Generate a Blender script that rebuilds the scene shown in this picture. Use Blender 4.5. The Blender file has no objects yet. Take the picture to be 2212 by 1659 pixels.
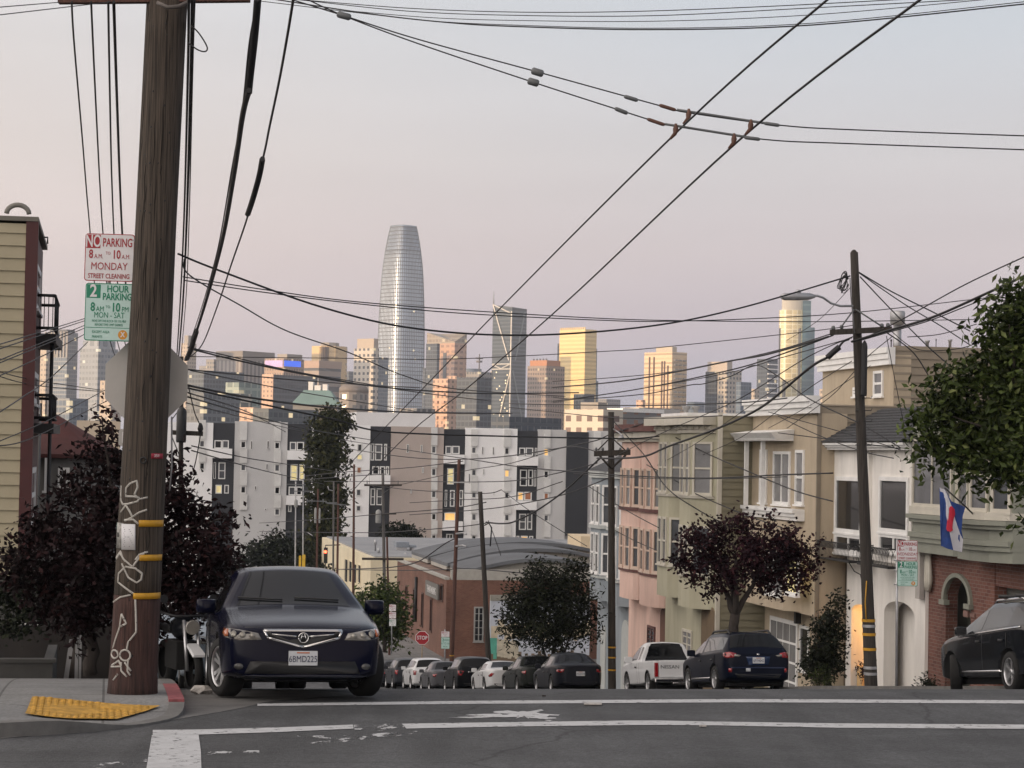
import bpy, bmesh, math, random
from mathutils import Vector as V, Matrix as MX
from mathutils.bvhtree import BVHTree
R = math.radians
sc = bpy.context.scene
col = sc.collection
# ------------------------------------------------------------------ camera
F, CX, CY = 4900.0, 1106.0, 829.5            # focal length and centre, in pixels of a 2212 x 1659 picture
cam_d = bpy.data.cameras.new('camera')
cam = bpy.data.objects.new('camera', cam_d)
col.objects.link(cam)
cam_d.sensor_width = 36.0
cam_d.lens = F / 2212.0 * 36.0
cam_d.clip_start, cam_d.clip_end = 0.5, 12000.0
CR = MX.Rotation(R(90 + 1.818), 3, 'X') @ MX.Rotation(R(1.1), 3, 'Z')
cam.rotation_euler = CR.to_euler()
sc.camera = cam
# ------------------------------------------------------------------ sun, sky, exposure
SUN_EL, SUN_AZ = R(3.0), math.atan2(-0.90, -0.43)      # azimuth from +Y towards +X
sun_vec = V((math.sin(SUN_AZ) * math.cos(SUN_EL), math.cos(SUN_AZ) * math.cos(SUN_EL), math.sin(SUN_EL)))
sun_d = bpy.data.lights.new('sun', 'SUN')
sun_d.energy, sun_d.angle, sun_d.color = 5.0, R(0.5), (1.0, 0.66, 0.36)
sun = bpy.data.objects.new('sun', sun_d)
sun.rotation_euler = (-sun_vec).to_track_quat('-Z', 'Y').to_euler()
col.objects.link(sun)
wd = bpy.data.worlds.new('World'); sc.world = wd; wd.use_nodes = True
nt = wd.node_tree; N = nt.nodes; L = nt.links
bg = N['Background']; bg.inputs['Strength'].default_value = 0.1
sky = N.new('ShaderNodeTexSky'); sky.sky_type = 'NISHITA'; sky.sun_disc = False
sky.sun_elevation, sky.sun_rotation = SUN_EL, SUN_AZ
sky.altitude = 60; sky.air_density = 1.0; sky.dust_density = 1.2; sky.ozone_density = 1.5
# dusk air: the pale band of evening cloud and smog, by height above the horizon, over the physical sky
tc = N.new('ShaderNodeTexCoord')
sep = N.new('ShaderNodeSeparateXYZ'); L.new(tc.outputs['Generated'], sep.inputs[0])
rmp = N.new('ShaderNodeValToRGB'); L.new(sep.outputs['Z'], rmp.inputs[0])
els = [(0.0, (.37, .40, .50)), (0.03, (.46, .44, .51)), (0.055, (.565, .49, .535)), (0.09, (.655, .58, .592)), (0.13, (.65, .625, .635)), (0.19, (.615, .658, .71)), (0.27, (.56, .62, .705)), (0.45, (.33, .37, .44)), (1.0, (.20, .24, .31))]
while len(rmp.color_ramp.elements) < len(els): rmp.color_ramp.elements.new(0.5)
for e, (p, c) in zip(rmp.color_ramp.elements, els): e.position = p; e.color = (*[v * 10.8 for v in c], 1)
# warmer and brighter towards the sunset in the west, faint horizontal cloud streaks
dotn = N.new('ShaderNodeVectorMath'); dotn.operation = 'DOT_PRODUCT'
L.new(tc.outputs['Generated'], dotn.inputs[0]); dotn.inputs[1].default_value = (-0.90, -0.43, 0.0)
mr = N.new('ShaderNodeMapRange'); L.new(dotn.outputs['Value'], mr.inputs[0])
mr.inputs['From Min'].default_value = -0.50; mr.inputs['From Max'].default_value = 1.0
warm = N.new('ShaderNodeMix'); warm.data_type = 'RGBA'; warm.blend_type = 'MIX'
L.new(mr.outputs[0], warm.inputs[0])
L.new(rmp.outputs[0], warm.inputs[6]); warm.inputs[7].default_value = (13.2, 10.0, 7.6, 1)
glow_r = N.new('ShaderNodeMapRange'); glow_r.interpolation_type = 'SMOOTHSTEP'; L.new(dotn.outputs['Value'], glow_r.inputs[0]); glow_r.inputs['From Min'].default_value = -.05; glow_r.inputs['From Max'].default_value = .95
glow = N.new('ShaderNodeMix'); glow.data_type = 'RGBA'; L.new(glow_r.outputs[0], glow.inputs[0]); L.new(warm.outputs[2], glow.inputs[6]); glow.inputs[7].default_value = (26, 24, 22.6, 1)
mp = N.new('ShaderNodeMapping'); L.new(tc.outputs['Generated'], mp.inputs[0]); mp.inputs['Scale'].default_value = (2.0, 2.0, 16.0)
mp.inputs['Rotation'].default_value = (0.05, 0.12, 0)
nz = N.new('ShaderNodeTexNoise'); nz.inputs['Scale'].default_value = 1.6; nz.inputs['Detail'].default_value = 5; L.new(mp.outputs[0], nz.inputs['Vector'])
nr = N.new('ShaderNodeMapRange'); L.new(nz.outputs[0], nr.inputs[0]); nr.inputs['From Min'].default_value = .3; nr.inputs['From Max'].default_value = .7
nr.inputs['To Min'].default_value = .955; nr.inputs['To Max'].default_value = 1.04
cm = N.new('ShaderNodeVectorMath'); cm.operation = 'MULTIPLY'
L.new(glow.outputs[2], cm.inputs[0]); L.new(nr.outputs[0], cm.inputs[1])
mixs = N.new('ShaderNodeMix'); mixs.data_type = 'RGBA'; mixs.inputs[0].default_value = 0.95
L.new(sky.outputs[0], mixs.inputs[6]); L.new(cm.outputs[0], mixs.inputs[7])
L.new(mixs.outputs[2], bg.inputs['Color'])
sc.view_settings.view_transform = 'Standard'; sc.view_settings.look = 'None'
sc.view_settings.exposure = 0.0; sc.view_settings.gamma = 1.0
sc.cycles.max_bounces = 6; sc.cycles.diffuse_bounces = 3; sc.cycles.glossy_bounces = 3
sc.cycles.transparent_max_bounces = 12; sc.cycles.volume_bounces = 0
# ------------------------------------------------------------------ geometry of the place
SA = math.atan((CX - 240.0) / F)               # the street heads this far left of the view
SROT = MX.Rotation(SA, 4, 'Z')                 # street coordinates (t right, s along, z) -> world
def S(s, t, z=0.0): return SROT @ V((t, s, z))
def ray(x, y): return CR @ V(((x - CX) / F, -(y - CY) / F, -1.0))
def at(x, y, d):
    r = ray(x, y); return r * (d / r.y)
def rs(x, y): return SROT.to_3x3().inverted() @ ray(x, y)
def hit_t(x, y, t):
    r = rs(x, y); k = t / r.x; return r.y * k, r.z * k       # -> s, z on the plane t
def hit_s(x, y, s):
    r = rs(x, y); k = s / r.y; return r.x * k, r.z * k       # -> t, z on the plane s
def hit(x, y, p0, p1):
    """Street plane through p0, p1 (t, s): -> distance along from p0, z."""
    r = rs(x, y); dx, dy = p1[0] - p0[0], p1[1] - p0[1]; l = math.hypot(dx, dy); dx /= l; dy /= l
    det = r.x * -dy + dx * r.y
    k = (p0[0] * -dy + dx * p0[1]) / det
    return (r.x * k - p0[0]) * dx + (r.y * k - p0[1]) * dy, r.z * k
GK = [(-60, .6), (-30, -.7), (0, -1.72), (12, -2.3), (20, -2.66), (23, -2.76), (26, -2.85), (28, -2.96), (31, -3.22), (35, -3.66), (39.5, -4.16), (48, -5.05), (54, -5.66), (57, -6.0), (66, -7.03), (80, -8.48), (94, -9.97), (102, -10.8), (110, -11.55), (118, -12.3), (126, -13.0), (132, -13.4), (150, -13.8), (180, -14.0), (230, -14.6), (300, -17), (500, -28), (1000, -46), (2000, -50), (6000, -50)]
def G(s):
    if s <= GK[0][0]: return GK[0][1]
    for i in range(len(GK) - 1):
        if s <= GK[i + 1][0]:
            (x0, y0), (x1, y1) = GK[i], GK[i + 1]
            def sl(j):
                if j == 0 or j == len(GK) - 1: return 0
                a = (GK[j][1] - GK[j - 1][1]) / (GK[j][0] - GK[j - 1][0]); b = (GK[j + 1][1] - GK[j][1]) / (GK[j + 1][0] - GK[j][0])
                return 2 * a * b / (a + b) if a * b > 0 else 0
            h = x1 - x0; u = (s - x0) / h
            return y0 * (1 + 2 * u) * (1 - u) ** 2 + sl(i) * h * u * (1 - u) ** 2 + y1 * u * u * (3 - 2 * u) + sl(i + 1) * h * u * u * (u - 1)
    return GK[-1][1]
def ground2(x, y, up=0.0):
    dz = .06
    for _ in range(12): p = ground(x, y, dz); dz += .6 * (hk(*p) + up - dz)
    return p
def ground(x, y, dz=0.0):
    """Where the pixel's ray first meets the street surface: (t, s)."""
    r = rs(x, y); k0 = 5.0
    f = lambda k: r.z * k - (G(r.y * k) + dz)
    k = k0
    while k < 400 and f(k) > 0: k *= 1.01
    lo, hi = k / 1.01, k
    for _ in range(40):
        m = (lo + hi) / 2
        if f(m) > 0: lo = m
        else: hi = m
    return r.x * lo, r.y * lo
# ------------------------------------------------------------------ materials
def lin(h):
    h = h.lstrip('#'); o = []
    for i in (0, 2, 4):
        c = int(h[i:i + 2], 16) / 255; o.append(c / 12.92 if c <= .04045 else ((c + .055) / 1.055) ** 2.4)
    return tuple(o)
MATS = {}
def mat(name, c, rough=.7, metal=0.0, var=.12, scale=3.0, bump=0.0, bscale=40.0, spec=.5, emit=None, es=1.0, coat=0.0, stretch=None, c2=None):
    """Principled colour with a soft noise variation, and bump; c is linear rgb."""
    if name in MATS: return MATS[name]
    m = bpy.data.materials.new(name); m.use_nodes = True; MATS[name] = m
    n, l = m.node_tree.nodes, m.node_tree.links; b = n['Principled BSDF']
    b.inputs['Roughness'].default_value = rough; b.inputs['Metallic'].default_value = metal
    b.inputs['Specular IOR Level'].default_value = spec; b.inputs['Coat Weight'].default_value = coat
    b.inputs['Coat Roughness'].default_value = .03
    t = n.new('ShaderNodeTexCoord'); mpn = n.new('ShaderNodeMapping'); l.new(t.outputs['Object'], mpn.inputs[0])
    if stretch: mpn.inputs['Scale'].default_value = stretch
    if var > 0:
        z = n.new('ShaderNodeTexNoise'); z.inputs['Scale'].default_value = scale; z.inputs['Detail'].default_value = 6; z.inputs['Roughness'].default_value = .6
        l.new(mpn.outputs[0], z.inputs['Vector'])
        x = n.new('ShaderNodeMapRange'); x.inputs['From Min'].default_value = .32; x.inputs['From Max'].default_value = .68; l.new(z.outputs[0], x.inputs[0])
        x2 = n.new('ShaderNodeMix'); x2.data_type = 'RGBA'; l.new(x.outputs[0], x2.inputs[0])
        x2.inputs[6].default_value = (*[v * (1 - var) for v in c], 1)
        x2.inputs[7].default_value = (*(c2 if c2 else [min(1, v * (1 + var)) for v in c]), 1)
        l.new(x2.outputs[2], b.inputs['Base Color'])
    else: b.inputs['Base Color'].default_value = (*c, 1)
    if bump > 0:
        z = n.new('ShaderNodeTexNoise'); z.inputs['Scale'].default_value = bscale; z.inputs['Detail'].default_value = 4; l.new(mpn.outputs[0], z.inputs['Vector'])
        u = n.new('ShaderNodeBump'); u.inputs['Strength'].default_value = bump; u.inputs['Distance'].default_value = .02
        l.new(z.outputs[0], u.inputs['Height']); l.new(u.outputs[0], b.inputs['Normal'])
    if emit:
        b.inputs['Emission Color'].default_value = (*emit, 1); b.inputs['Emission Strength'].default_value = es
    return m
def H(name, h, **k): return mat(name, lin(h), **k)
def brick_mat(name, c1, c2, mortar, scale=1.0, bw=.22, bh=.075):
    m = mat(name, c1, rough=.85, var=0); n, l = m.node_tree.nodes, m.node_tree.links; b = n['Principled BSDF']
    t = n.new('ShaderNodeTexCoord'); s = n.new('ShaderNodeSeparateXYZ'); l.new(t.outputs['Object'], s.inputs[0])
    rot = n.new('ShaderNodeVectorRotate'); rot.rotation_type = 'Z_AXIS'; rot.inputs['Angle'].default_value = -SA; l.new(t.outputs['Object'], rot.inputs['Vector'])
    l.new(rot.outputs[0], s.inputs[0])
    ad = n.new('ShaderNodeMath'); l.new(s.outputs[0], ad.inputs[0]); l.new(s.outputs[1], ad.inputs[1])
    cb = n.new('ShaderNodeCombineXYZ'); l.new(ad.outputs[0], cb.inputs[0]); l.new(s.outputs[2], cb.inputs[1])
    br = n.new('ShaderNodeTexBrick'); l.new(cb.outputs[0], br.inputs['Vector']); br.inputs['Scale'].default_value = scale
    br.inputs['Brick Width'].default_value = bw; br.inputs['Row Height'].default_value = bh; br.inputs['Mortar Size'].default_value = .008
    br.inputs['Color1'].default_value = (*c1, 1); br.inputs['Color2'].default_value = (*c2, 1); br.inputs['Mortar'].default_value = (*mortar, 1)
    z = n.new('ShaderNodeTexNoise'); z.inputs['Scale'].default_value = .5; z.inputs['Detail'].default_value = 8; l.new(t.outputs['Object'], z.inputs['Vector'])
    mx = n.new('ShaderNodeMix'); mx.data_type = 'RGBA'; mx.blend_type = 'MULTIPLY'; mx.inputs[0].default_value = .55
    l.new(br.outputs['Color'], mx.inputs[6])
    rp = n.new('ShaderNodeValToRGB'); l.new(z.outputs[0], rp.inputs[0]); rp.color_ramp.elements[0].position = .3; rp.color_ramp.elements[0].color = (.5, .5, .5, 1); rp.color_ramp.elements[1].position = .65; rp.color_ramp.elements[1].color = (1.25, 1.2, 1.15, 1)
    l.new(rp.outputs[0], mx.inputs[7]); l.new(mx.outputs[2], b.inputs['Base Color'])
    return m
def facade_mat(name, wall, glass, fh=3.6, cw=3.0, fz=.55, fx=.7, lit=.06, wall_r=.6, glass_r=.25, glow=(1.0, .78, .45), es=1.2, metal=0.0, var=.25):
    """A grid of windows on a distant tower: floors by z, bays by x + y of the tower's own axes; a few are lit."""
    m = mat(name, wall, var=0); n, l = m.node_tree.nodes, m.node_tree.links; b = n['Principled BSDF']
    def mth(op, a, bb=None):
        q = n.new('ShaderNodeMath'); q.operation = op
        for i, v in enumerate((a, bb)):
            if v is None: continue
            if isinstance(v, (int, float)): q.inputs[i].default_value = v
            else: l.new(v, q.inputs[i])
        return q.outputs[0]
    t = n.new('ShaderNodeTexCoord'); s = n.new('ShaderNodeSeparateXYZ'); l.new(t.outputs['Object'], s.inputs[0])
    u = mth('DIVIDE', mth('ADD', s.outputs[0], s.outputs[1]), cw); w = mth('DIVIDE', s.outputs[2], fh)
    gx = mth('LESS_THAN', mth('FRACT', u), fx); gz = mth('LESS_THAN', mth('FRACT', w), fz)
    g = mth('MULTIPLY', gx, gz)
    cb = n.new('ShaderNodeCombineXYZ'); l.new(mth('FLOOR', u), cb.inputs[0]); l.new(mth('FLOOR', w), cb.inputs[1])
    wn = n.new('ShaderNodeTexWhiteNoise'); wn.noise_dimensions = '2D'; l.new(cb.outputs[0], wn.inputs['Vector'])
    on = mth('MULTIPLY', g, mth('LESS_THAN', wn.outputs['Value'], lit))
    gl = n.new('ShaderNodeMix'); gl.data_type = 'RGBA'; l.new(wn.outputs['Value'], gl.inputs[0])
    gl.inputs[6].default_value = (*[v * (1 - var) for v in glass], 1); gl.inputs[7].default_value = (*[v * (1 + var) for v in glass], 1)
    mx = n.new('ShaderNodeMix'); mx.data_type = 'RGBA'; l.new(g, mx.inputs[0]); mx.inputs[6].default_value = (*wall, 1); l.new(gl.outputs[2], mx.inputs[7])
    l.new(mx.outputs[2], b.inputs['Base Color'])
    rr = n.new('ShaderNodeMapRange'); l.new(g, rr.inputs[0]); rr.inputs['To Min'].default_value = wall_r; rr.inputs['To Max'].default_value = glass_r; l.new(rr.outputs[0], b.inputs['Roughness'])
    b.inputs['Metallic'].default_value = metal
    b.inputs['Emission Color'].default_value = (*glow, 1); l.new(mth('MULTIPLY', on, es * .6), b.inputs['Emission Strength'])
    return m
def leaf_mat(name, ramp, rough=.55, trans=.0):
    m = bpy.data.materials.new(name); m.use_nodes = True
    n, l = m.node_tree.nodes, m.node_tree.links; b = n['Principled BSDF']; b.inputs['Roughness'].default_value = rough; b.inputs['Specular IOR Level'].default_value = .12
    g = n.new('ShaderNodeNewGeometry'); r = n.new('ShaderNodeValToRGB'); l.new(g.outputs['Random Per Island'], r.inputs[0])
    while len(r.color_ramp.elements) < len(ramp): r.color_ramp.elements.new(.5)
    for e, (p, c) in zip(r.color_ramp.elements, ramp): e.position = p; e.color = (*c, 1)
    t = n.new('ShaderNodeTexCoord'); z = n.new('ShaderNodeTexNoise'); z.inputs['Scale'].default_value = 1.3; z.inputs['Detail'].default_value = 3; l.new(t.outputs['Object'], z.inputs['Vector'])
    mr = n.new('ShaderNodeMapRange'); l.new(z.outputs[0], mr.inputs[0]); mr.inputs['From Min'].default_value = .3; mr.inputs['From Max'].default_value = .7; mr.inputs['To Min'].default_value = .55; mr.inputs['To Max'].default_value = 1.45
    mu = n.new('ShaderNodeVectorMath'); mu.operation = 'MULTIPLY'; l.new(r.outputs[0], mu.inputs[0]); l.new(mr.outputs[0], mu.inputs[1]); l.new(mu.outputs[0], b.inputs['Base Color'])
    return m
# ------------------------------------------------------------------ mesh building
def tag(o, label=None, cat=None, group=None, kind=None):
    if label: o['label'] = label
    if cat: o['category'] = cat
    if group: o['group'] = group
    if kind: o['kind'] = kind
    return o
def thing(name, label, cat, loc=(0, 0, 0), rz=0.0, group=None):
    o = bpy.data.objects.new(name, None); col.objects.link(o)
    o.location = loc; o.rotation_euler = (0, 0, rz); o.empty_display_size = .3
    return tag(o, label, cat, group)
def wmx(o):
    m = MX.Translation(o.location) @ o.rotation_euler.to_matrix().to_4x4()
    if o.parent: m = wmx(o.parent) @ o.matrix_parent_inverse @ m
    return m
def copy_tree(o, parent=None):
    c = o.copy(); col.objects.link(c)
    if parent: c.parent = parent
    for ch in list(o.children): copy_tree(ch, c)
    return c
class MB:
    def __init__(self, mtx=None): self.bm = bmesh.new(); self.m = mtx if mtx is not None else MX.Identity(4)
    def v(self, p): return self.bm.verts.new(self.m @ V(p))
    def f(self, vs, smooth=False, mi=0):
        try: q = self.bm.faces.new(vs); q.smooth = smooth; q.material_index = mi; return q
        except ValueError: return None
    def hexa(self, b, t, mi=0):
        b = [self.v(p) for p in b]; t = [self.v(p) for p in t]; n = len(b)
        self.f(b[::-1], mi=mi); self.f(t, mi=mi)
        for i in range(n): self.f([b[i], b[(i + 1) % n], t[(i + 1) % n], t[i]], mi=mi)
    def box(self, x0, x1, y0, y1, z0, z1, mi=0):
        x0, x1 = sorted((x0, x1)); y0, y1 = sorted((y0, y1)); z0, z1 = sorted((z0, z1))
        self.hexa([(x0, y0, z0), (x1, y0, z0), (x1, y1, z0), (x0, y1, z0)], [(x0, y0, z1), (x1, y0, z1), (x1, y1, z1), (x0, y1, z1)], mi)
        return self
    def prism(self, poly, z0, z1, mi=0):
        """Footprint polygon (x, y) extruded; z0/z1 may be functions of (x, y)."""
        a = sum(poly[i][0] * poly[(i + 1) % len(poly)][1] - poly[(i + 1) % len(poly)][0] * poly[i][1] for i in range(len(poly)))
        if a < 0: poly = poly[::-1]
        g = lambda z, p: z(p[0], p[1]) if callable(z) else z
        self.hexa([(p[0], p[1], g(z0, p)) for p in poly], [(p[0], p[1], g(z1, p)) for p in poly], mi); return self
    def panel(self, p0, p1, z0, z1, o0, o1, a=0.0, b=None):
        """Upright box on the plane p0->p1, from a to b along it, from o0 to o1 outwards (n = (dy, -dx))."""
        dx, dy = p1[0] - p0[0], p1[1] - p0[1]; l = math.hypot(dx, dy); dx /= l; dy /= l
        if b is None: b = l
        q = lambda u, o: (p0[0] + dx * u + dy * o, p0[1] + dy * u - dx * o)
        a, b = sorted((a, b)); o0, o1 = sorted((o0, o1))
        self.prism([q(a, o0), q(b, o0), q(b, o1), q(a, o1)], z0, z1); return self
    def plate(self, p0, p1, poly, o0, o1, mi=0):
        """Polygon (u along, z) on the plane p0->p1, thick from o0 to o1 outwards."""
        dx, dy = p1[0] - p0[0], p1[1] - p0[1]; l = math.hypot(dx, dy); dx /= l; dy /= l
        q = lambda u, z, o: (p0[0] + dx * u + dy * o, p0[1] + dy * u - dx * o, z)
        a = sum(poly[i][0] * poly[(i + 1) % len(poly)][1] - poly[(i + 1) % len(poly)][0] * poly[i][1] for i in range(len(poly)))
        if a < 0: poly = poly[::-1]
        self.hexa([q(u, z, o0) for u, z in poly], [q(u, z, o1) for u, z in poly], mi); return self
    def tube(self, pts, r, n=8, cap=True, smooth=True, mi=0):
        pts = [V(p) for p in pts]; rr = r if isinstance(r, (list, tuple)) else [r] * len(pts); rings = []; up = None
        for i, p in enumerate(pts):
            d = (pts[min(i + 1, len(pts) - 1)] - pts[max(i - 1, 0)]).normalized()
            if up is None: up = d.orthogonal().normalized()
            up = (up - d * up.dot(d)); up = up.normalized() if up.length > 1e-6 else d.orthogonal().normalized()
            w = d.cross(up)
            rings.append([self.v(p + (up * math.cos(2 * math.pi * k / n) + w * math.sin(2 * math.pi * k / n)) * rr[i]) for k in range(n)])
        for a, b in zip(rings, rings[1:]):
            for k in range(n): self.f([a[k], a[(k + 1) % n], b[(k + 1) % n], b[k]], smooth, mi)
        if cap: self.f(rings[0][::-1], mi=mi); self.f(rings[-1], mi=mi)
        return self
    def lathe(self, prof, n=24, o=(0, 0, 0), ax='Z', smooth=True, cap=True, mi=0):
        """prof: (radius, height) pairs round an axis."""
        rings = []
        for r, h in prof:
            ring = []
            for k in range(n):
                c, s = math.cos(2 * math.pi * k / n) * r, math.sin(2 * math.pi * k / n) * r
                p = {'Z': (c, s, h), 'X': (h, c, s), 'Y': (s, h, c)}[ax]
                ring.append(self.v((p[0] + o[0], p[1] + o[1], p[2] + o[2])))
            rings.append(ring)
        for a, b in zip(rings, rings[1:]):
            for k in range(n): self.f([a[k], a[(k + 1) % n], b[(k + 1) % n], b[k]], smooth, mi)
        if cap: self.f(rings[0][::-1], mi=mi); self.f(rings[-1], mi=mi)
        return self
    def quad(self, a, b, c, d, mi=0): self.f([self.v(a), self.v(b), self.v(c), self.v(d)], mi=mi); return self
    def grid(self, fn, us, vs, smooth=True):
        g = [[self.v(fn(u, w)) for w in vs] for u in us]
        for i in range(len(us) - 1):
            for j in range(len(vs) - 1): self.f([g[i][j], g[i + 1][j], g[i + 1][j + 1], g[i][j + 1]], smooth)
        return self
    def build(self, name, m, parent=None, bevel=0.0, recalc=True, local=False):
        if recalc: bmesh.ops.recalc_face_normals(self.bm, faces=self.bm.faces)
        if bevel > 0: bmesh.ops.bevel(self.bm, geom=[e for e in self.bm.edges if len(e.link_faces) == 2 and e.calc_face_angle(0) > .6], offset=bevel, segments=2, affect='EDGES', profile=.7, clamp_overlap=True)
        me = bpy.data.meshes.new(name); self.bm.to_mesh(me); self.bm.free()
        for q in (m if isinstance(m, (list, tuple)) else [m]): me.materials.append(q)
        o = bpy.data.objects.new(name, me); col.objects.link(o)
        if parent:
            o.parent = parent
            if not local: o.matrix_parent_inverse = wmx(parent).inverted()
        return o
def text_mesh(txt, size, depth=.003, align='CENTER', bold=0.0, sx=1.0):
    c = bpy.data.curves.new('lettering', 'FONT'); c.body = txt; c.size = size; c.extrude = depth / 2; c.align_x = align; c.align_y = 'CENTER'; c.offset = bold; c.resolution_u = 3
    o = bpy.data.objects.new('lettering', c); col.objects.link(o)
    dg = bpy.context.evaluated_depsgraph_get(); me = bpy.data.meshes.new_from_object(o.evaluated_get(dg))
    bpy.data.objects.remove(o); bpy.data.curves.remove(c)
    if sx != 1.0:
        for v in me.vertices: v.co.x *= sx
    return me
def add_text(mb, items, M0, depth=.004):
    """items: (text, size, x, y[, width factor, bold]) laid in the local xy plane of M0, joined into mb."""
    for it in items:
        me = text_mesh(it[0], it[1], depth, 'CENTER', it[5] if len(it) > 5 else 0.0, it[4] if len(it) > 4 else 1.0)
        me.transform(MX.Translation((it[2], it[3], 0))); me.transform(M0)
        mb.bm.from_mesh(me); bpy.data.meshes.remove(me)
def plane_mx(p0, p1, org_u, z, off):
    """Matrix whose x runs along the street plane p0->p1, y up, z outwards."""
    dx, dy = p1[0] - p0[0], p1[1] - p0[1]; l = math.hypot(dx, dy); dx /= l; dy /= l
    o = V((p0[0] + dx * org_u + dy * off, p0[1] + dy * org_u - dx * off, z))
    m = MX(((dx, 0, dy, o.x), (dy, 0, -dx, o.y), (0, 1, 0, o.z), (0, 0, 0, 1)))
    return SROT @ m
# ------------------------------------------------------------------ ground, road, pavements
asphalt = mat('asphalt', (.056, .058, .061), rough=.8, var=.3, scale=.7, bump=1.0, bscale=48)
def _asph(m):
    n, l = m.node_tree.nodes, m.node_tree.links; b = n['Principled BSDF']; src = b.inputs['Base Color'].links[0].from_socket
    t = n.new('ShaderNodeTexCoord')
    z = n.new('ShaderNodeTexNoise'); z.inputs['Scale'].default_value = 20; z.inputs['Detail'].default_value = 8; z.inputs['Roughness'].default_value = .75; l.new(t.outputs['Object'], z.inputs['Vector'])
    r = n.new('ShaderNodeMapRange'); r.inputs['From Min'].default_value = .3; r.inputs['From Max'].default_value = .7; r.inputs['To Min'].default_value = .4; r.inputs['To Max'].default_value = 1.7; l.new(z.outputs[0], r.inputs[0])
    mp2 = n.new('ShaderNodeMapping'); mp2.inputs['Rotation'].default_value = (0, 0, -SA); mp2.inputs['Scale'].default_value = (2.2, .12, 1); l.new(t.outputs['Object'], mp2.inputs[0])
    z2 = n.new('ShaderNodeTexNoise'); z2.inputs['Scale'].default_value = .8; z2.inputs['Detail'].default_value = 5; l.new(mp2.outputs[0], z2.inputs['Vector'])
    r2 = n.new('ShaderNodeMapRange'); r2.inputs['From Min'].default_value = .3; r2.inputs['From Max'].default_value = .7; r2.inputs['To Min'].default_value = .68; r2.inputs['To Max'].default_value = 1.28; l.new(z2.outputs[0], r2.inputs[0])
    vo = n.new('ShaderNodeTexVoronoi'); vo.feature = 'DISTANCE_TO_EDGE'; vo.inputs['Scale'].default_value = .22
    zz = n.new('ShaderNodeTexNoise'); zz.inputs['Scale'].default_value = 1.2; zz.inputs['Detail'].default_value = 4; l.new(t.outputs['Object'], zz.inputs['Vector'])
    mixv = n.new('ShaderNodeMix'); mixv.data_type = 'VECTOR'; mixv.inputs[0].default_value = .3; l.new(t.outputs['Object'], mixv.inputs[4]); l.new(zz.outputs['Color'], mixv.inputs[5]); l.new(mixv.outputs[1], vo.inputs['Vector'])
    r3 = n.new('ShaderNodeMapRange'); r3.inputs['From Min'].default_value = .0; r3.inputs['From Max'].default_value = .006; r3.inputs['To Min'].default_value = .45; r3.inputs['To Max'].default_value = 1; l.new(vo.outputs['Distance'], r3.inputs[0])
    a = n.new('ShaderNodeMath'); a.operation = 'MULTIPLY'; l.new(r.outputs[0], a.inputs[0]); l.new(r2.outputs[0], a.inputs[1])
    a2 = n.new('ShaderNodeMath'); a2.operation = 'MULTIPLY'; l.new(a.outputs[0], a2.inputs[0]); l.new(r3.outputs[0], a2.inputs[1])
    mu = n.new('ShaderNodeVectorMath'); mu.operation = 'MULTIPLY'; l.new(src, mu.inputs[0]); l.new(a2.outputs[0], mu.inputs[1]); l.new(mu.outputs[0], b.inputs['Base Color'])
_asph(asphalt)
concrete = mat('concrete', (.19, .192, .19), rough=.85, var=.2, scale=1.4, bump=.3, bscale=60)
def _joints(m):
    n, l = m.node_tree.nodes, m.node_tree.links; b = n['Principled BSDF']; src = b.inputs['Base Color'].links[0].from_socket
    t = n.new('ShaderNodeTexCoord'); mp2 = n.new('ShaderNodeMapping'); mp2.inputs['Rotation'].default_value = (0, 0, -SA); l.new(t.outputs['Object'], mp2.inputs[0])
    br = n.new('ShaderNodeTexBrick'); br.offset = 0; l.new(mp2.outputs[0], br.inputs['Vector']); br.inputs['Scale'].default_value = 1; br.inputs['Brick Width'].default_value = 1.1; br.inputs['Row Height'].default_value = 1.1; br.inputs['Mortar Size'].default_value = .014
    br.inputs['Color1'].default_value = (1, 1, 1, 1); br.inputs['Color2'].default_value = (.88, .88, .9, 1); br.inputs['Mortar'].default_value = (.42, .42, .42, 1)
    z = n.new('ShaderNodeTexNoise'); z.inputs['Scale'].default_value = 26; z.inputs['Detail'].default_value = 6; l.new(t.outputs['Object'], z.inputs['Vector'])
    r = n.new('ShaderNodeMapRange'); r.inputs['From Min'].default_value = .3; r.inputs['From Max'].default_value = .7; r.inputs['To Min'].default_value = .75; r.inputs['To Max'].default_value = 1.2; l.new(z.outputs[0], r.inputs[0])
    u = n.new('ShaderNodeVectorMath'); u.operation = 'MULTIPLY'; l.new(br.outputs['Color'], u.inputs[0]); l.new(r.outputs[0], u.inputs[1])
    v = n.new('ShaderNodeVectorMath'); v.operation = 'MULTIPLY'; l.new(src, v.inputs[0]); l.new(u.outputs[0], v.inputs[1]); l.new(v.outputs[0], b.inputs['Base Color'])
_joints(concrete)
gutter_m = mat('gutter_concrete', (.125, .123, .12), rough=.85, var=.25, scale=2.2, bump=.3, bscale=60)
kerb_m = mat('kerb_concrete', (.13, .128, .123), rough=.8, var=.2, scale=4, bump=.3, bscale=50)
dirt_m = mat('dirt', (.09, .08, .07), var=.3, scale=.2)
red_paint = mat('red_kerb_paint', lin('#8c4a4e'), rough=.7, var=.35, scale=9)
white_paint = mat('road_paint', (.62, .63, .64), rough=.7, var=.16, scale=5, bump=.2, bscale=60, c2=(.68, .69, .7))
def srange(a, b, n): return [a + (b - a) * i / (n - 1) for i in range(n)]
ssamp = srange(-60, 20, 33) + srange(21, 60, 79) + srange(61, 160, 100) + srange(165, 300, 28) + srange(320, 1000, 30) + srange(1100, 6000, 20)
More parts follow.
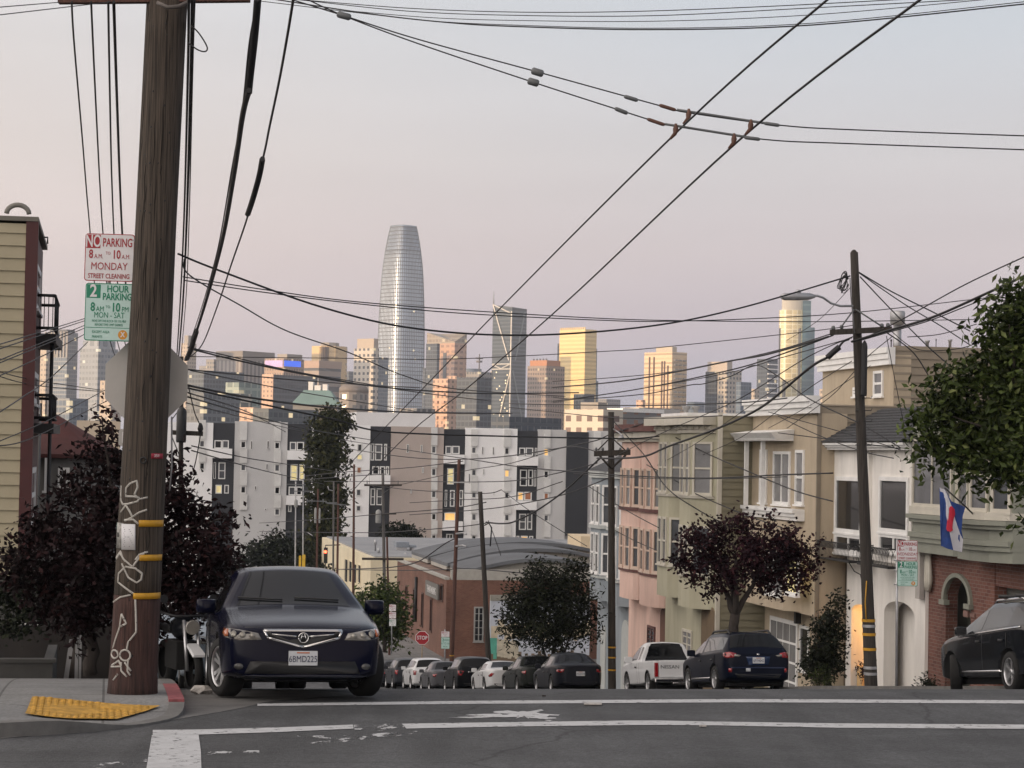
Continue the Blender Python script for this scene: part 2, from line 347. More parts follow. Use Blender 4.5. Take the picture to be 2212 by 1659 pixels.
mb = MB(SROT); mb.grid(lambda s, t: (t, s, G(s) - (.35 if s < 290 else 0)), ssamp, [-1500, -600, -200, -60, -20, 0, 10, 20, 60, 200, 700, 1600])
tag(mb.build('ground', dirt_m), kind='structure')
mb = MB(SROT); mb.grid(lambda s, t: (t, s, G(s)), [s for s in ssamp if s < 270], srange(-60, 90, 31))
tag(mb.build('road', asphalt), kind='structure')
def smooth(a, b, x): x = min(1, max(0, (x - a) / (b - a))); return x * x * (3 - 2 * x)
def t_out(s):
    if s >= 24.6: return .85
    a = (24.6 - s) / 3.1                       # quarter arc of 3.1 m
    return .85 - 3.1 * (1 - math.sqrt(max(0, 1 - a * a)))
def hk(t, s):
    return .018 + .115 * smooth(.5, 1.7, math.hypot(t - .25, (s - 23.45)))
LS = [21.5 + 3.1 * (1 - math.cos(i * math.pi / 40)) for i in range(21)] + srange(25, 60, 60) + srange(61, 129, 69)
def slab(name, ss, tin, tout, h, m):
    mb = MB(SROT); prev = None
    for s in ss:
        to, ti = tout(s), tin(s)
        ts = [ti] + [to + (ti - to) * k for k in (.5, .2)] + [to - q * (1 if to > ti else -1) for q in (4.5, 4.2, 3.9, 3.6, 3.3, 3, 2.7, 2.4, 2.1, 1.8, 1.5, 1.2, .9, .6, .3, 0)]
        row = [mb.v((t, s, G(s) + h(t, s))) for t in ts] + [mb.v((ts[-1], s, G(s) - .3))]
        if prev:
            for i in range(len(row) - 1): mb.f([prev[i], prev[i + 1], row[i + 1], row[i]])
        else:
            low = [mb.v((t, s, G(s) - .3)) for t in ts]
            for i in range(len(ts) - 1): mb.f([row[i], row[i + 1], low[i + 1], low[i]])
        prev = row
    low = [mb.v((t, ss[-1], G(ss[-1]) - .3)) for t in ts]
    for i in range(len(ts) - 1): mb.f([prev[i], prev[i + 1], low[i + 1], low[i]])
    return tag(mb.build(name, m), kind='structure')
slab('pavement', LS, lambda s: -45, t_out, hk, concrete)
slab('pavement', srange(24.6, 60, 72) + srange(61, 129, 69), lambda s: 60, lambda s: 17.3, lambda t, s: .13, concrete)
slab('pavement', srange(148, 262, 60), lambda s: -60, lambda s: .85, lambda t, s: .13, concrete)
slab('pavement', srange(148, 262, 60), lambda s: 80, lambda s: 17.3, lambda t, s: .13, concrete)
# kerb top strip round the corner and down the street, its first metres painted red
mb = MB(SROT)
edge = [(t_out(s), s) for s in LS if s <= 24.6]
edge = [(t, 21.5) for t in srange(-14, edge[0][0] - .1, 12)] + edge
def strip(mb, pts, w, z0, f=lambda t, s: hk(t, s)):
    rows = []
    for i, (t, s) in enumerate(pts):
        a, b = pts[max(0, i - 1)], pts[min(len(pts) - 1, i + 1)]; dx, dy = b[0] - a[0], b[1] - a[1]; l = math.hypot(dx, dy); nx, ny = -dy / l, dx / l
        hh = f(t, s)
        rows.append([mb.v((t - nx * .004, s - ny * .004, G(s) - .05)), mb.v((t - nx * .004, s - ny * .004, G(s) + hh + z0)), mb.v((t + nx * w, s + ny * w, G(s) + hh + z0)), mb.v((t + nx * w, s + ny * w, G(s) - .05))])
    for a, b in zip(rows, rows[1:]):
        for i in range(3): mb.f([a[i], a[i + 1], b[i + 1], b[i]])
    mb.f(rows[0]); mb.f(rows[-1])
strip(mb, edge, .16, .005); tag(mb.build('kerb', kerb_m), kind='structure')
mb = MB(SROT); strip(mb, [(.85, s) for s in srange(24.62, 27.4, 10)], .16, .006, lambda t, s: .13); tag(mb.build('kerb_red', red_paint), kind='structure')
mb = MB(SROT); strip(mb, [(.85, s) for s in srange(27.42, 129, 80)], .16, .005, lambda t, s: .13); tag(mb.build('kerb', kerb_m), kind='structure')
mb = MB(SROT); strip(mb, [(17.3, s) for s in srange(129, 24.6, 90)], .16, .005, lambda t, s: .13); tag(mb.build('kerb', kerb_m), kind='structure')
# pale concrete gutter along the corner
gin = [(t_out(s), s) for s in LS if s <= 24.6]
gin = [(t, 21.5) for t in srange(-14, gin[0][0] - .1, 8)] + gin + [(.86, 26.5), (.86, 29)]
gpx = [ground(x, y) for x, y in ((-60, 1603), (0, 1596), (130, 1585), (250, 1571), (330, 1561), (420, 1548), (490, 1536), (540, 1526), (575, 1516))]
gout = [(-14, 20.9), (-8, 20.95)] + gpx + [(3.1, 27.5), (2.6, 29)]
mb = MB(SROT)
def resample(p, n):
    ds = [0]
    for a, b in zip(p, p[1:]): ds.append(ds[-1] + math.dist(a, b))
    o = []
    for i in range(n):
        d = ds[-1] * i / (n - 1); j = min(len(p) - 2, max(k for k in range(len(p)) if ds[k] <= d + 1e-9))
        u = (d - ds[j]) / max(1e-9, ds[j + 1] - ds[j]); o.append(tuple(a + (b - a) * u for a, b in zip(p[j], p[j + 1])))
    return o
A, B = resample(gin, 60), resample(gout, 60)
rows = [[mb.v((a[0] + (b[0] - a[0]) * k, a[1] + (b[1] - a[1]) * k, G(a[1] + (b[1] - a[1]) * k) + .004)) for k in (0, .25, .5, .75, 1)] for a, b in zip(A, B)]
for a, b in zip(rows, rows[1:]):
    for i in range(4): mb.f([a[i], a[i + 1], b[i + 1], b[i]])
tag(mb.build('gutter', gutter_m), kind='structure')
# painted lines
def marking(name, px, m, dz=.006, n=24):
    """px: closed outline in picture points that meet the street surface; laid as a sheet on it."""
    P = [ground(x, y) for x, y in px]; mb = MB(SROT); k = len(P) // 2
    top, bot = resample(P[:k], n), resample(P[k:][::-1], n)
    rows = [[mb.v((a[0] + (b[0] - a[0]) * u, a[1] + (b[1] - a[1]) * u, G(a[1] + (b[1] - a[1]) * u) + dz)) for u in (0, .5, 1)] for a, b in zip(top, bot)]
    for a, b in zip(rows, rows[1:]):
        for i in range(2): mb.f([a[i], a[i + 1], b[i + 1], b[i]])
    return tag(mb.build(name, m), kind='structure')
worn = mat('worn_road_paint', (.44, .45, .46), rough=.75, var=0)
def _worn(m, thr, sc_):
    n, l = m.node_tree.nodes, m.node_tree.links; b = n['Principled BSDF']
    t = n.new('ShaderNodeTexCoord'); mp2 = n.new('ShaderNodeMapping'); mp2.inputs['Scale'].default_value = sc_; l.new(t.outputs['Object'], mp2.inputs[0])
    z = n.new('ShaderNodeTexNoise'); z.inputs['Scale'].default_value = 3; z.inputs['Detail'].default_value = 8; z.inputs['Roughness'].default_value = .7; l.new(mp2.outputs[0], z.inputs['Vector'])
    r = n.new('ShaderNodeMapRange'); r.inputs['From Min'].default_value = thr; r.inputs['From Max'].default_value = thr + .05; l.new(z.outputs[0], r.inputs[0]); l.new(r.outputs[0], b.inputs['Alpha'])
    b.inputs['Roughness'].default_value = .8
_worn(worn, .52, (2, .8, 1)); worn2 = worn.copy(); _w = worn2.node_tree.nodes
solid = mat('crosswalk_paint', (.46, .47, .48), rough=.7, var=.12, scale=6)
_worn(solid, .37, (3, 3, 1))
marking('crosswalk_line', [(556, 1521), (1000, 1515), (1600, 1511), (2300, 1514), (2300, 1521), (1600, 1518), (1000, 1521.5), (556, 1526)], solid)
marking('crosswalk_line', [(330, 1578), (430, 1577), (600, 1572.5), (762, 1566.5), (764, 1575), (600, 1582.5), (432, 1588), (330, 1589)], solid)
marking('crosswalk_line', [(868, 1564.5), (1100, 1561), (1400, 1557), (1550, 1560), (1800, 1563.5), (2300, 1567), (2300, 1576), (1800, 1573), (1550, 1568), (1400, 1567), (1100, 1570.5), (878, 1575)], solid)
marking('crosswalk_line', [(328, 1589.5), (322, 1625), (310, 1700), (436, 1700), (434, 1625), (429, 1588.5)], solid, dz=.007)
marking('worn_line', [(764, 1567), (800, 1566), (868, 1564), (876, 1576), (820, 1580), (766, 1577)], worn, dz=.006)
marking('paint_scuff', [(668, 1606), (760, 1592), (900, 1580), (905, 1584), (790, 1601), (672, 1609)], worn, dz=.005)
marking('paint_scuff', [(640, 1590), (740, 1590), (860, 1582), (880, 1586), (760, 1598), (650, 1594)], worn, dz=.0045)
marking('paint_scuff', [(440, 1626), (500, 1622), (560, 1622), (560, 1628), (500, 1630), (440, 1631)], worn, dz=.005)
marking('paint_scuff', [(200, 1652), (260, 1646), (318, 1640), (316, 1650), (260, 1657), (204, 1662)], worn, dz=.005)
# spilled white paint: a ragged splash with fingers
random.seed(5)
def splash(cx, cy, rx, ry, n, seed):
    random.seed(seed); mb = MB(SROT); c = ground(cx, cy); P = []
    for i in range(n):
        a = 2 * math.pi * i / n; k = random.choice((.45, .6, .8, 1.0, 1.15, .5))
        P.append(ground(cx + math.cos(a) * rx * k, cy + math.sin(a) * ry * k))
    vs = [mb.v((t, s, G(s) + .006)) for t, s in P]; vc = mb.v((c[0], c[1], G(c[1]) + .006))
    for i in range(n): mb.f([vc, vs[i], vs[(i + 1) % n]])
    return tag(mb.build('paint_splash', solid, recalc=True), kind='structure')
splash(1135, 1543, 66, 9.5, 34, 3); splash(1070, 1548, 75, 5, 26, 8); splash(1170, 1551, 30, 5, 18, 9); splash(1012, 1551, 40, 2, 14, 5); splash(1185, 1557, 16, 1.6, 9, 15)
# yellow tactile ramp
yel = mat('tactile_yellow', lin('#ab8430'), rough=.8, var=.3, scale=9, c2=lin('#c99a40'))
tp = [ground2(x, y, .02) for x, y in ((54, 1541), (70, 1504.5), (346, 1524), (300, 1540), (252, 1553))]
mb = MB(SROT)
fv = mb.f([mb.bm.verts.new((t, s, 0)) for t, s in tp]); bmesh.ops.triangulate(mb.bm, faces=mb.bm.faces[:])
for _ in range(5): bmesh.ops.subdivide_edges(mb.bm, edges=[e for e in mb.bm.edges if e.calc_length() > .09], cuts=1)
for v in mb.bm.verts: v.co.z = G(v.co.y) + hk(v.co.x, v.co.y) + .022
bmesh.ops.transform(mb.bm, matrix=SROT, verts=mb.bm.verts)
mat_o = mb.build('tactile_paving', yel); tag(mat_o, 'yellow tactile paving set into the corner kerb ramp by the big pole', 'tactile paving')
def inside(p, poly):
    c = False
    for i in range(len(poly)):
        a, b = poly[i], poly[i - 1]
        if (a[1] > p[1]) != (b[1] > p[1]) and p[0] < (b[0] - a[0]) * (p[1] - a[1]) / (b[1] - a[1]) + a[0]: c = not c
    return c
mb = MB(SROT); t0, t1 = min(p[0] for p in tp), max(p[0] for p in tp); s0, s1 = min(p[1] for p in tp), max(p[1] for p in tp)
i = t0
while i < t1:
    j = s0
    while j < s1:
        if all(inside((i + a, j + b), tp) for a in (-.03, .03) for b in (-.03, .03)):
            z = G(j) + hk(i, j) + .021; mb.lathe([(.030, z), (.026, z + .010), (.014, z + .014)], 7, (i, j, 0), smooth=False)
        j += .062
    i += .072
d = mb.build('domes', yel, mat_o, recalc=False)
# unseen ridge added in the west to keep the last sun off the street
mb = MB(); random.seed(2)
ys = srange(-1500, 360, 40)
def ridge(y, k):
    hh = 46 + 8 * math.sin(y * .011) + 5 * math.sin(y * .037 + 1); e = 1 if y < 250 else max(0.0, 1 - (y - 250) / 110)

    return ([-250, -300, -350, -420, -520, -640][k], y, -30 + ([0, 34, 56, 70, 74, 0][k] * hh / 46) * e)
mb.grid(lambda y, k: ridge(y, k), ys, range(6)); tag(mb.build('shade_hills', mat('hill_scrub', (.10, .11, .07), var=.3, scale=.02)), kind='structure')
# ------------------------------------------------------------------ shared building materials
def glass(name, c, rough=.06, var=0, spec=.5, **k): return mat(name, c, rough=rough, var=var, spec=spec, **k)
g_dark = glass('pane_dark', (.012, .013, .015)); g_blind = glass('pane_blind', (.20, .20, .205), rough=.25, var=.15, scale=2); g_grey = glass('pane_grey', (.085, .09, .10), rough=.1, var=.3, scale=1)
g_lit = mat('pane_lit', (.5, .35, .15), var=.4, scale=.8, emit=(1.0, .55, .16), es=.75); g_lit2 = mat('pane_lit_pale', (.5, .45, .25), var=.4, scale=.8, emit=(1.0, .80, .36), es=.5); g_warm = mat('pane_warm', (.16, .07, .04), var=.4, scale=.8, emit=(.5, .17, .06), es=.25)
w_paint = mat('white_trim', (.75, .745, .73), rough=.6, var=.08, scale=2); cream = mat('cream_trim', (.52, .49, .42), rough=.6, var=.08, scale=2)
black_iron = mat('black_iron', (.012, .012, .013), rough=.55, var=.2)
galv = mat('galvanised_steel', (.42, .42, .43), rough=.45, metal=.7, var=.2, scale=4)
def rect(mb, p0, p1, u0, u1, z0, z1, o0, o1): mb.panel(p0, p1, z0, z1, o0, o1, u0, u1)
def window(parent, p0, p1, u0, u1, z0, z1, fm, gm, style='dh', fw=.09, out=.06, sill=.05, gap=0.0):
    """frame part (bars, rails and sill) with its pane as a sub-part, on the plane p0->p1."""
    u0, u1 = sorted((u0, u1)); z0, z1 = sorted((z0, z1)); mb = MB(SROT); e = .003
    rect(mb, p0, p1, u0, u0 + fw, z0, z1, -.05, out); rect(mb, p0, p1, u1 - fw, u1, z0, z1, -.05, out)
    rect(mb, p0, p1, u0 + fw, u1 - fw, z1 - fw, z1, -.05, out - e); rect(mb, p0, p1, u0 + fw, u1 - fw, z0, z0 + fw, -.05, out - e)
    if sill: rect(mb, p0, p1, u0 - .05, u1 + .05, z0 - .06, z0 - .001, -.05, out + sill)
    zm, um = (z0 + z1) / 2, (u0 + u1) / 2; b = fw * .42
    if style in ('dh', 'dh2'): rect(mb, p0, p1, u0 + fw, u1 - fw, zm - b, zm + b, -.04, out - .012)
    if style in ('two', 'dh2', 'grid'): rect(mb, p0, p1, um - b, um + b, z0 + fw, z1 - fw, -.04, out - .016)
    if style == 'grid':
        for k in range(1, 5): rect(mb, p0, p1, u0 + fw, u1 - fw, z0 + (z1 - z0) * k / 5 - .02, z0 + (z1 - z0) * k / 5 + .02, -.04, out - .02)
    f = mb.build('window', fm, parent)
    mb = MB(SROT); rect(mb, p0, p1, u0 + fw * .5, u1 - fw * .5, z0 + fw * .5, z1 - fw * .5, -.045, .012); mb.build('pane', gm, f)
    return f
def win_px(parent, p0, p1, x0, y0, x1, y1, fm, gm, style='dh', **k):
    ym, xm = (y0 + y1) / 2, (x0 + x1) / 2
    return window(parent, p0, p1, hit(x0, ym, p0, p1)[0], hit(x1, ym, p0, p1)[0], hit(xm, y1, p0, p1)[1], hit(xm, y0, p0, p1)[1], fm, gm, style, **k)
def siding(p0, p1, z0, z1, pitch, m, name, parent, o=0.0, lip=.04):
    """Lapped boards: each board leans out to its lower edge."""
    mb = MB(SROT); z = z0
    while z < z1 - .01:
        t = min(z1, z + pitch); mb_quadprism(mb, p0, p1, z, t, o, lip); z = t
    return mb.build(name, m, parent, recalc=True)
def mb_quadprism(mb, p0, p1, z, t, o, lip):
    dx, dy = p1[0] - p0[0], p1[1] - p0[1]; l = math.hypot(dx, dy); dx /= l; dy /= l
    q = lambda u, oo, zz: (p0[0] + dx * u + dy * oo, p0[1] + dy * u - dx * oo, zz)
    mb.hexa([q(0, o - .05, z), q(l, o - .05, z), q(l, o + lip, z), q(0, o + lip, z)], [q(0, o - .05, t), q(l, o - .05, t), q(l, o + .004, t), q(0, o + .004, t)])
def zpx(x, y, p0, p1): return hit(x, y, p0, p1)[1]
def band(parent, name, m, p0, p1, z0, z1, out, a=0.0, b=None, step=0):
    """A moulded horizontal band (cornice, sill, belt): stacked fillets, each a little prouder."""
    mb = MB(SROT); n = 3
    for k in range(n): mb.panel(p0, p1, z0 + (z1 - z0) * k / n, z0 + (z1 - z0) * (k + 1) / n - (.002 if k < n - 1 else 0), -.03, out * (.45 + .55 * (k + 1) / n), a, b)
    return mb.build(name, m, parent)
def arch_poly(u0, u1, z0, zs, n=14, rise=None):
    r = (u1 - u0) / 2; c = (u0 + u1) / 2; rise = rise or r
    return [(u0, z0), (u1, z0)] + [(c + r * math.cos(math.pi * i / n), zs + rise * math.sin(math.pi * i / n)) for i in range(n + 1)]
def wall_with_hole(mb, p0, p1, u0, u1, z0, z1, poly, o0, o1):
    """Wall from u0 to u1 with an arched opening (arch_poly) that reaches its base."""
    a, b = poly[0][0], poly[1][0]; arc = poly[2:]
    if a > u0: mb.panel(p0, p1, z0, z1, o0, o1, u0, a)
    if u1 > b: mb.panel(p0, p1, z0, z1, o0, o1, b, u1)
    arc = sorted(arc)
    for q, r in zip(arc, arc[1:]):
        if r[0] - q[0] > 1e-5: mb.plate(p0, p1, [(q[0], q[1]), (r[0], r[1]), (r[0], z1), (q[0], z1)], o0, o1)
def bay_poly(t, sN, sF, out, ang=.7, curved=False, n=10):
    """Footprint of a bay on the wall t, from sN (near) to sF, standing out towards the street."""
    if not curved: return [(t + .2, sN), (t, sN), (t - out, sN + ang), (t - out, sF - ang), (t, sF), (t + .2, sF)]
    c, h = (sN + sF) / 2, (sF - sN) / 2
    return [(t + .2, sN)] + [(t - out * math.sin(math.pi * (i + .5) / (n + 1)) ** .55, c - h * math.cos(math.pi * (i + .5) / (n + 1))) for i in range(n + 1)] + [(t + .2, sF)]
# ------------------------------------------------------------------ houses on the right, near to far
DEPTH = 13.0
# -- brick base, green bays
s0, s1, T = 55.7, 63.5, 23.75
P0, P1 = (T, s1), (T, s0)
r = thing('terraced_house', 'house with red brick ground floor, arched doorway and grey green curved bay above', 'house', S(s0, T, G(s0)), SA)
brick_red = brick_mat('red_brick', lin('#643f36'), lin('#785045'), lin('#80706a'), 1.0, .30, .10)
green_p = H('grey_green_paint', '#83857a', rough=.65, var=.08, scale=2)
zb = hit(2080, 1200, P0, P1)[1]; ztop = hit(2060, 1098, P0, P1)[1] + 2.5
U = lambda x, y: hit(x, y, P0, P1)[0]; Z = lambda x, y: hit(x, y, P0, P1)[1]
ap = arch_poly(U(2042, 1400), U(2096, 1400), G(s0) - .6, Z(2070, 1300), rise=Z(2070, 1247) - Z(2070, 1300))
mb = MB(SROT); wall_with_hole(mb, P0, P1, 0, U(2148, 1300), G(s0) - 1.2, zb, ap, -.35, 0)
ug0 = U(2150, 1300); wl = s1 - s0; zg = Z(2160, 1267)
mb.panel(P0, P1, zg, zb, -.35, 0, ug0 + .001, wl); mb.build('brick_wall', brick_red, r)
mb = MB(SROT); mb.prism([(T + .9, s0), (T + DEPTH, s0), (T + DEPTH, s1), (T + .9, s1)], G(s0) - 1.5, ztop); mb.build('wall', green_p, r)
mb = MB(SROT); mb.panel(P0, P1, G(s0) - 1.2, zg, -.5, -.36, ug0, wl)
for k in range(1, 4): mb.panel(P0, P1, G(s0) + k * .55, G(s0) + k * .55 + .03, -.36, -.33, ug0, wl)
mb.build('garage_door', H('garage_grey', '#6d6c66', var=.1), r)
mb = MB(SROT)
uc = (ap[0][0] + ap[1][0]) / 2
pts = ap[2:]
for q, w in zip(pts, pts[1:]):
    f = lambda p, k: (uc + (p[0] - uc) * k, pts[0][1] + (p[1] - pts[0][1]) * k)
    mb.plate(P0, P1, [f(q, 1.0), f(q, 1.17), f(w, 1.17), f(w, 1.0)], -.05, .09)
for u in (ap[0][0], ap[1][0]): mb.panel(P0, P1, pts[0][1] - .14, pts[0][1] - .002, -.03, .14, u - .22, u + .2)
mb.build('arch_trim', green_p, r)
mb = MB(SROT); mb.panel(P0, P1, G(s0) - 1, pts[0][1] + 1, -1.35, -1.25, ap[0][0] - .3, ap[1][0] + .3); mb.build('door', H('dark_door', '#1d1917', var=.2), r)
mb = MB(SROT); mb.panel(P0, P1, Z(2085, 1332), Z(2085, 1318), -.01, .05, U(2084, 1320), U(2094, 1320)); mb.panel(P0, P1, Z(2085, 1330), Z(2085, 1321), -.01, .04, U(2098, 1320), U(2108, 1320)); mb.build('number_plaque', H('plaque', '#7d6058', var=.1), r)
zsp, zs0, zs1 = zb, Z(2060, 1113), Z(2060, 1098)
for (a, b, o, cur) in ((U(1996, 1150), U(2114, 1150), .55, False), (U(2112, 1150), wl - .2, 1.0, True)):
    fp = bay_poly(T, s1 - b, s1 - a, o, .5, cur, 4); sc_ = lambda k: [(T + .2 - (T + .2 - p[0]) * k, p[1]) for p in fp]
    mb = MB(SROT); mb.prism(sc_(1), zsp, ztop); 
    for k, (z0, z1) in ((1.10, (zsp + .30, zsp + .44)), (1.18, (zsp + .44, zsp + .58)), (1.28, (zsp + .98, zsp + 1.10)), (1.16, (zsp + .87, zsp + .98))): mb.prism(sc_(k), z0, z1)
    bb = mb.build('bay', green_p, r)
    mb = MB(SROT); mb.prism(sc_(1.14), zs0, zs1); mb.build('sill_band', cream, bb)
    for q, w in zip(fp[1:-1], fp[2:-1]):
        l = math.dist(q, w)
        if l < .42: continue
        q, w = w, q
        window(bb, q, w, .06, l - .06, zs1 + .02, zs1 + 2.0, cream, g_grey, 'two' if l > 1.6 else 'dh')
mb = MB(SROT); tp_, bt_ = Z(2006, 1182), Z(2004, 1275)
for k in range(3): mb.tube([(T - .12 - .02 * k, s1 - .1 - .16 * k, tp_), (T - .12, s1 - .1 - .17 * k, bt_ + .3), (T - .1, s1 - .08 - .1 * k, bt_)], [.05, .07, .06], 6)
mb.build('bracket', cream, r)
# -- white house with hipped slate roof
s0, s1, T = 63.5, 71.1, 23.3
TL = 23.65
P0, P1 = (T, s1), (T, s0); Q0, Q1 = (TL, s1), (TL, s0)
U = lambda x, y: hit(x, y, P0, P1)[0]; Z = lambda x, y: hit(x, y, P0, P1)[1]; UL = lambda x, y: hit(x, y, Q0, Q1)[0]; ZL = lambda x, y: hit(x, y, Q0, Q1)[1]
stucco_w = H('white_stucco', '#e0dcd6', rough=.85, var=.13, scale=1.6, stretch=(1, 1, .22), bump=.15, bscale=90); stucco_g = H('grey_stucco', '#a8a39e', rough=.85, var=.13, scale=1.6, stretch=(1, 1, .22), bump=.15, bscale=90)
r = thing('terraced_house', 'white stucco house with two tall windows, slate roof and two arched porches', 'house', S(s0, T, G(s0)), SA)
zu, ze = Z(1870, 1208), Z(1880, 972)
mb = MB(SROT); mb.panel(P0, P1, zu, ze, -.3, 0, 0, U(1875, 1100)); mb.panel(P0, P1, zu, ze, -.3, -.12, U(1875, 1100), U(1892, 1100)); mb.panel(P0, P1, zu, ze, -.3, 0, U(1892, 1100), U(1968, 1100)); mb.build('upper_wall', stucco_w, r)
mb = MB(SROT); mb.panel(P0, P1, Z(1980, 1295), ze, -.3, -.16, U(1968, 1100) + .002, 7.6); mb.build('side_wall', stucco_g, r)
a1 = arch_poly(UL(1838, 1400), UL(1880, 1400), G(s0) - 1.5, ZL(1855, 1322), rise=ZL(1855, 1305) - ZL(1855, 1322)); a2 = arch_poly(UL(1909, 1400), UL(1975, 1400), G(s0) - 1.5, ZL(1940, 1327), rise=ZL(1940, 1299) - ZL(1940, 1327))
um = (a1[1][0] + a2[0][0]) / 2; mb = MB(SROT)
wall_with_hole(mb, Q0, Q1, UL(1827, 1400), um, G(s1) - .8, zu + .3, a1, -.45, 0); wall_with_hole(mb, Q0, Q1, um, 7.6, G(s1) - .8, zu + .3, a2, -.45, 0)
mb.build('lower_wall', stucco_w, r)
mb = MB(SROT); mb.panel(Q0, Q1, G(s1) - 1, zu + .3, -.75, -.65, um + .05, 7.6); mb.build('porch_wall', stucco_w, r)
ent = H('porch_stucco', '#c9a878', var=.06)
mb = MB(SROT); mb.panel(Q0, Q1, G(s1) - 1, zu + .3, -1.9, -1.8, .2, um - .1); mb.panel(Q0, Q1, G(s1) - 1, zu + .3, -1.8, -.45, um - .25, um - .1); mb.panel(Q0, Q1, G(s1) - 1, zu + .3, -1.8, -.45, .25, .35); mb.panel(Q0, Q1, zu + .2, zu + .3, -1.8, -.45, .36, um - .26); mb.panel(Q0, Q1, G(s1) - 1, G(s1) + 1.05, -1.2, -.2, UL(1838, 1400) + .05, UL(1850, 1400)); mb.build('entry_wall', ent, r)
mb = MB(SROT); q = S(s1 - (a1[0][0] + a1[1][0]) / 2, TL + 1.1, ZL(1855, 1330)); mb.m = MX.Translation(q); mb.lathe([(.02, .12), (.1, .08), (.11, -.05), (.05, -.1)], 10); lampo = mb.build('porch_lamp', mat('lit_bulb', (1, .8, .5), var=0, emit=(1, .6, .2), es=12), r)
pl = bpy.data.lights.new('porch_light', 'POINT'); pl.energy, pl.color, pl.shadow_soft_size = 75, (1, .52, .14), .12
po = bpy.data.objects.new('porch_light', pl); po.location = q + V((0, 0, -.3)); col.objects.link(po); po.parent = lampo; po.matrix_parent_inverse = wmx(lampo).inverted()
for (x0, x1) in ((1806, 1863), (1901, 1964)):
    win_px(r, P0, P1, x0, 1030, x1, 1152, w_paint, g_dark, 'fixed', fw=.13, sill=.03)
    win_px(r, P0, P1, x0, 1153, x1, 1196, w_paint, g_dark, 'two', fw=.13)
band(r, 'eave', w_paint, P0, P1, ze, ze + .22, .42, -.25, 7.6)
slate = mat('slate_roof', (.045, .047, .052), rough=.8, var=.35, scale=7, bump=.8, bscale=18, stretch=(1, 1, 3))
zr = Z(1890, 878) + .0
mb = MB(SROT); n = 12; tr = T + 1.55
for k in range(n):
    a, b = k / n, (k + 1) / n
    L0 = lambda v: (T - .45 + (tr - T + .45) * v, s0 - .2, s1 + .25 - (.45 * v), ze + .22 + (zr - ze - .22) * v)
    A, Bq = L0(a), L0(b)
    mb.hexa([(A[0] - .02, A[1], A[3] + .03), (A[0] - .02, A[2], A[3] + .03), (Bq[0] + .3, Bq[2], Bq[3] - .05), (Bq[0] + .3, Bq[1], Bq[3] - .05)], [(A[0] - .02, A[1], A[3] + .06), (A[0] - .02, A[2], A[3] + .06), (Bq[0], Bq[2], Bq[3] + .03), (Bq[0], Bq[1], Bq[3] + .03)])
mb.prism([(tr - .1, s0 - .2), (T + DEPTH, s0 - .2), (T + DEPTH, s1 - .2), (tr - .1, s1 - .2)], ze, zr); mb.build('roof', slate, r)
mb = MB(SROT); zf, zt = Z(1868, 1214), Z(1868, 1176)
ba, bb_, od = U(1786, 1190), U(1958, 1190), .55
pth = [(ba + .35, 0), (ba + .35, od), (U(1872, 1190), od), (U(1872, 1190), .08)], [(U(1890, 1190), .05), (U(1890, 1190), od), (bb_, od), (bb_, 0)]
def wp(u, o, z): return (T - o, s1 - u, z)
for seg in pth:
    for z, rr in ((zf, .035), (zt, .02)): mb.tube([wp(u, o, z) for u, o in seg], rr, 6, smooth=False)
    for (ua, oa), (ub, ob) in zip(seg, seg[1:]):
        n = max(2, int(math.dist((ua, oa), (ub, ob)) / .13))
        for i in range(n + 1):
            u, o = ua + (ub - ua) * i / n, oa + (ob - oa) * i / n
            mb.tube([wp(u, o, zf), wp(u, o + .05, (zf + zt) / 2 - .1), wp(u, o, zt + .03)], .008, 4)
            if i < n:
                u2, o2 = ua + (ub - ua) * (i + .5) / n, oa + (ob - oa) * (i + .5) / n
                mb.tube([wp(u + (u2 - u) * 2 * (.5 - .5 * math.cos(math.pi * j / 6)), o + (o2 - o) * 2 * j / 6, zt - .18 * (1 - math.sin(math.pi * j / 6)) - .02) for j in range(7)], .009, 4)
mb.panel(P0, P1, zf - .02, zf, 0, od, U(1890, 1190), bb_); mb.panel(P0, P1, zf - .02, zf, 0, od, ba + .35, U(1872, 1190))
for u in (ba + .5, U(1866, 1200)): mb.tube([wp(u, .5, zf), wp(u, .3, zf - .3), wp(u, .1, zf - .4), wp(u, .02, zf - .75)], .018, 5)
mb.build('balcony_rail', black_iron, r)
# -- tan house with white shelf hood, set-back top floor
s0, s1, T = 71.1, 78.7, 22.72
P0, P1 = (T, s1), (T, s0); U = lambda x, y: hit(x, y, P0, P1)[0]; Z = lambda x, y: hit(x, y, P0, P1)[1]
tan_s = H('tan_stucco', '#ad9f8a', rough=.8, var=.13, scale=1.6, stretch=(1, 1, .22), bump=.1, bscale=90); sid_t = H('taupe_siding', '#83796a', rough=.7, var=.08, scale=2)
r = thing('terraced_house', 'tan house with white window hood, white cornice and set-back top floor', 'house', S(s0, T, G(s0)), SA)
zt = Z(1760, 893); zbay = Z(1700, 1318)
mb = MB(SROT); mb.panel(P0, P1, zbay, zt, -1, 0); mb.panel(P0, P1, G(s1) - 1.5, zbay - .002, -1, -.55); mb.build('front_wall', tan_s, r)
mb = MB(SROT); mb.prism([(T + .9, s0 + .05), (T + DEPTH, s0 + .05), (T + DEPTH, s1), (T + .9, s1)], G(s1) - 1.5, zt + .3); mb.build('wall', sid_t, r)
siding((T + .02, s0 + .05), (T + DEPTH, s0 + .05), G(s0) - 1, zt + .3, .26, sid_t, 'siding', r)
mb = MB(SROT); mb.box(T - .02, T + .12, s0 - .03, s0 + .05, G(s0) - 1, zt + .3); mb.build('corner_board', sid_t, r)
band(r, 'cornice', w_paint, P0, P1, zt, Z(1750, 856), .4, -.1, s1 - s0 + .12)
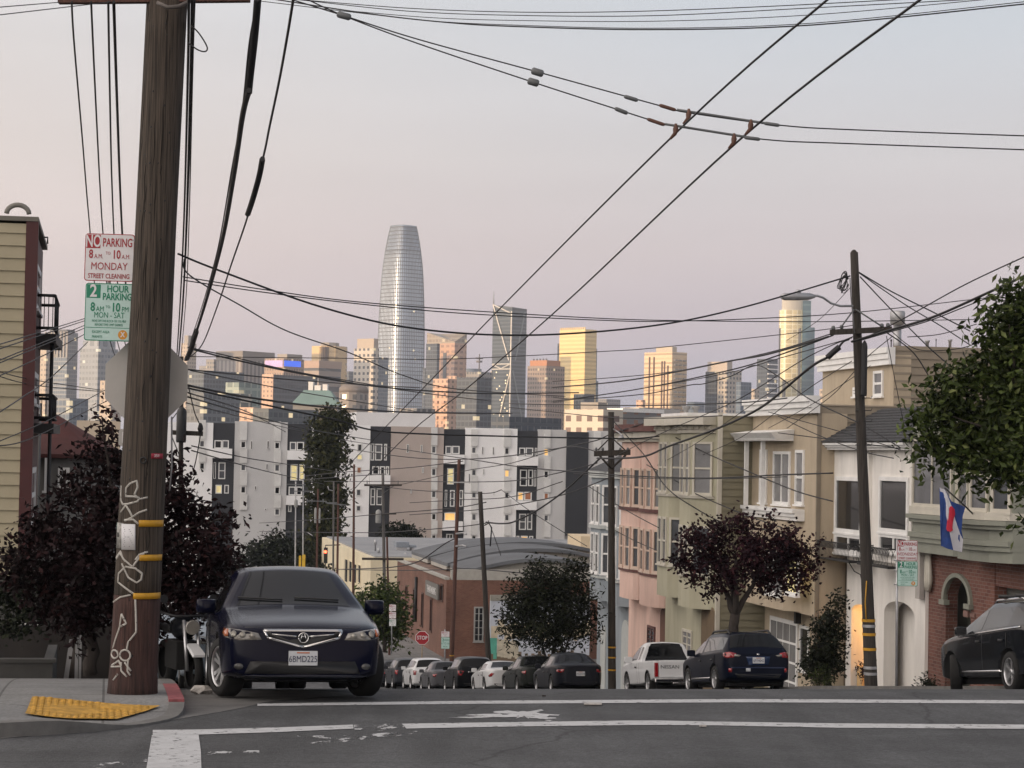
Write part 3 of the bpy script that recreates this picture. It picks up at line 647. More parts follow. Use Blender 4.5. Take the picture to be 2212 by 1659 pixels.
# hood on two thin posts
hx0, hx1, hz0, hz1 = U(1618, 945), U(1716, 945), Z(1670, 951), Z(1670, 936)
mb = MB(SROT); dxp = lambda u, o, z: (T - o, s1 - u, z)
mb.hexa([dxp(hx0 + .1, 0, hz0), dxp(hx1 - .1, 0, hz0), dxp(hx1 - .05, .62, hz0), dxp(hx0 + .05, .62, hz0)], [dxp(hx0, 0, hz1 + .12), dxp(hx1, 0, hz1 + .12), dxp(hx1 + .05, .85, hz1), dxp(hx0 - .05, .85, hz1)])
for k in range(26): u = hx0 + (hx1 - hx0) * (k + .5) / 26; mb.hexa([dxp(u - .03, 0, hz0 - .03), dxp(u + .03, 0, hz0 - .03), dxp(u + .03, .66, hz0 - .03), dxp(u - .03, .66, hz0 - .03)], [dxp(u - .03, 0, hz0 + .05), dxp(u + .03, 0, hz0 + .05), dxp(u + .03, .7, hz0 + .05), dxp(u - .03, .7, hz0 + .05)])
mb.build('window_hood', w_paint, r)
zsb, zst = Z(1680, 1120), Z(1680, 1096)
for x in (1634, 1670):
    mb = MB(SROT); u = U(x, 1000); mb.panel(P0, P1, zst, hz0, .3, .44, u - .06, u + .06); mb.build('post', w_paint, r)
for (x0, x1, y0, y1, gm, st) in ((1643, 1658, 971, 1086, g_grey, 'dh'), (1672, 1708, 975, 1090, g_blind, 'two'), (1720, 1738, 972, 1090, g_blind, 'dh')): win_px(r, P0, P1, x0, y0, x1, y1, w_paint, gm, st, fw=.1)
band(r, 'belt', w_paint, P0, P1, zsb, zst, .42, U(1600, 1108), U(1738, 1108))
# lower floor: bay, garage, sconce
mb = MB(SROT); mb.prism(bay_poly(T, s0 + 1.6, s1 - .5, .45, .5), zbay + .05, zsb - .05); bayo = mb.build('bay', tan_s, r)
win_px(bayo, (T - .45, s1), (T - .45, s0), 1655, 1190, 1690, 1285, w_paint, g_blind, 'two'); win_px(bayo, (T - .45, s1), (T - .45, s0), 1700, 1195, 1725, 1285, w_paint, g_lit2, 'dh')
G0, G1 = (T + .55, s1), (T + .55, s0)
gu0, gu1, gz0, gz1 = hit(1664, 1440, G0, G1)[0], hit(1724, 1440, G0, G1)[0], G(s1) + .0, hit(1700, 1338, G0, G1)[1]
mb = MB(SROT); mb.panel(G0, G1, gz0 - .6, gz1, -.03, .05, gu0, gu1); gd = mb.build('garage_door', w_paint, r)
for i in range(4):
    for j in range(4):
        w = (gu1 - gu0 - .25) / 4; h = (gz1 - gz0 - .2) / 4
        mb = MB(SROT); mb.panel(G0, G1, gz0 + .1 + j * h + .04, gz0 + .1 + (j + 1) * h - .04, .0, .056, gu0 + .12 + i * w + .03, gu0 + .12 + (i + 1) * w - .03); mb.build('pane', g_blind, gd)
win_px(r, G0, G1, 1729, 1352, 1749, 1450, w_paint, g_dark, 'fixed', fw=.1)
mb = MB(SROT); u = hit(1735, 1330, G0, G1)[0]; z = hit(1735, 1333, G0, G1)[1]
mb.panel(G0, G1, z - .22, z + .22, .1, .3, u - .1, u + .1); mb.panel(G0, G1, z + .22, z + .3, .02, .33, u - .13, u + .13); mb.build('wall_lantern', black_iron, r)
# set-back storey
T2 = 25.3; A0, A1 = (T2, s1), (T2, s0 + .05); ztop2 = hit(1920, 748, A0, A1)[1]
mb = MB(SROT); mb.panel(A0, A1, zt + .28, ztop2 - .3, -.6, 0); mb.build('top_floor_front', tan_s, r)
mb = MB(SROT); mb.prism([(T2 + .1, s0 + .1), (T2 + 5.2, s0 + .1), (T2 + 5.2, s1), (T2 + .1, s1)], zt + .2, ztop2 - .06); mb.build('top_floor', sid_t, r)
siding((T2 + .02, s0 + .08), (T2 + 5.2, s0 + .08), zt + .3, ztop2, .26, sid_t, 'siding', r)
band(r, 'cornice', w_paint, A0, A1, ztop2 - .62, ztop2 - .05, .28, -.1, 7.6)
for x0, x1, y0 in ((1845, 1870, 836), (1889, 1909, 801)): win_px(r, A0, A1, x0, y0, x1, 856, w_paint, g_grey, 'dh')
# -- olive house with two angled bays, bracketed cornice and lapped side wall
s0, s1, T = 78.7, 86.3, 21.5
P0, P1 = (T, s1), (T, s0); olive = H('olive_stucco', '#a7a38e', rough=.8, var=.13, scale=1.6, stretch=(1, 1, .22), bump=.1, bscale=90); olive_s = H('olive_siding', '#797461', rough=.75, var=.08, scale=2)
Z = lambda x, y: hit(x, y, (20.8, s1), (20.8, s0))[1]
r = thing('terraced_house', 'olive green house with angled bays, dentil cornice and lapped side wall', 'house', S(s0, T, G(s0)), SA)
zc = Z(1530, 934); ztp = Z(1540, 895); zsill = Z(1490, 1073); zlow = Z(1490, 1318); zgr = G(s1) - 1.5
mb = MB(SROT); mb.prism([(T, s0 + .05), (T + DEPTH, s0 + .05), (T + DEPTH, s1), (T, s1)], zgr, ztp - .05); mb.build('wall', olive, r)
siding((T, s0 + .03), (T + DEPTH, s0 + .03), zgr, ztp, .26, olive_s, 'siding', r)
for k, (sn, sf) in enumerate(((79.3, 82.3), (82.6, 85.6))):
    fp = bay_poly(T, sn, sf, .7); zlo = zlow + (.05 if k == 0 else .55 - .3)
    mb = MB(SROT); mb.prism(fp, zlo, zc); b = mb.build('bay', olive, r)
    mb = MB(SROT); grow = lambda e: [(p[0] - (e if i not in (0, 5) else 0), p[1] + (e * .6 if i in (3, 4) else -e * .6 if i in (1, 2) else 0)) for i, p in enumerate(fp)]
    mb.prism(grow(.07), zsill - .05, zsill + .03); mb.build('sill_band', cream, b)
    mb = MB(SROT); mb.prism(grow(.12), zc, zc + .12); mb.prism(grow(.55), ztp - .34, ztp - .02); mb.prism(grow(.16), zc + .12, ztp - .34)
    for f0, f1 in ((fp[1], fp[2]), (fp[2], fp[3])):
        l = math.dist(f0, f1); n = int(l / .2)
        for i in range(n):
            u = (i + .5) * l / n; mb.panel(f1, f0, zc + .13, zc + .26, .05, .24, l - u - .05, l - u + .05)
    c = mb.build('cornice', cream, b)
    mb = MB(SROT)
    for f0, f1 in ((fp[1], fp[2]), (fp[2], fp[3])):
        l = math.dist(f0, f1)
        for i in range(3): u = (i + .5) * l / 3; mb.panel(f1, f0, zc + .27, ztp - .35, .05, .42, l - u - .06, l - u + .06)
    mb.build('bracket', H('bracket_brown', '#4a3a30', var=.2), c)
    for z0, z1 in ((zsill + .08, zsill + 2.0), (zlo + 1.2, zlo + 3.0)):
        for f0, f1 in ((fp[2], fp[1]), (fp[3], fp[2])):
            l = math.dist(f0, f1); wdt = .82 if l < 1.2 else .6
            cs = [l / 2] if l < 1.2 else [l * .27, l * .73]
            for c_ in cs: window(b, f0, f1, c_ - wdt / 2, c_ + wdt / 2, z0, z1, cream, g_blind if z0 > zsill else g_grey, 'dh', fw=.08)
mb = MB(SROT); mb.box(T - .05, T + .1, s0 - .02, s0 + .1, zgr, ztp + .1); mb.build('corner_board', cream, r)
Pa, Pb = (T, s1), (T, s0)
win_px(r, Pa, Pb, 1475, 1360, 1496, 1440, cream, g_blind, 'grid', fw=.1)
mb = MB(SROT); u0_, u1_ = hit(1516, 1400, Pa, Pb)[0], hit(1544, 1400, Pa, Pb)[0]
mb.plate(Pa, Pb, [(u0_, zgr), (u1_, zgr), (u1_, hit(1540, 1322, Pa, Pb)[1]), (u1_ - .3, hit(1530, 1310, Pa, Pb)[1]), (u0_ + .3, hit(1530, 1310, Pa, Pb)[1]), (u0_, hit(1520, 1322, Pa, Pb)[1])], .0, .04); mb.build('door', H('tan_door', '#6b5a45', var=.15), r)
# -- pink house with rounded bays
s0, s1, T = 86.3, 93.9, 21.8
P0, P1 = (T, s1), (T, s0); pink = H('pink_stucco', '#d2b3a6', rough=.85, var=.13, scale=1.6, stretch=(1, 1, .22), bump=.12, bscale=90); maroon = H('maroon_trim', '#5c3a36', var=.15); pinkd = H('pink_trim', '#c8b3a4', var=.06)
Z = lambda x, y: hit(x, y, (21.1, s1), (21.1, s0))[1]
r = thing('terraced_house', 'salmon pink house with rounded bays and dark red tile eave', 'house', S(s0, T, G(s0)), SA)
ztp = Z(1385, 932); zw0, zw1 = Z(1385, 1100), Z(1385, 1012); zl = Z(1385, 1306)
mb = MB(SROT); mb.prism([(T, s0), (T + DEPTH, s0), (T + DEPTH, s1), (T, s1)], G(s1) - 1.5, ztp + .1); mb.build('wall', pink, r)
for k, (sn, sf) in enumerate(((86.6, 89.9), (90.2, 93.5))):
    fp = bay_poly(T, sn, sf, .75, curved=True); dz = .25 * k
    mb = MB(SROT); mb.prism(fp, zl + dz * .3, ztp - .28); b = mb.build('bay', pink, r)
    sc_ = lambda e: [(p[0] - (e if 0 < i < len(fp) - 1 else 0), (sn + sf) / 2 + (p[1] - (sn + sf) / 2) * (1 + e * .5)) for i, p in enumerate(fp)]
    mb = MB(SROT); mb.prism(sc_(.1), zw0 - .1, zw0 + .04); mb.prism(sc_(.06), zl + 1.2, zl + 1.3); mb.prism(sc_(.5), ztp - .02, ztp + .14); mb.prism(sc_(.3), ztp + .14, ztp + .3); mb.build('tile_eave', maroon, b)
    mb = MB(SROT); mb.prism(sc_(.34), ztp - .30, ztp - .03); mb.prism(sc_(.2), ztp - .42, ztp - .302); mb.build('cornice', cream, b)
    for z0, z1 in ((zw0 + .08, zw1), (zl + 1.36, zl + 3.05)):
        for i in (2, 4, 6, 8):
            f0, f1 = fp[i + 1], fp[i]; l = math.dist(f0, f1)
            window(b, f0, f1, -.08, l + .08, z0, z1, pinkd, g_grey if z0 < zw0 else (g_blind if (i + k) % 3 else g_grey), 'dh', fw=.08, sill=.02)
mb = MB(SROT); mb.prism([(T + .5, s0 + .2), (T + 8, s0 + .2), (T + 8, s0 + 4.5), (T + .5, s0 + 4.5)], ztp, ztp + .75); mb.build('parapet', w_paint, r)
mb = MB(SROT); u0_, u1_ = hit(1427, 1400, P0, P1)[0], hit(1443, 1400, P0, P1)[0]; mb.plate(P0, P1, arch_poly(u0_, u1_, G(s1) - 1, hit(1430, 1330, P0, P1)[1], rise=.35), 0, .04); mb.build('door', H('brown_door', '#6a4536', var=.15), r)
win_px(r, P0, P1, 1400, 1352, 1416, 1402, maroon, g_grey, 'grid', fw=.1)
# -- blue grey house
s0, s1, T = 93.9, 101.5, 22.1
P0, P1 = (T, s1), (T, s0); blue = H('blue_grey_stucco', '#8a9298', rough=.8, var=.13, scale=1.6, stretch=(1, 1, .22)); pblue = H('pale_grey_trim', '#aeb2b0', var=.06)
Z = lambda x, y: hit(x, y, (21.5, s1), (21.5, s0))[1]
r = thing('terraced_house', 'blue grey house with white framed bay windows, farthest of the row', 'house', S(s0, T, G(s0)), SA)
ztp = Z(1300, 1020); zs = Z(1300, 1135); zw1 = Z(1300, 1045); zl = Z(1300, 1300)
mb = MB(SROT); mb.prism([(T, s0), (T + DEPTH, s0), (T + DEPTH, s1), (T, s1)], G(s1) - 1.5, ztp); mb.build('wall', blue, r)
mb = MB(SROT); mb.hexa([(T - .6, s0 - .1, ztp + .05), (T + 9, s0 - .1, ztp + .05), (T + 9, s1 + .2, ztp + .05), (T - .6, s1 + .2, ztp + .05)], [(T + 2.5, s0 + .2, ztp + 1.7), (T + 6, s0 + .2, ztp + 1.7), (T + 6, s1 - 2, ztp + 1.7), (T + 2.5, s1 - 2, ztp + 1.7)]); mb.build('roof', slate, r)
for k, (sn, sf) in enumerate(((94.3, 97.4), (97.8, 101.1))):
    fp = bay_poly(T, sn, sf, .6, .6); mb = MB(SROT); mb.prism(fp, zl, ztp - .02); b = mb.build('bay', blue, r)
    sc_ = lambda e: [(p[0] - (e if i not in (0, 5) else 0), p[1] + (e * .6 if i in (3, 4) else -e * .6 if i in (1, 2) else 0)) for i, p in enumerate(fp)]
    mb = MB(SROT); mb.prism(sc_(.1), zs - .16, zs); mb.build('trim_band', pblue, b); mb = MB(SROT); mb.prism(sc_(.12), ztp - .25, ztp + .02); mb.build('trim_band', pblue, b); mb = MB(SROT); mb.prism(sc_(.1), zl + 1.0, zl + 1.1); mb.build('trim_band', pblue, b)
    for z0, z1 in ((zs + .05, zw1 - .05), (zl + 1.2, zl + 3.0)):
        for f0, f1 in ((fp[2], fp[1]), (fp[3], fp[2])):
            l = math.dist(f0, f1); cs = [l / 2] if l < 1.2 else [l * .27, l * .73]
            for c_ in cs: window(b, f0, f1, c_ - .34, c_ + .34, z0, z1, w_paint, g_dark if (k + int(c_ * 3)) % 2 else g_grey, 'dh', fw=.09)
mb = MB(SROT); mb.plate(P0, P1, arch_poly(5.2, 6.6, G(s1) - 1, G(s0) + 2.4, rise=.6), 0, .05); mb.build('door', pblue, r); mb = MB(SROT); mb.plate(P0, P1, arch_poly(1.0, 2.0, G(s1) - 1, G(s0) + 2.0, rise=.4), 0, .05); mb.build('door', pblue, r)
# ------------------------------------------------------------------ left side: beige corner building
c1 = lambda x, y: (x * .2507, 442.4 + y * .2507)
s0, s1, T = 46.0, 52.6, -1.62
A0, A1 = (T - 14, s0), (T, s0); B0, B1 = (T, s0), (T, s1)
beige = H('beige_siding', '#a0977f', rough=.75, var=.07, scale=1.5); red_trim = H('dark_red_trim', '#431a1b', rough=.6, var=.12, scale=3)
r = thing('corner_house', 'beige board-sided building with dark red street front at the left edge', 'house', S(s0, T, G(s0)), SA)
ztp = hit(60, 478, A0, A1)[1]; zg = G(s1) - 1
mb = MB(SROT); mb.prism([(T - 14, s0 + .06), (T - .02, s0 + .06), (T - .02, s1), (T - 14, s1)], zg, ztp - .05); mb.build('wall', beige, r)
siding(A0, (T - .02, s0), zg, ztp - .05, .25, beige, 'siding', r)
mb = MB(SROT); mb.panel(B0, B1, zg, ztp - .05, -.02, .02, .02); mb.panel(B0, B1, zg, ztp, -.12, .12, -.04, .18); mb.build('street_front', red_trim, r)
mb = MB(SROT); mb.prism([(T - 14, s0 - .06), (T + .12, s0 - .06), (T + .12, s1), (T - 14, s1)], ztp, ztp + .09); mb.build('eave', H('grey_eave', '#6b675f', var=.1), r)
q = hit(38, 462, A0, A1); mb = MB(SROT); cx = T - 14 + q[0]
mb.tube([(cx + .22 * math.cos(math.pi * i / 10), s0 + .1, ztp + .15 + .18 * math.sin(math.pi * i / 10)) for i in range(11)], .05, 6); mb.build('roof_vent', H('vent_grey', '#77746e'), r)
mb = MB(SROT); mb.tube([(T, s1 - 3, ztp + .02), (T + .2, s1 - 3, ztp + .02), (T + .2, s1 - 3, ztp - .12)], .02, 5); mb.build('bracket', black_iron, r)
for y0, y1 in ((594, 690), (818, 882), (1005, 1110)):
    z1_, z0_ = hit(86, y0, B0, B1)[1], hit(86, y1, B0, B1)[1]; window(r, B0, B1, 2.0, 4.6, z0_, z1_, w_paint, g_blind, 'dh', fw=.12)
# balcony on the street front
for (y0, y1, yb, x1) in ((650, 718, 745, 122), (858, 905, 960, 118)):
    sB = s1 - 1.4; tB = T + .40
    zt_, zb_ = hit(105, y0, (T, s0 + 5), (T + 1, s0 + 5))[1], hit(105, y1, (T, s0 + 5), (T + 1, s0 + 5))[1]
    mb = MB(SROT)
    for z in (zt_, zb_): mb.tube([(T, s1 - 3.4, z), (tB, s1 - 3.4, z), (tB, s1, z), (T, s1, z)], .035, 6)
    for i in range(16): mb.tube([(tB, s1 - 3.4 + i * .226, zb_), (tB, s1 - 3.4 + i * .226, zt_)], .012, 4)
    for i in range(5): mb.tube([(T + i * .09, s1 - 3.4, zb_), (T + i * .09, s1 - 3.4, zt_)], .012, 4)
    mb.prism([(T, s1 - 3.5), (tB + .04, s1 - 3.5), (tB + .1, s1 + .1), (T, s1 + .1)], zb_ - .32, zb_ - .12); mb.build('balcony', black_iron, r)
mb = MB(SROT); mb.tube([(T + .36, s1 - 3.3, zt_ + 1.2), (T + .36, s1 - 3.3, G(s1))], .04, 6); mb.build('balcony_post', black_iron, r)
# grey house with conical red roof beyond it
s0, s1, T = 62, 72, -1.9
r = thing('turret_house', 'grey house with a dark red cone roof behind the left tree', 'house', S(s0, T, G(s0)), SA)
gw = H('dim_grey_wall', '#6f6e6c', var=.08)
zt_ = hit_s(120, 985, 62)[1]; tc_ = hit_s(112, 960, 62)[0]
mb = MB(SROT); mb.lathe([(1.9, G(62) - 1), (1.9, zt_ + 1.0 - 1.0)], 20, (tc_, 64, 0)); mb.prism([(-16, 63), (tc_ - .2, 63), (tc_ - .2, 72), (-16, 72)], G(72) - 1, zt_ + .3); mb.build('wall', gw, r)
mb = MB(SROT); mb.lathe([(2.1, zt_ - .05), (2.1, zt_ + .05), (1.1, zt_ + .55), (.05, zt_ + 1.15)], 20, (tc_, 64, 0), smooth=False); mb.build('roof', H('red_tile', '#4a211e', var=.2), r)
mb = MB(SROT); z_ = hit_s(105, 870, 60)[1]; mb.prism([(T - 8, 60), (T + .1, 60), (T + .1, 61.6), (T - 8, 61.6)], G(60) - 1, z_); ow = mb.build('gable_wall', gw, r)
band(r, 'cornice', w_paint, (T - 8, 60), (T + .1, 60), z_ - .3, z_ + .1, .25)
for (x0, x1, y0, y1) in ((96, 108, 985, 1060), (125, 150, 1010, 1055)): win_px(r, (tc_ - 4, 62), (tc_ + 4, 62), x0, y0, x1, y1, w_paint, g_grey, 'dh')
s0 = 100
mb = MB(SROT); t0_, z_ = hit_s(166, 908, 100); t1_ = hit_s(260, 905, 100)[0]; mb.prism([(t0_, 100), (t1_, 100), (t1_, 108), (t0_, 108)], G(100) - 2, z_); o = mb.build('house_wall', H('cream_plaster', '#c3b4a0', var=.06)); o.name = 'cream_house'; tag(o, 'cream plaster house gable behind the plum tree beside the stop sign', 'house')
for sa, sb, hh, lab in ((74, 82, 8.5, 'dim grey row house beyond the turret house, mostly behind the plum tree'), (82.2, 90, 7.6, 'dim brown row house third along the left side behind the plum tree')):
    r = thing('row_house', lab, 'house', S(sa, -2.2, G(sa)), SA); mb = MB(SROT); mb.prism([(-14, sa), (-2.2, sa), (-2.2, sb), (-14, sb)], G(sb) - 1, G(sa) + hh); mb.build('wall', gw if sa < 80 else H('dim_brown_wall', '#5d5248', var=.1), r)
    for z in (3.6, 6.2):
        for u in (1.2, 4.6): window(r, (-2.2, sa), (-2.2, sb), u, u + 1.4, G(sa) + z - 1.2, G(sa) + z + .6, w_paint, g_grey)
# low front yards under the tree
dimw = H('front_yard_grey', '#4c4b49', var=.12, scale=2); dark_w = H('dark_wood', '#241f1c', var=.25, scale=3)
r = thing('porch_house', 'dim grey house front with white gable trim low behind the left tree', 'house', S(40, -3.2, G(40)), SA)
PA, PB = (-9, 40.0), (-1.5, 40.0)
hz = lambda x, y: hit(x, y, PA, PB)
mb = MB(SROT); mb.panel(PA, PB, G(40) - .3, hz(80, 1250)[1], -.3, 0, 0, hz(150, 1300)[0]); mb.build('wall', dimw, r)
mb = MB(SROT)
for a, b in (((36, 1344), (82, 1344)), ((82, 1344), (96, 1326))):
    p, q = hz(*a), hz(*b); mb.plate(PA, PB, [(p[0], p[1] - .06), (q[0], q[1] - .06), (q[0], q[1] + .03), (p[0], p[1] + .03)], .0, .22)
mb.build('gable_trim', w_paint, r)
for x, w in ((78, 5), (103, 8), (128, 5)):
    mb = MB(SROT); u0_, u1_ = hz(x, 1400)[0], hz(x + w, 1400)[0]; mb.panel(PA, PB, G(40), hz(x, 1335)[1], .02, .14, u0_, u1_); mb.build('post', H('post_grey', '#8d8b88'), r)
mb = MB(SROT); mb.panel(PA, PB, hz(50, 1440)[1], hz(50, 1378)[1], .0, .03, hz(41, 1400)[0], hz(47, 1400)[0]); mb.build('lit_window', g_lit2, r)
mb = MB(SROT); t0_, z1_ = hit_s(-60, 1431, 33); t1_ = hit_s(114, 1431, 33)[0]; zlo = G(33) - .1
mb.prism([(t0_, 33), (t1_, 33), (t1_, 33.14), (t0_, 33.14)], zlo, z1_); mb.prism([(t0_, 33 - .03), (t1_ + .04, 33 - .03), (t1_ + .04, 33.2), (t0_, 33.2)], z1_, z1_ + .05); mb.prism([(t1_ - .14, 33.15), (t1_, 33.15), (t1_, 36), (t1_ - .14, 36)], zlo - .4, z1_); tag(mb.build('planter_wall', H('planter_grey', '#3b3a38', var=.2)), 'low dark planter wall on the pavement below the left tree', 'planter')
for i, (x, y0, w, lean) in enumerate(((150, 1382, 10, .1), (163, 1378, 7, .0), (172, 1372, 5, .0))):
    t_, z_ = hit_s(x, y0, 33.6); mb = MB(SROT); wd_ = w * 33 / F; mb.hexa([(t_ - .1 * lean * 10, 33.6, G(33.6) - .1), (t_ - lean + wd_, 33.6, G(33.6) - .1), (t_ - lean + wd_, 33.66, G(33.6) - .1), (t_ - lean, 33.66, G(33.6) - .1)], [(t_, 33.6, z_), (t_ + wd_, 33.6, z_), (t_ + wd_, 33.66, z_), (t_, 33.66, z_)])
    tag(mb.build('fence_board', H('weathered_board', '#8b8a8a', var=.2)), ('pale leaning fence board, leftmost of the boards left of the big pole', 'pale upright fence board in the middle of the boards left of the big pole', 'narrow fence board nearest the big pole')[i], 'fence', 'fence boards below the left tree')
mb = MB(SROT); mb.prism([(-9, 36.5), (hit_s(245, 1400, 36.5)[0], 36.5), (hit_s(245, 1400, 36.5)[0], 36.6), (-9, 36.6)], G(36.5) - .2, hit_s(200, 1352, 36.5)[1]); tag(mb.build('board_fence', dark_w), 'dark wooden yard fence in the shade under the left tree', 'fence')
# ------------------------------------------------------------------ long apartment block across the valley
SB = 288.0
c4 = lambda x, y: (353.9 + .2507 * x, 690.1 + .2507 * y); c6 = lambda x, y: (884.8 + .2133 * x, 840.6 + .2133 * y)
PL, PR = (hit_s(380, 980, SB)[0], SB), (hit_s(1345, 980, SB)[0], SB)
hb = lambda x, y: hit(x, y, PL, PR)
ap_w, ap_g, ap_t, ap_d, ap_p = H('render_white', '#ebebeb', var=.05, scale=.3), H('render_grey', '#c0c0c0', var=.05, scale=.3), H('render_tan', '#b0a49d', var=.05, scale=.3), H('render_charcoal', '#2c2e33', var=.1, scale=.3), H('render_pale', '#d0d0ce', var=.12, scale=.6, bump=.2, bscale=6)
ap_f = H('window_frame_white', '#d8d8d6', var=.05)
r = thing('apartment_block', 'long five-storey apartment block in white, grey, tan and charcoal panels', 'apartment block', S(SB, PL[0], G(SB)), SA)
mb = MB(SROT); ztb = hb(860, 925)[1]; mb.prism([(PL[0] - 6, SB + .5), (PR[0] + .2, SB + .5), (PR[0] + .2, SB + 17), (PL[0] - 6, SB + 17)], -22, ztb - .1); mb.build('roof_mass', ap_g, r)
secs = [(340, 458, 912, ap_w, .0), (458, 505, 914, ap_d, -.35), (505, 619, 911, ap_g, 0), (619, 671, 916, ap_d, -.35), (671, 798, 917, ap_w, 0), (798, 843, 921, ap_d, -.35), (843, 957, 922, ap_t, 0), (957, 1004, 927, ap_d, -.35), (1004, 1116, 925, ap_w, 0), (1116, 1161, 931, ap_d, -.35), (1161, 1222, 928, ap_g, 0), (1222, 1269, 933, ap_d, .3), (1269, 1345, 931, ap_g, .0)]
for x0, x1, yt, m, o in secs:
    mb = MB(SROT); xm = (x0 + x1) / 2; u0_, u1_ = hb(x0, 1040)[0], hb(x1, 1040)[0]
    mb.panel(PL, PR, -22 if x0 != 1222 else hb(1245, 1157)[1], hb(xm, yt)[1], -.6, o, u0_ + .002, u1_ - .002); mb.build('wall_panel', m, r)
zr_ = lambda x, y: hb(x, y)[1]
def pil(cf, x0, x1, ys, xs=0):
    """pale pier strips between the windows of one stack"""
    for y0, y1 in ys:
        (a, b), (c, d) = cf(x0, y0), cf(x1, y1); mb = MB(SROT); mb.panel(PL, PR, hb(c, d)[1], hb(a, b)[1], -.05, .28, hb(a, (b + d) / 2)[0], hb(c, (b + d) / 2)[0]); mb.build('pier', ap_p, r)
pil(c4, 655, 717, [(875, 1043), (1113, 1238), (1310, 1432), (1503, 1640)]); pil(c4, 950, 1008, [(880, 1048), (1120, 1245), (1315, 1438), (1510, 1625)])
pil(c6, 218, 280, [(388, 570), (655, 797), (882, 1022), (1105, 1252), (1330, 1470)]); pil(c6, 622, 688, [(405, 580), (657, 808), (882, 1035), (1108, 1257), (1335, 1475)]); pil(c6, 955, 1026, [(405, 588), (667, 812), (895, 1038), (1115, 1262), (1340, 1485)]); pil(c6, 1360, 1425, [(412, 596), (680, 822), (905, 1045), (1125, 1268), (1342, 1500)])
pil(c4, 300, 360, [(865, 1035), (1105, 1230)]); pil(c6, 1862, 1935, [(430, 610)])
WN = []   # crop, x0, y0, x1, y1, pane, style
for x0, rows in ((660, [(1047, 1110), (1243, 1307), (1435, 1500)]), (952, [(1055, 1118), (1247, 1312), (1440, 1507), (1628, 1690)]), (305, [(1040, 1102), (1232, 1295)])):
    for i, (a, b) in enumerate(rows): WN.append((c4, x0, a, x0 + 48, b, (g_dark, g_grey)[(i + x0) % 2], 'fixed'))
for x0, y0, x1, y1 in ((745, 1045, 762, 1120), (888, 1045, 908, 1120), (880, 1243, 898, 1297), (782, 1432, 798, 1470), (868, 1626, 886, 1646), (2092, 1075, 2112, 1150), (2122, 1463, 2136, 1500)): WN.append((c4, x0, y0, x1, y1, g_dark, 'fixed'))
for x0, y0, x1, y1, g, st in ((435, 1040, 500, 1112, g_dark, 'fixed'), (503, 1040, 560, 1112, g_grey, 'fixed'), (470, 1232, 530, 1375, g_grey, 'dh'), (428, 1230, 448, 1372, g_dark, 'fixed'), (445, 1425, 500, 1500, g_lit2, 'fixed'), (520, 1425, 560, 1500, g_grey, 'fixed'),
    (1085, 1055, 1140, 1128, g_grey, 'fixed'), (1145, 1055, 1207, 1128, g_dark, 'fixed'), (1090, 1247, 1152, 1388, g_lit2, 'dh'), (1165, 1247, 1212, 1388, g_lit2, 'dh'), (1075, 1440, 1135, 1515, g_grey, 'fixed'), (1140, 1440, 1190, 1515, g_dark, 'fixed'), (1070, 1600, 1100, 1658, g_grey, 'fixed'),
    (1780, 1070, 1812, 1215, g_grey, 'dh'), (1820, 1072, 1880, 1215, g_grey, 'dh'), (1898, 1072, 1922, 1215, g_dark, 'fixed'), (1795, 1265, 1855, 1338, g_dark, 'fixed'), (1862, 1265, 1905, 1338, g_dark, 'fixed'), (1912, 1265, 1940, 1338, g_grey, 'fixed'), (1780, 1455, 1820, 1600, g_grey, 'dh'), (1832, 1455, 1885, 1600, g_grey, 'dh'),
    (1665, 1070, 1710, 1135, g_dark, 'fixed'), (1660, 1160, 1712, 1212, g_lit2, 'fixed'), (1660, 1268, 1704, 1328, g_warm, 'fixed'), (1655, 1460, 1700, 1523, g_grey, 'fixed'), (1655, 1600, 1700, 1655, g_grey, 'fixed')): WN.append((c4, x0, y0, x1, y1, g, st))
for x0, rows in ((218, [(572, 653, g_grey), (800, 880, g_grey), (1025, 1103, g_grey), (1255, 1328, g_dark), (1470, 1526, g_dark)]), (624, [(582, 655, g_grey), (810, 880, g_grey), (1037, 1106, g_grey), (1258, 1333, g_grey), (1478, 1530, g_dark)]), (958, [(590, 665, g_dark), (815, 893, g_lit), (1040, 1113, g_dark), (1265, 1338, g_grey), (1487, 1540, g_dark)]), (1356, [(598, 680, g_lit), (825, 903, g_dark), (1048, 1123, g_warm), (1270, 1340, g_grey)])):
    for a, b, g in rows: WN.append((c6, x0, a, x0 + 52, b, g, 'fixed'))
for x0, y0, x1, y1 in ((112, 565, 130, 645), (125, 792, 143, 850), (5, 1015, 20, 1050), (730, 582, 748, 662), (838, 585, 856, 664), (742, 808, 757, 865), (598, 857, 610, 942), (846, 1035, 858, 1070)): WN.append((c6, x0, y0, x1, y1, g_dark, 'fixed'))
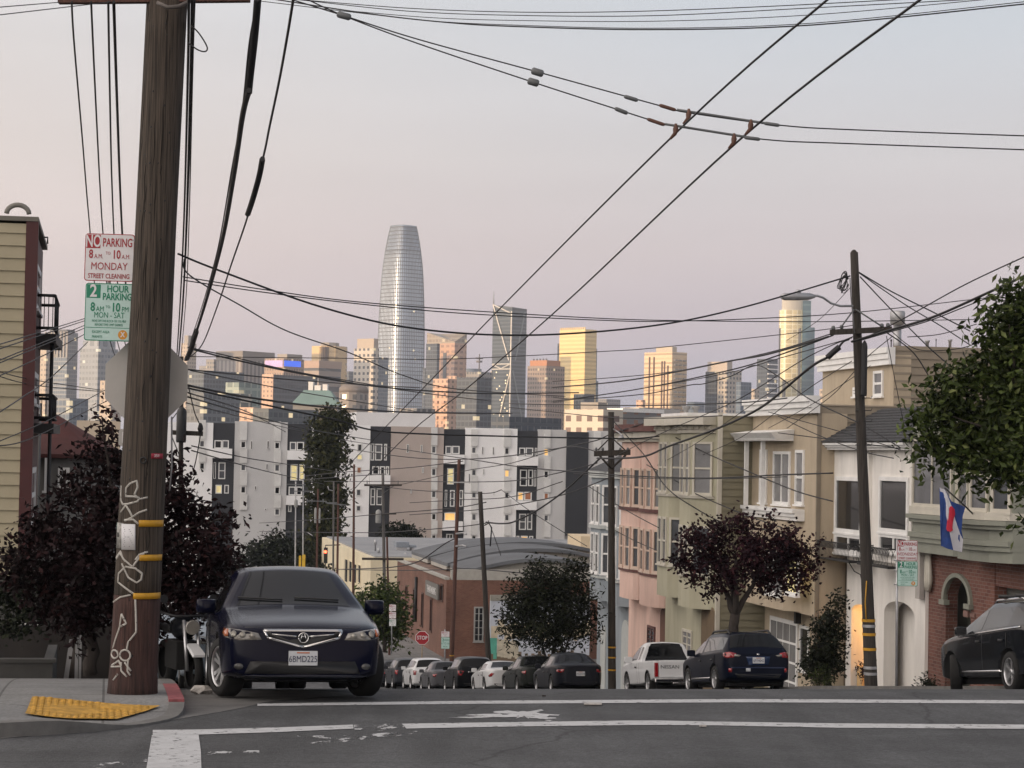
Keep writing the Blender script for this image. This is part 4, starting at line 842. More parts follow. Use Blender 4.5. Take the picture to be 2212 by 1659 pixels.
for x0, y0, x1, y1, g, st in ((362, 575, 425, 658, g_grey, 'fixed'), (430, 575, 505, 658, g_grey, 'fixed'), (380, 800, 447, 965, g_lit2, 'dh'), (355, 1020, 378, 1190, g_grey, 'fixed'), (408, 1022, 455, 1190, g_grey, 'dh'), (500, 1022, 540, 1190, g_grey, 'dh'), (350, 1248, 465, 1335, g_lit, 'fixed'), (370, 1465, 440, 1530, g_dark, 'two'),
    (1108, 593, 1168, 675, g_dark, 'fixed'), (1175, 593, 1250, 675, g_grey, 'fixed'), (1268, 595, 1290, 675, g_grey, 'fixed'), (1116, 815, 1188, 982, g_dark, 'dh'), (1200, 815, 1248, 982, g_dark, 'dh'), (1258, 818, 1280, 985, g_grey, 'fixed'), (1092, 1040, 1152, 1127, g_lit, 'fixed'), (1160, 1040, 1235, 1127, g_warm, 'fixed'), (1108, 1262, 1178, 1425, g_grey, 'dh'), (1190, 1262, 1240, 1425, g_grey, 'dh'), (1080, 1485, 1110, 1545, g_warm, 'fixed'), (1125, 1485, 1195, 1545, g_lit, 'fixed'), (1210, 1487, 1250, 1545, g_grey, 'fixed')): WN.append((c6, x0, y0, x1, y1, g, st))
OF = {458: -.35, 619: -.35, 798: -.35, 957: -.35, 1116: -.35}
for cf, x0, y0, x1, y1, g, st in WN:
    (a, b), (c, d) = cf(x0, y0), cf(x1, y1); o = next((v for k, v in OF.items() if k <= (a + c) / 2 < k + 48), 0.0)
    if 671 < (a + c) / 2 < 738: continue
    p0, p1 = (PL[0], PL[1] - o), (PR[0], PR[1] - o)
    win_px(r, p0, p1, a, b, c, d, ap_f, g, st, fw=.13 if c - a > 6 else .07, out=.12, sill=0)
for cf, x0, y0, x1, y1 in ((c4, 412, 1112, 585, 1195), (c4, 1063, 1130, 1233, 1210), (c4, 1055, 1518, 1222, 1598), (c4, 1775, 1340, 1945, 1420), (c6, 343, 662, 547, 758), (c6, 330, 1338, 530, 1430), (c6, 1088, 680, 1290, 774), (c6, 1074, 1130, 1275, 1222)):
    (a, b), (c, d) = cf(x0, y0), cf(x1, y1); ym = (b + d) / 2; mb = MB(SROT); mb.panel(PL, PR, hb((a + c) / 2, d)[1], hb((a + c) / 2, b)[1], -.3, .9, hb(a, ym)[0], hb(c, ym)[0]); mb.build('balcony', ap_w, r)
# white annexe above its roof
t0_, z_ = hit_s(770, 890, 360); t1_ = hit_s(941, 890, 360)[0]
mb = MB(SROT); mb.prism([(t0_, 360), (t1_, 360), (t1_, 380), (t0_, 380)], -30, z_); o = mb.build('white_hall', H('hall_white', '#dddcdc', var=.05, scale=.2)); tag(o, 'plain white windowless hall rising behind the apartment block roof', 'building')
# ------------------------------------------------------------------ warehouses at the foot of the hill
brick2 = brick_mat('old_brick', lin('#6c483c'), lin('#7a5547'), lin('#776155')); roof_g = H('roof_grey', '#8b8d90', rough=.8, var=.15, scale=.3); roof_d = H('roof_dark', '#5d6064', rough=.8, var=.2, scale=.3)
TB = 22.55; zt_ = hit_t(964, 1252, TB)[1]
s0 = hit_t(964, 1300, TB)[0]; s1 = hit_t(857, 1290, TB)[0]
r = thing('brick_warehouse', 'long red brick warehouse with tall side windows and bow roofs', 'warehouse', S(s0, TB, G(s0)), SA)
LA, LB_ = (TB, s1), (TB, s0); FA, FB = (TB, s0), (TB + 40, s0)
mb = MB(SROT); mb.prism([(TB, s0), (TB + 40, s0), (TB + 40, s1), (TB, s1)], G(s0) - 1, zt_); mb.build('wall', brick2, r)
mb = MB(SROT); mb.panel(LA, LB_, zt_, zt_ + .18, -.2, .1); mb.panel(FA, FB, zt_, zt_ + .7, -.4, .02, .3); mb.build('parapet', H('pale_render', '#a5a29a', var=.1), r)
c5 = lambda x, y: (663.6 + .2293 * x, 1123.7 + .2293 * y)
for x0, y0, x1, y1 in ((928, 610, 945, 730), (1000, 640, 1018, 950), (1078, 680, 1096, 1010), (1160, 735, 1178, 1060), (1258, 600, 1284, 770), (862, 570, 875, 605)):
    (a, b), (c, d) = c5(x0, y0), c5(x1, y1); win_px(r, LA, LB_, a, b, c, d, H('brown_frame', '#4a2f26'), g_dark, 'fixed', fw=.12, sill=0)
(a, b), (c, d) = c5(1568, 815), c5(1662, 1145); win_px(r, FA, FB, a, b, c, d, H('steel_frame', '#9a9b98'), g_dark, 'grid', fw=.1)
mb = MB(SROT); (a, b), (c, d) = c5(1140, 570), c5(1258, 745); u0_, u1_ = hit(a, 1280, LA, LB_)[0], hit(c, 1280, LA, LB_)[0]
zA, zB = hit(a, b - 2, LA, LB_)[1], hit(a, 1284, LA, LB_)[1]; mb.panel(LA, LB_, zB, zA, .1, .22, u0_, u1_); sgn = mb.build('sign_board', H('board_grey', '#6e6c68', var=.08), r)
mb = MB(); mm = plane_mx(LA, LB_, (u0_ + u1_) / 2, zA - .55, .23); add_text(mb, [("THE ARTS · BUILDING", .72, 0, 0, .62)], mm); add_text(mb, [("WORK · GALLERY · STUDIO", .4, 0, 0, .62)], plane_mx(LA, LB_, (u0_ + u1_) / 2, zB + .5, .23)); mb.build('lettering', w_paint, sgn)
for k, (sa, sb, ya, xa) in enumerate(((s0 + 1.2, s0 + 9, 1205, 1160), (s0 + 11, s0 + 19, 1184, 1150), (s0 + 21, s0 + 30, 1170, 1130))):
    tm, zap = hit_s(xa + 12, ya, sa); hw = tm - TB - 1.6; zed = zt_ + .6; mb = MB(SROT); n = 18
    arc = [(tm + hw * (2 * i / n - 1), zed + (zap - zed) * (1 - (2 * i / n - 1) ** 2)) for i in range(n + 1)]
    for (ta, za), (tb, zb_) in zip(arc, arc[1:]): mb.hexa([(ta, sa, zed - .5), (tb, sa, zed - .5), (tb, sb, zed - .5), (ta, sb, zed - .5)], [(ta, sa, za - .25), (tb, sa, zb_ - .25), (tb, sb, zb_ - .25), (ta, sb, za - .25)])
    mb.build('gable', MATS['pale_render'], r)
    mb = MB(SROT)
    for (ta, za), (tb, zb_) in zip(arc, arc[1:]): mb.hexa([(ta, sa - .5, za - .24), (tb, sa - .5, zb_ - .24), (tb, sb + .3, zb_ - .24), (ta, sb + .3, za - .24)], [(ta, sa - .5, za), (tb, sa - .5, zb_), (tb, sb + .3, zb_), (ta, sb + .3, za)])
    mb.build('bow_roof', roof_d, r)
mb = MB(SROT); (a, b) = c5(1040, 535); u, z = hit(a, b, LA, LB_); mb.tube([(TB - .1, s1 - u, z), (TB - .1, s1 - u, G(s0) + 1.5)], .12, 6); mb.build('drain_pipe', black_iron, r)
# painted yard wall beside it
sw = s0 - 3; WA, WB = (hit_s(1060, 1300, sw)[0], sw), (hit_s(1275, 1300, sw)[0], sw); hw = lambda x, y: hit(x, y, WA, WB)
r = thing('painted_wall', 'white yard wall with turquoise and brown painted patches behind the round street tree', 'wall', S(sw, WA[0], G(sw)), SA)
mb = MB(SROT); mb.panel(WA, WB, G(sw) - .5, hw(1100, 1298)[1], -.3, 0); mb.build('wall', H('wall_white', '#b8bdc6', var=.1, scale=.6), r)
mb = MB(SROT); mb.panel(WA, WB, hw(1100, 1298)[1], hw(1100, 1286)[1], -.35, .05); mb.build('coping', H('wall_cap', '#8d8a80', var=.1), r)
random.seed(4)
for nm, m, (x0, y0, x1, y1), sd, o in (('brown_patch', H('paint_brown', '#6b5c4a', var=.15), (1056, 1412, 1275, 1440), 3, .012), ('turquoise_patch', H('paint_turquoise', '#55a08c', var=.15), (1058, 1378, 1073, 1418), 1, .02), ('pale_patch', H('paint_pale', '#c0b39a', var=.2), (1060, 1345, 1275, 1378), 2, .008), ('cream_patch', H('paint_cream', '#b9b09c', var=.2), (1074, 1378, 1120, 1416), 5, .016)):
    random.seed(sd); mb = MB(SROT); n = max(2, int((x1 - x0) / 7))
    for i in range(n):
        a, b = x0 + (x1 - x0) * i / n, x0 + (x1 - x0) * (i + 1) / n; dy = random.uniform(-8, 8)
        mb.panel(WA, WB, hw(a, y1 if nm == 'brown_patch' else y1 + dy)[1], hw(a, y0 + (dy if nm != 'turquoise_patch' else 0))[1], -.01, o, max(0, hw(a, 1400)[0]), hw(b, 1400)[0])
    mb.build(nm, m, r)
# yellow plastered warehouse behind
TB2 = 22.3; s0 = hit_t(800, 1250, TB2)[0]; s1 = hit_t(710, 1230, TB2)[0]; zt_ = hit_t(800, 1204, TB2)[1]
r = thing('plaster_warehouse', 'cream yellow plastered flat-roofed warehouse with tall side windows', 'warehouse', S(s0, TB2, G(s0)), SA)
yel_p = H('yellow_plaster', '#d9cdb0', var=.08, scale=.4)
mb = MB(SROT); mb.prism([(TB2, s0), (TB2 + 55, s0), (TB2 + 55, s1 + 8), (TB2, s1 + 8)], G(s0) - 3, zt_); mb.build('wall', yel_p, r)
mb = MB(SROT); mb.prism([(TB2 + .4, s0 + .4), (TB2 + 54.6, s0 + .4), (TB2 + 54.6, s1 + 7), (TB2 + .4, s1 + 7)], zt_ + .002, zt_ + .12); mb.build('roof', roof_g, r)
LA, LB_ = (TB2, s1), (TB2, s0)
for x0, x1, y0, y1 in ((745, 752, 1206, 1260), (754, 761, 1210, 1260), (764, 771, 1216, 1262), (774, 780, 1218, 1262)): win_px(r, LA, LB_, x0, y0, x1, y1, yel_p, g_grey, 'fixed', fw=.12, sill=0)
ac = H('rooftop_grey', '#7d848c', var=.12, rough=.5)
for (x0, y0, x1, y1, ds, nm, lab) in ((856, 1171, 884, 1188, 12, 'rooftop_unit', 'grey blue air handling box on the cream warehouse roof, larger of two'), (885, 1178, 900, 1190, 12, 'rooftop_unit', 'small dark air handling box beside the larger one on the roof')):
    sx = s0 + ds; (ta, zb_), (tb, za) = hit_s(x0, y1, sx), hit_s(x1, y0, sx)
    o = thing(nm, lab, 'roof unit', S(sx, ta, zt_ + .12), SA); mb = MB(SROT); mb.box(ta, tb, sx, sx + 2, zt_ + .4, za); mb.build('casing', ac, o, bevel=.05); mb = MB(SROT); mb.box(ta + .2, tb - .2, sx + .1, sx + 1.8, zt_ + .12, zt_ + .398); mb.build('base', galv, o)
for i, (x, y0, y1, w) in enumerate(((812, 1165, 1187, 1.6), (819, 1183, 1202, 1.4), (1032, 1162, 1180, 2.0), (878, 1193, 1205, 2.5), (990, 1178, 1192, 2.4))):
    sx = s0 + (10, 6, 16, 5, 9)[i]; ta, za = hit_s(x, y0, sx); k = sx / F; mb = MB(SROT); mb.lathe([(w * k, zt_), (w * k, za - .5), (w * k * 1.9, za - .48), (w * k * 1.9, za - .1), (.02, za)], 10, (ta, sx + .3, 0)); tag(mb.build('roof_vent', galv), ('metal roof vent left of the roof boxes, taller', 'short metal vent in front of the taller roof vent', 'metal vent at the tree side of the bow roofs', 'squat vent before the roof box', 'squat vent right of the roof boxes')[i], 'roof vent', 'metal vents on the warehouse roofs')
mb = MB(SROT); ta, za = hit_s(1255, 1158, 200); tb, zb_ = hit_s(1322, 1185, 200); mb.box(ta, tb + 3, 200, 206, -12, za); tag(mb.build('stair_house', H('stair_cream', '#c9b799', var=.05)), 'small cream roof hut beside the blue grey house', 'roof hut')
# ------------------------------------------------------------------ downtown, two to three kilometres off
GB = -50.0
AX = R(-45.0)                       # the downtown grid is turned; left faces look to the sunset
def fm(name, wall, gl, **k): return facade_mat(name, lin(wall), lin(gl), **k)
def px_lat(x, y, d): return at(x, y, d)
def tower(name, label, xl, xe, xr, yt, d, m, cat='tower', ybot=None, z0=GB, parent=None, dl=None):
    """Rectangular tower whose near edge shows at xe, left face to xl, right face to xr; true size at its distance."""
    k = d / F; ym = yt + 20
    e = at(xe, ym, d); zt = at(xe, yt, d).z
    phi = math.atan2(e.x, e.y)
    c45 = math.cos(R(45))
    la = max(2.0, (xe - xl) * k / c45) * (1 + .0); lb = max(2.0, (xr - xe) * k / c45)
    o = parent or thing(name, label, cat, (e.x, e.y, GB), 0)
    mb = MB(); p = [(0, 0), (lb, 0), (lb, la), (0, la)]
    M_ = MX.Translation((e.x, e.y, 0)) @ MX.Rotation(-phi + R(45), 4, 'Z'); mb.m = MX.Identity(4)
    for i in range(1): mb.prism(p, z0, zt)
    b = mb.build('tower_body', m, None); b.matrix_world = M_; b.location = (e.x, e.y, 0); b.rotation_euler = (0, 0, -phi + R(45))
    b.parent = o; b.matrix_parent_inverse = wmx(o).inverted()
    return o, (e, phi, la, lb, zt)
def on_tower(o, fr, name, m, build):
    """Part built in the tower's own axes (x along the right face, y along the left face, z absolute)."""
    e, phi, la, lb, zt = fr; mb = MB(); build(mb, la, lb, zt); b = mb.build(name, m, None)
    b.location = (e.x, e.y, 0); b.rotation_euler = (0, 0, -phi + R(45)); b.parent = o; b.matrix_parent_inverse = wmx(o).inverted(); return b
def roofbox(o, fr, m, h, f=.6, name='roof_plant'): return on_tower(o, fr, name, m, lambda mb, la, lb, zt: mb.box(lb * (1 - f) / 2, lb * (1 + f) / 2, la * (1 - f) / 2, la * (1 + f) / 2, zt + .01, zt + h))
gl_blue = fm('glass_tower_blue', '#5c6874', '#4a5866', fh=4, cw=3, fz=.72, fx=.85, lit=.02, glass_r=.15, wall_r=.4)
gl_dark = fm('glass_tower_dark', '#3c444c', '#2f373f', fh=4, cw=3.2, fz=.7, fx=.85, lit=.02, glass_r=.15, wall_r=.4, es=1.0)
beige_t = fm('beige_tower', '#a3988c', '#736e69', fh=3.8, cw=3.4, fz=.45, fx=.55, lit=.02)
grey_t = fm('grey_tower', '#7d7b7a', '#4e5256', fh=4, cw=3.2, fz=.5, fx=.6, lit=.03)
brown_t = fm('brown_tower', '#98806f', '#75675d', fh=4, cw=3, fz=.5, fx=.6, lit=.03)
white_t = fm('white_tower', '#b3aca2', '#3e4247', fh=5.6, cw=5.6, fz=.45, fx=.5, lit=.02)
gold_t = fm('ochre_tower', '#d9bf86', '#ccb27a', fh=4.2, cw=40, fz=.5, fx=1.1, lit=.0, wall_r=.35, glass_r=.25, var=.1)
strip_t = fm('banded_tower', '#8d827a', '#44484c', fh=9, cw=400, fz=.5, fx=1.1, lit=.0)
peach_t = fm('peach_tower', '#b99a86', '#7d6c61', fh=3.4, cw=4, fz=.5, fx=.42, lit=.03)
plant = H('roof_plant', '#8b8782', var=.1); plant_d = H('roof_plant_dark', '#4c4f53', var=.1)
# left cluster
tower('office_tower', 'narrow cream tower seen past the beige corner building', 80, 100, 108, 747, 1700, beige_t)
o, fr = tower('office_tower', 'blue grey ribbed glass tower left of the parking signs', 100, 146, 168, 718, 2200, gl_blue); roofbox(o, fr, plant_d, 3, .8)
on_tower(o, fr, 'rib', plant, lambda mb, la, lb, zt: [mb.box(-1, -.01, la * i / 7 - .8, la * i / 7 + .8, zt - 24, zt + 1) for i in range(8)])
o, fr = tower('office_tower', 'grey office tower with many lit windows below the parking signs', 173, 212, 255, 752, 2000, fm('lit_grey_tower', '#7f8790', '#66707a', fh=5, cw=4, fz=.5, fx=.75, lit=.07, es=1.2, glow=(1, .86, .6))); roofbox(o, fr, fm('crown_grey', '#8a929b', '#5f6a75', fh=30, cw=9, fz=.8, fx=.6, lit=0), 7, .85, 'crown')
tower('office_tower', 'low cream block beside the back of the stop sign', 216, 240, 262, 822, 1500, beige_t)
tower('office_tower', 'plain grey blue block low between the two left towers', 108, 150, 190, 860, 1300, gl_blue)
# right of the pole
o, fr = tower('office_tower', 'beige striped tower just right of the big pole', 391, 405, 424, 741, 2300, beige_t); roofbox(o, fr, plant, 8, .6)
o, fr = tower('office_tower', 'wide grey brown office block, tallest left of the blue lit one', 468, 524, 592, 759, 2050, fm('grey_brown_ribs', '#85817e', '#5d5656', fh=60, cw=5, fz=.7, fx=.5, lit=.0)); on_tower(o, fr, 'attic', H('attic_grey', '#76716d', var=.06), lambda mb, la, lb, zt: mb.box(-.6, lb + .6, -.6, la + .6, zt - 8, zt + .5))
tower('office_tower', 'low grey wing at the left foot of the wide grey brown block', 445, 462, 478, 776, 2100, grey_t)
tower('office_tower', 'dark glass office slab dotted with lit windows right of the stop sign', 405, 440, 528, 800, 1600, fm('dark_slab', '#4a545c', '#39434b', fh=3.4, cw=3, fz=.6, fx=.8, lit=.06, es=1.3, glass_r=.2))
o, fr = tower('office_tower', 'orange tower with a blue and lilac lit top', 571, 613, 657, 774, 1900, brown_t)
on_tower(o, fr, 'lit_band_blue', mat('led_blue', (.02, .06, .4), var=.3, scale=.15, emit=(.04, .16, .95), es=.9), lambda mb, la, lb, zt: mb.box(.3, lb * .82, -.5, -.05, zt - 6.6, zt - 1.8))
on_tower(o, fr, 'lit_band_lilac', mat('led_lilac', (.4, .3, .5), var=.2, scale=.15, emit=(.5, .42, .75), es=.3), lambda mb, la, lb, zt: mb.box(-.5, -.05, 1, la - 1, zt - 7.2, zt - 1.6))
on_tower(o, fr, 'roof_plant', plant, lambda mb, la, lb, zt: mb.box(lb * .25, lb, la * .1, la * .6, zt + .1, zt + 4))
o, fr = tower('office_tower', 'dark glass block with a narrow orange side before the blue lit tower', 567, 591, 687, 809, 1700, fm('dark_block', '#3f444c', '#343a42', fh=4, cw=3, fz=.6, fx=.9, lit=.012, es=1.5)); on_tower(o, fr, 'side_wall', peach_t, lambda mb, la, lb, zt: mb.box(-.6, -.02, 0, la, GB, zt + .3))  # low sun on the left face is put into the peach slab's colour
# rounded golden tower
k = 2300 / F; c = at(712, 760, 2340); r_ = 41 * k
o = thing('office_tower', 'round shouldered golden tower with a ribbed upper part', 'tower', (c.x, c.y, GB), 0); zt = at(712, 749, 2340).z
mb = MB(MX.Translation((c.x, c.y, 0)) @ MX.Rotation(R(22.5), 4, 'Z')); mb.lathe([(r_, GB), (r_, zt)], 8, smooth=False); mb.build('tower_body', fm('round_gold', '#bfa67c', '#a38b66', fh=6, cw=30, fz=.4, fx=.5, lit=0), o)
mb = MB()
for i in range(10): x_ = 692 + i * 3.4; p = at(x_, 770, 2340 - r_ * .99 + abs(i - 3) * 1.6); mb.box(p.x - .5, p.x + .5, p.y - 3, p.y + 3, zt - 17, zt - 1)
mb.build('rib', H('rib_brown', '#5c4c40', var=.1), o); mb = MB(MX.Translation((c.x, c.y, 0))); mb.lathe([(r_ * .5, zt), (r_ * .5, zt + 4), (.1, zt + 4.2)], 8, smooth=False); mb.build('roof_plant', plant, o)
o, fr = tower('office_tower', 'horizontally banded block before the golden round tower', 656, 689, 737, 780, 2000, strip_t); on_tower(o, fr, 'attic', H('attic_peach', '#a08a7c', var=.05), lambda mb, la, lb, zt: mb.box(-.5, lb + .5, -.5, la + .5, zt - 6, zt + .5))
o, fr = tower('office_tower', 'white tower with a grid of square dark windows left of the tall tapered tower', 764, 807, 818, 752, 2100, white_t); on_tower(o, fr, 'crown', H('crown_cream', '#a59a8d', var=.05), lambda mb, la, lb, zt: mb.box(.5, lb - .5, .5, la * .86, zt + .01, zt + 9))
tower('office_tower', 'grey blue striped block at the left foot of the tall tapered tower', 806, 812, 839, 771, 2500, gl_blue)
tower('office_tower', 'slim tower edge behind the tall tapered tower', 810, 816, 830, 738, 3300, grey_t)
# domed hall and green hipped roof
c = at(764, 850, 1500); k = 1500 / F; r_ = 32 * k; o = thing('domed_building', 'grey building with a low ribbed dome right of the green hipped roof', 'building', (c.x, c.y, GB), 0); z1 = at(764, 848, 1500).z; z2 = at(764, 829, 1500).z
mb = MB(MX.Translation((c.x, c.y, 0)) @ MX.Rotation(R(15), 4, 'Z')); mb.lathe([(r_, GB), (r_, z1)], 12, smooth=False); mb.build('tower_body', fm('dome_base', '#7a746f', '#44464a', fh=7, cw=6, fz=.5, fx=.45, lit=.03), o)
mb = MB(MX.Translation((c.x, c.y, 0))); mb.lathe([(r_ * 1.02, z1 + .01), (r_ * .97, z1 + (z2 - z1) * .5), (r_ * .75, z2 - .8), (r_ * .3, z2), (.1, z2)], 24); mb.build('dome', H('dome_grey', '#6e6762', var=.15, scale=.2, stretch=(1, 1, .1)), o)
d = 1150; p0, p1 = at(628, 873, d), at(732, 873, d); z1, z2 = p0.z, at(680, 842, d).z; o = thing('hip_roof_hall', 'hall with a wide pale green hipped roof and white roof boxes', 'building', (p0.x, p0.y, GB), 0)
mb = MB(); w = p1.x - p0.x; q = lambda a, y, z: (p0.x + w * a, p0.y + y, z)
mb.hexa([q(0, 0, z1), q(1, 0, z1), q(1, 30, z1), q(0, 30, z1)], [q(.24, 8, z2), q(.78, 8, z2), q(.78, 22, z2), q(.24, 22, z2)]); mb.build('roof', H('copper_green', '#6d8784', var=.1, scale=.1), o)
mb = MB(); mb.box(p0.x + 1, p1.x - 1, p0.y + 1.5, p0.y + 28, GB, z1 - .01); mb.build('wall', fm('hall_wall', '#8c8a86', '#565a5c', fh=8, cw=6, fz=.5, fx=.7, lit=.1, glow=(1, .9, .7)), o)
for a, b, h in ((.32, .42, 4.5), (.45, .58, 2.6), (.62, .72, 3.2)): mb = MB(); mb.box(p0.x + w * a, p0.x + w * b, p0.y + 10, p0.y + 18, z2 + .01, z2 + h); mb.build('roof_plant', w_paint, o)
# lower blocks left of the green roof
tower('office_block', 'pale green glazed block with lit rooms, middle of the low left blocks', 487, 516, 562, 826, 1250, fm('green_glazed', '#8d9a94', '#6b7a76', fh=5, cw=5, fz=.7, fx=.8, lit=.05, es=.6))
tower('office_block', 'white banded low block with terraces left of the green glazed block', 470, 478, 545, 848, 1150, fm('white_bands', '#a8a49d', '#5c6062', fh=4.5, cw=7, fz=.5, fx=.8, lit=.08))
tower('office_block', 'salmon orange flank of a low block above the apartment roof', 517, 547, 556, 880, 1000, peach_t)
tower('office_block', 'dark low office block with lit windows below the green roof', 546, 580, 690, 882, 950, fm('dark_low', '#4b5358', '#3b4348', fh=3.6, cw=3, fz=.55, fx=.8, lit=.06, es=1.4))
tower('office_block', 'grey low block with lit windows above the left end of the apartments', 404, 440, 520, 850, 1050, fm('grey_low', '#5d646a', '#474f55', fh=3.4, cw=3, fz=.55, fx=.75, lit=.12, es=1.3))
# the tall tapered round-cornered tower
d = 3000; k = d / F; o_c = at(865, 700, d); zt = at(866, 483, d).z; zb = GB
prof = [(482, 27), (505, 32.5), (537, 38), (580, 43.5), (630, 46.5), (668, 48.2), (718, 49.6), (806, 50.5), (1010, 51)]
o = thing('tapered_skyscraper', 'very tall tapering glass skyscraper with rounded corners and open crown', 'skyscraper', (o_c.x, o_c.y, GB), 0)
phi = math.atan2(o_c.x, o_c.y); TM = MX.Translation((o_c.x, o_c.y + 30, 0)) @ MX.Rotation(-phi + R(38), 4, 'Z')
def halfw(z):
    zs = [(at(866, y, d).z, w * k) for y, w in prof]
    for (za, wa), (zb_, wb) in zip(zs, zs[1:]):
        if z >= zb_: u = (z - zb_) / (za - zb_); return wb + (wa - wb) * min(1, u)
    return zs[-1][1]
def superell(w, n=40, e=5.2):
    out = []
    for i in range(n):
        a = 2 * math.pi * i / n; c_, s_ = math.cos(a), math.sin(a); rr = (abs(c_) ** e + abs(s_) ** e) ** (-1 / e); out.append((rr * c_ * w, rr * s_ * w))
    return out
kk = max(abs(x * math.cos(R(38)) - y * math.sin(R(38))) for x, y in superell(1.0))
zc = at(866, 537, d).z
def shell(z0, z1, name, m, nz=24, off=0.0):
    mb = MB(TM); rings = []
    for i in range(nz + 1):
        z = z0 + (z1 - z0) * i / nz; rings.append([mb.v((x, y, z)) for x, y in superell(halfw(z) / kk + off, 56)])
    for a, b in zip(rings, rings[1:]):
        for j in range(56): mb.f([a[j], a[(j + 1) % 56], b[(j + 1) % 56], b[j]], True)
    mb.f(rings[-1]); return mb.build(name, m, o)
gl_s = mat('tower_glass', lin('#bfcad6'), rough=.33, metal=.3, var=.12, scale=.03)
shell(GB, zc, 'tower_body', gl_s, 30)
mb = MB(TM)                                   # floor fins and mullions
z = -10.0
while z < zt - 1:
    w = halfw(z) / kk; rin = superell(w - .3, 56); rout = superell(w + .55, 56)
    a = [mb.v((x, y, z)) for x, y in rin]; b = [mb.v((x, y, z)) for x, y in rout]; c_ = [mb.v((x, y, z + .95)) for x, y in rout]; e_ = [mb.v((x, y, z + .95)) for x, y in rin]
    for j in range(56):
        n_ = (j + 1) % 56; mb.f([a[j], b[j], b[n_], a[n_]]); mb.f([b[j], c_[j], c_[n_], b[n_]]); mb.f([c_[j], e_[j], e_[n_], c_[n_]])
    z += 5.2
mb.build('floor_fins', H('fin_metal', '#4e555d', rough=.6, metal=.0, var=.05), o)
mb = MB(TM)
for j in range(0, 56):
    pts = []
    for i in range(31):
        z = -20 + (zt + 20) * i / 30; x, y = superell(halfw(z) / kk + .4, 56)[j]; pts.append((x, y, z))
    mb.tube(pts, .32, 4, smooth=False)
mb.build('mullions', MATS['fin_metal'], o)
shell(zc + .5, zt, 'crown', mat('crown_glass', lin('#b2c0d2'), rough=.35, metal=.2, var=.1, scale=.05), 10, -.4)
mb = MB(TM); random.seed(11)
for i in range(26):
    z = -20 + random.random() ** 1.6 * 210; w = halfw(z) / kk; s_ = superell(w + .25, 56); j = random.choice(list(range(40, 56)) + list(range(30, 36)))
    a, b = s_[j], s_[(j + 1) % 56]; mb.quad((a[0], a[1], z), (b[0], b[1], z), (b[0], b[1], z + 2.2), (a[0], a[1], z + 2.2))
mb.build('lit_windows', mat('far_lit', (.5, .4, .2), var=0, emit=(1, .85, .6), es=1.3), o)
# angular brown tower with slanted glass top
o, fr = tower('office_tower', 'copper tower with a slanted glazed top right of the tall tapered tower', 921, 982, 1008, 741, 2400, fm('copper_tower', '#ac8a74', '#83695b', fh=6, cw=8, fz=.45, fx=.6, lit=.02))
def slant(mb, la, lb, zt): mb.hexa([(0, 0, zt), (lb, 0, zt), (lb, la, zt), (0, la, zt)], [(0, 0, zt + 1.5), (lb, 0, zt + 11), (lb, la, zt + 11.5), (0, la, zt + 12)])
on_tower(o, fr, 'crown', fm('slant_glass', '#8d8478', '#7a6e60', fh=5, cw=5, fz=.6, fx=.8, lit=.2, es=.8), slant)
on_tower(o, fr, 'slot', plant_d, lambda mb, la, lb, zt: mb.box(-.4, .02, la * .28, la * .40, GB, zt - 10))
tower('office_tower', 'dark block in front of the left half of the copper tower', 920, 944, 950, 742, 2250, gl_dark)  # dark block stands for the tapered skyscraper's shadow on the copper face
tower('office_tower', 'slim dark block right of the tall tapered tower foot', 913, 918, 930, 795, 2600, gl_dark)
o, fr = tower('office_block', 'peach apartment tower with stacked balconies below the copper tower', 935, 967, 990, 818, 1500, peach_t)
H('balcony_peach', '#b09282', var=.05)
for i in range(14):
    for j in range(2): on_tower(o, fr, 'balcony', MATS['balcony_peach'], lambda mb, la, lb, zt: mb.box(-1.2, 0, la * (.15 + .45 * j), la * (.35 + .45 * j), zt - 6 - 5.2 * i, zt - 4.2 - 5.2 * i))
tower('office_block', 'taller peach shaft behind the balconied peach tower', 966, 986, 1000, 812, 1620, peach_t)
o, fr = tower('office_block', 'dark glass slab between the peach tower and the braced tower', 986, 1030, 1062, 815, 1400, fm('dark_glass_frame', '#454c53', '#3a4148', fh=3.6, cw=3.4, fz=.7, fx=.85, lit=.012, es=1.2))
o, fr = tower('office_block', 'grey office slab carrying a red and white antenna mast', 1006, 1035, 1062, 803, 1900, grey_t)
on_tower(o, fr, 'antenna_mast', H('mast_grey', '#6d6a6a', var=.05), lambda mb, la, lb, zt: [mb.tube([(lb * .2, la * .2, zt), (lb * .2, la * .2, zt + 15)], .5, 4), mb.lathe([(2.6, zt + 8), (2.6, zt + 9.5)], 10, (lb * .2, la * .2, 0)), mb.lathe([(3.2, zt + 11), (3.2, zt + 12)], 10, (lb * .2, la * .2, 0))])
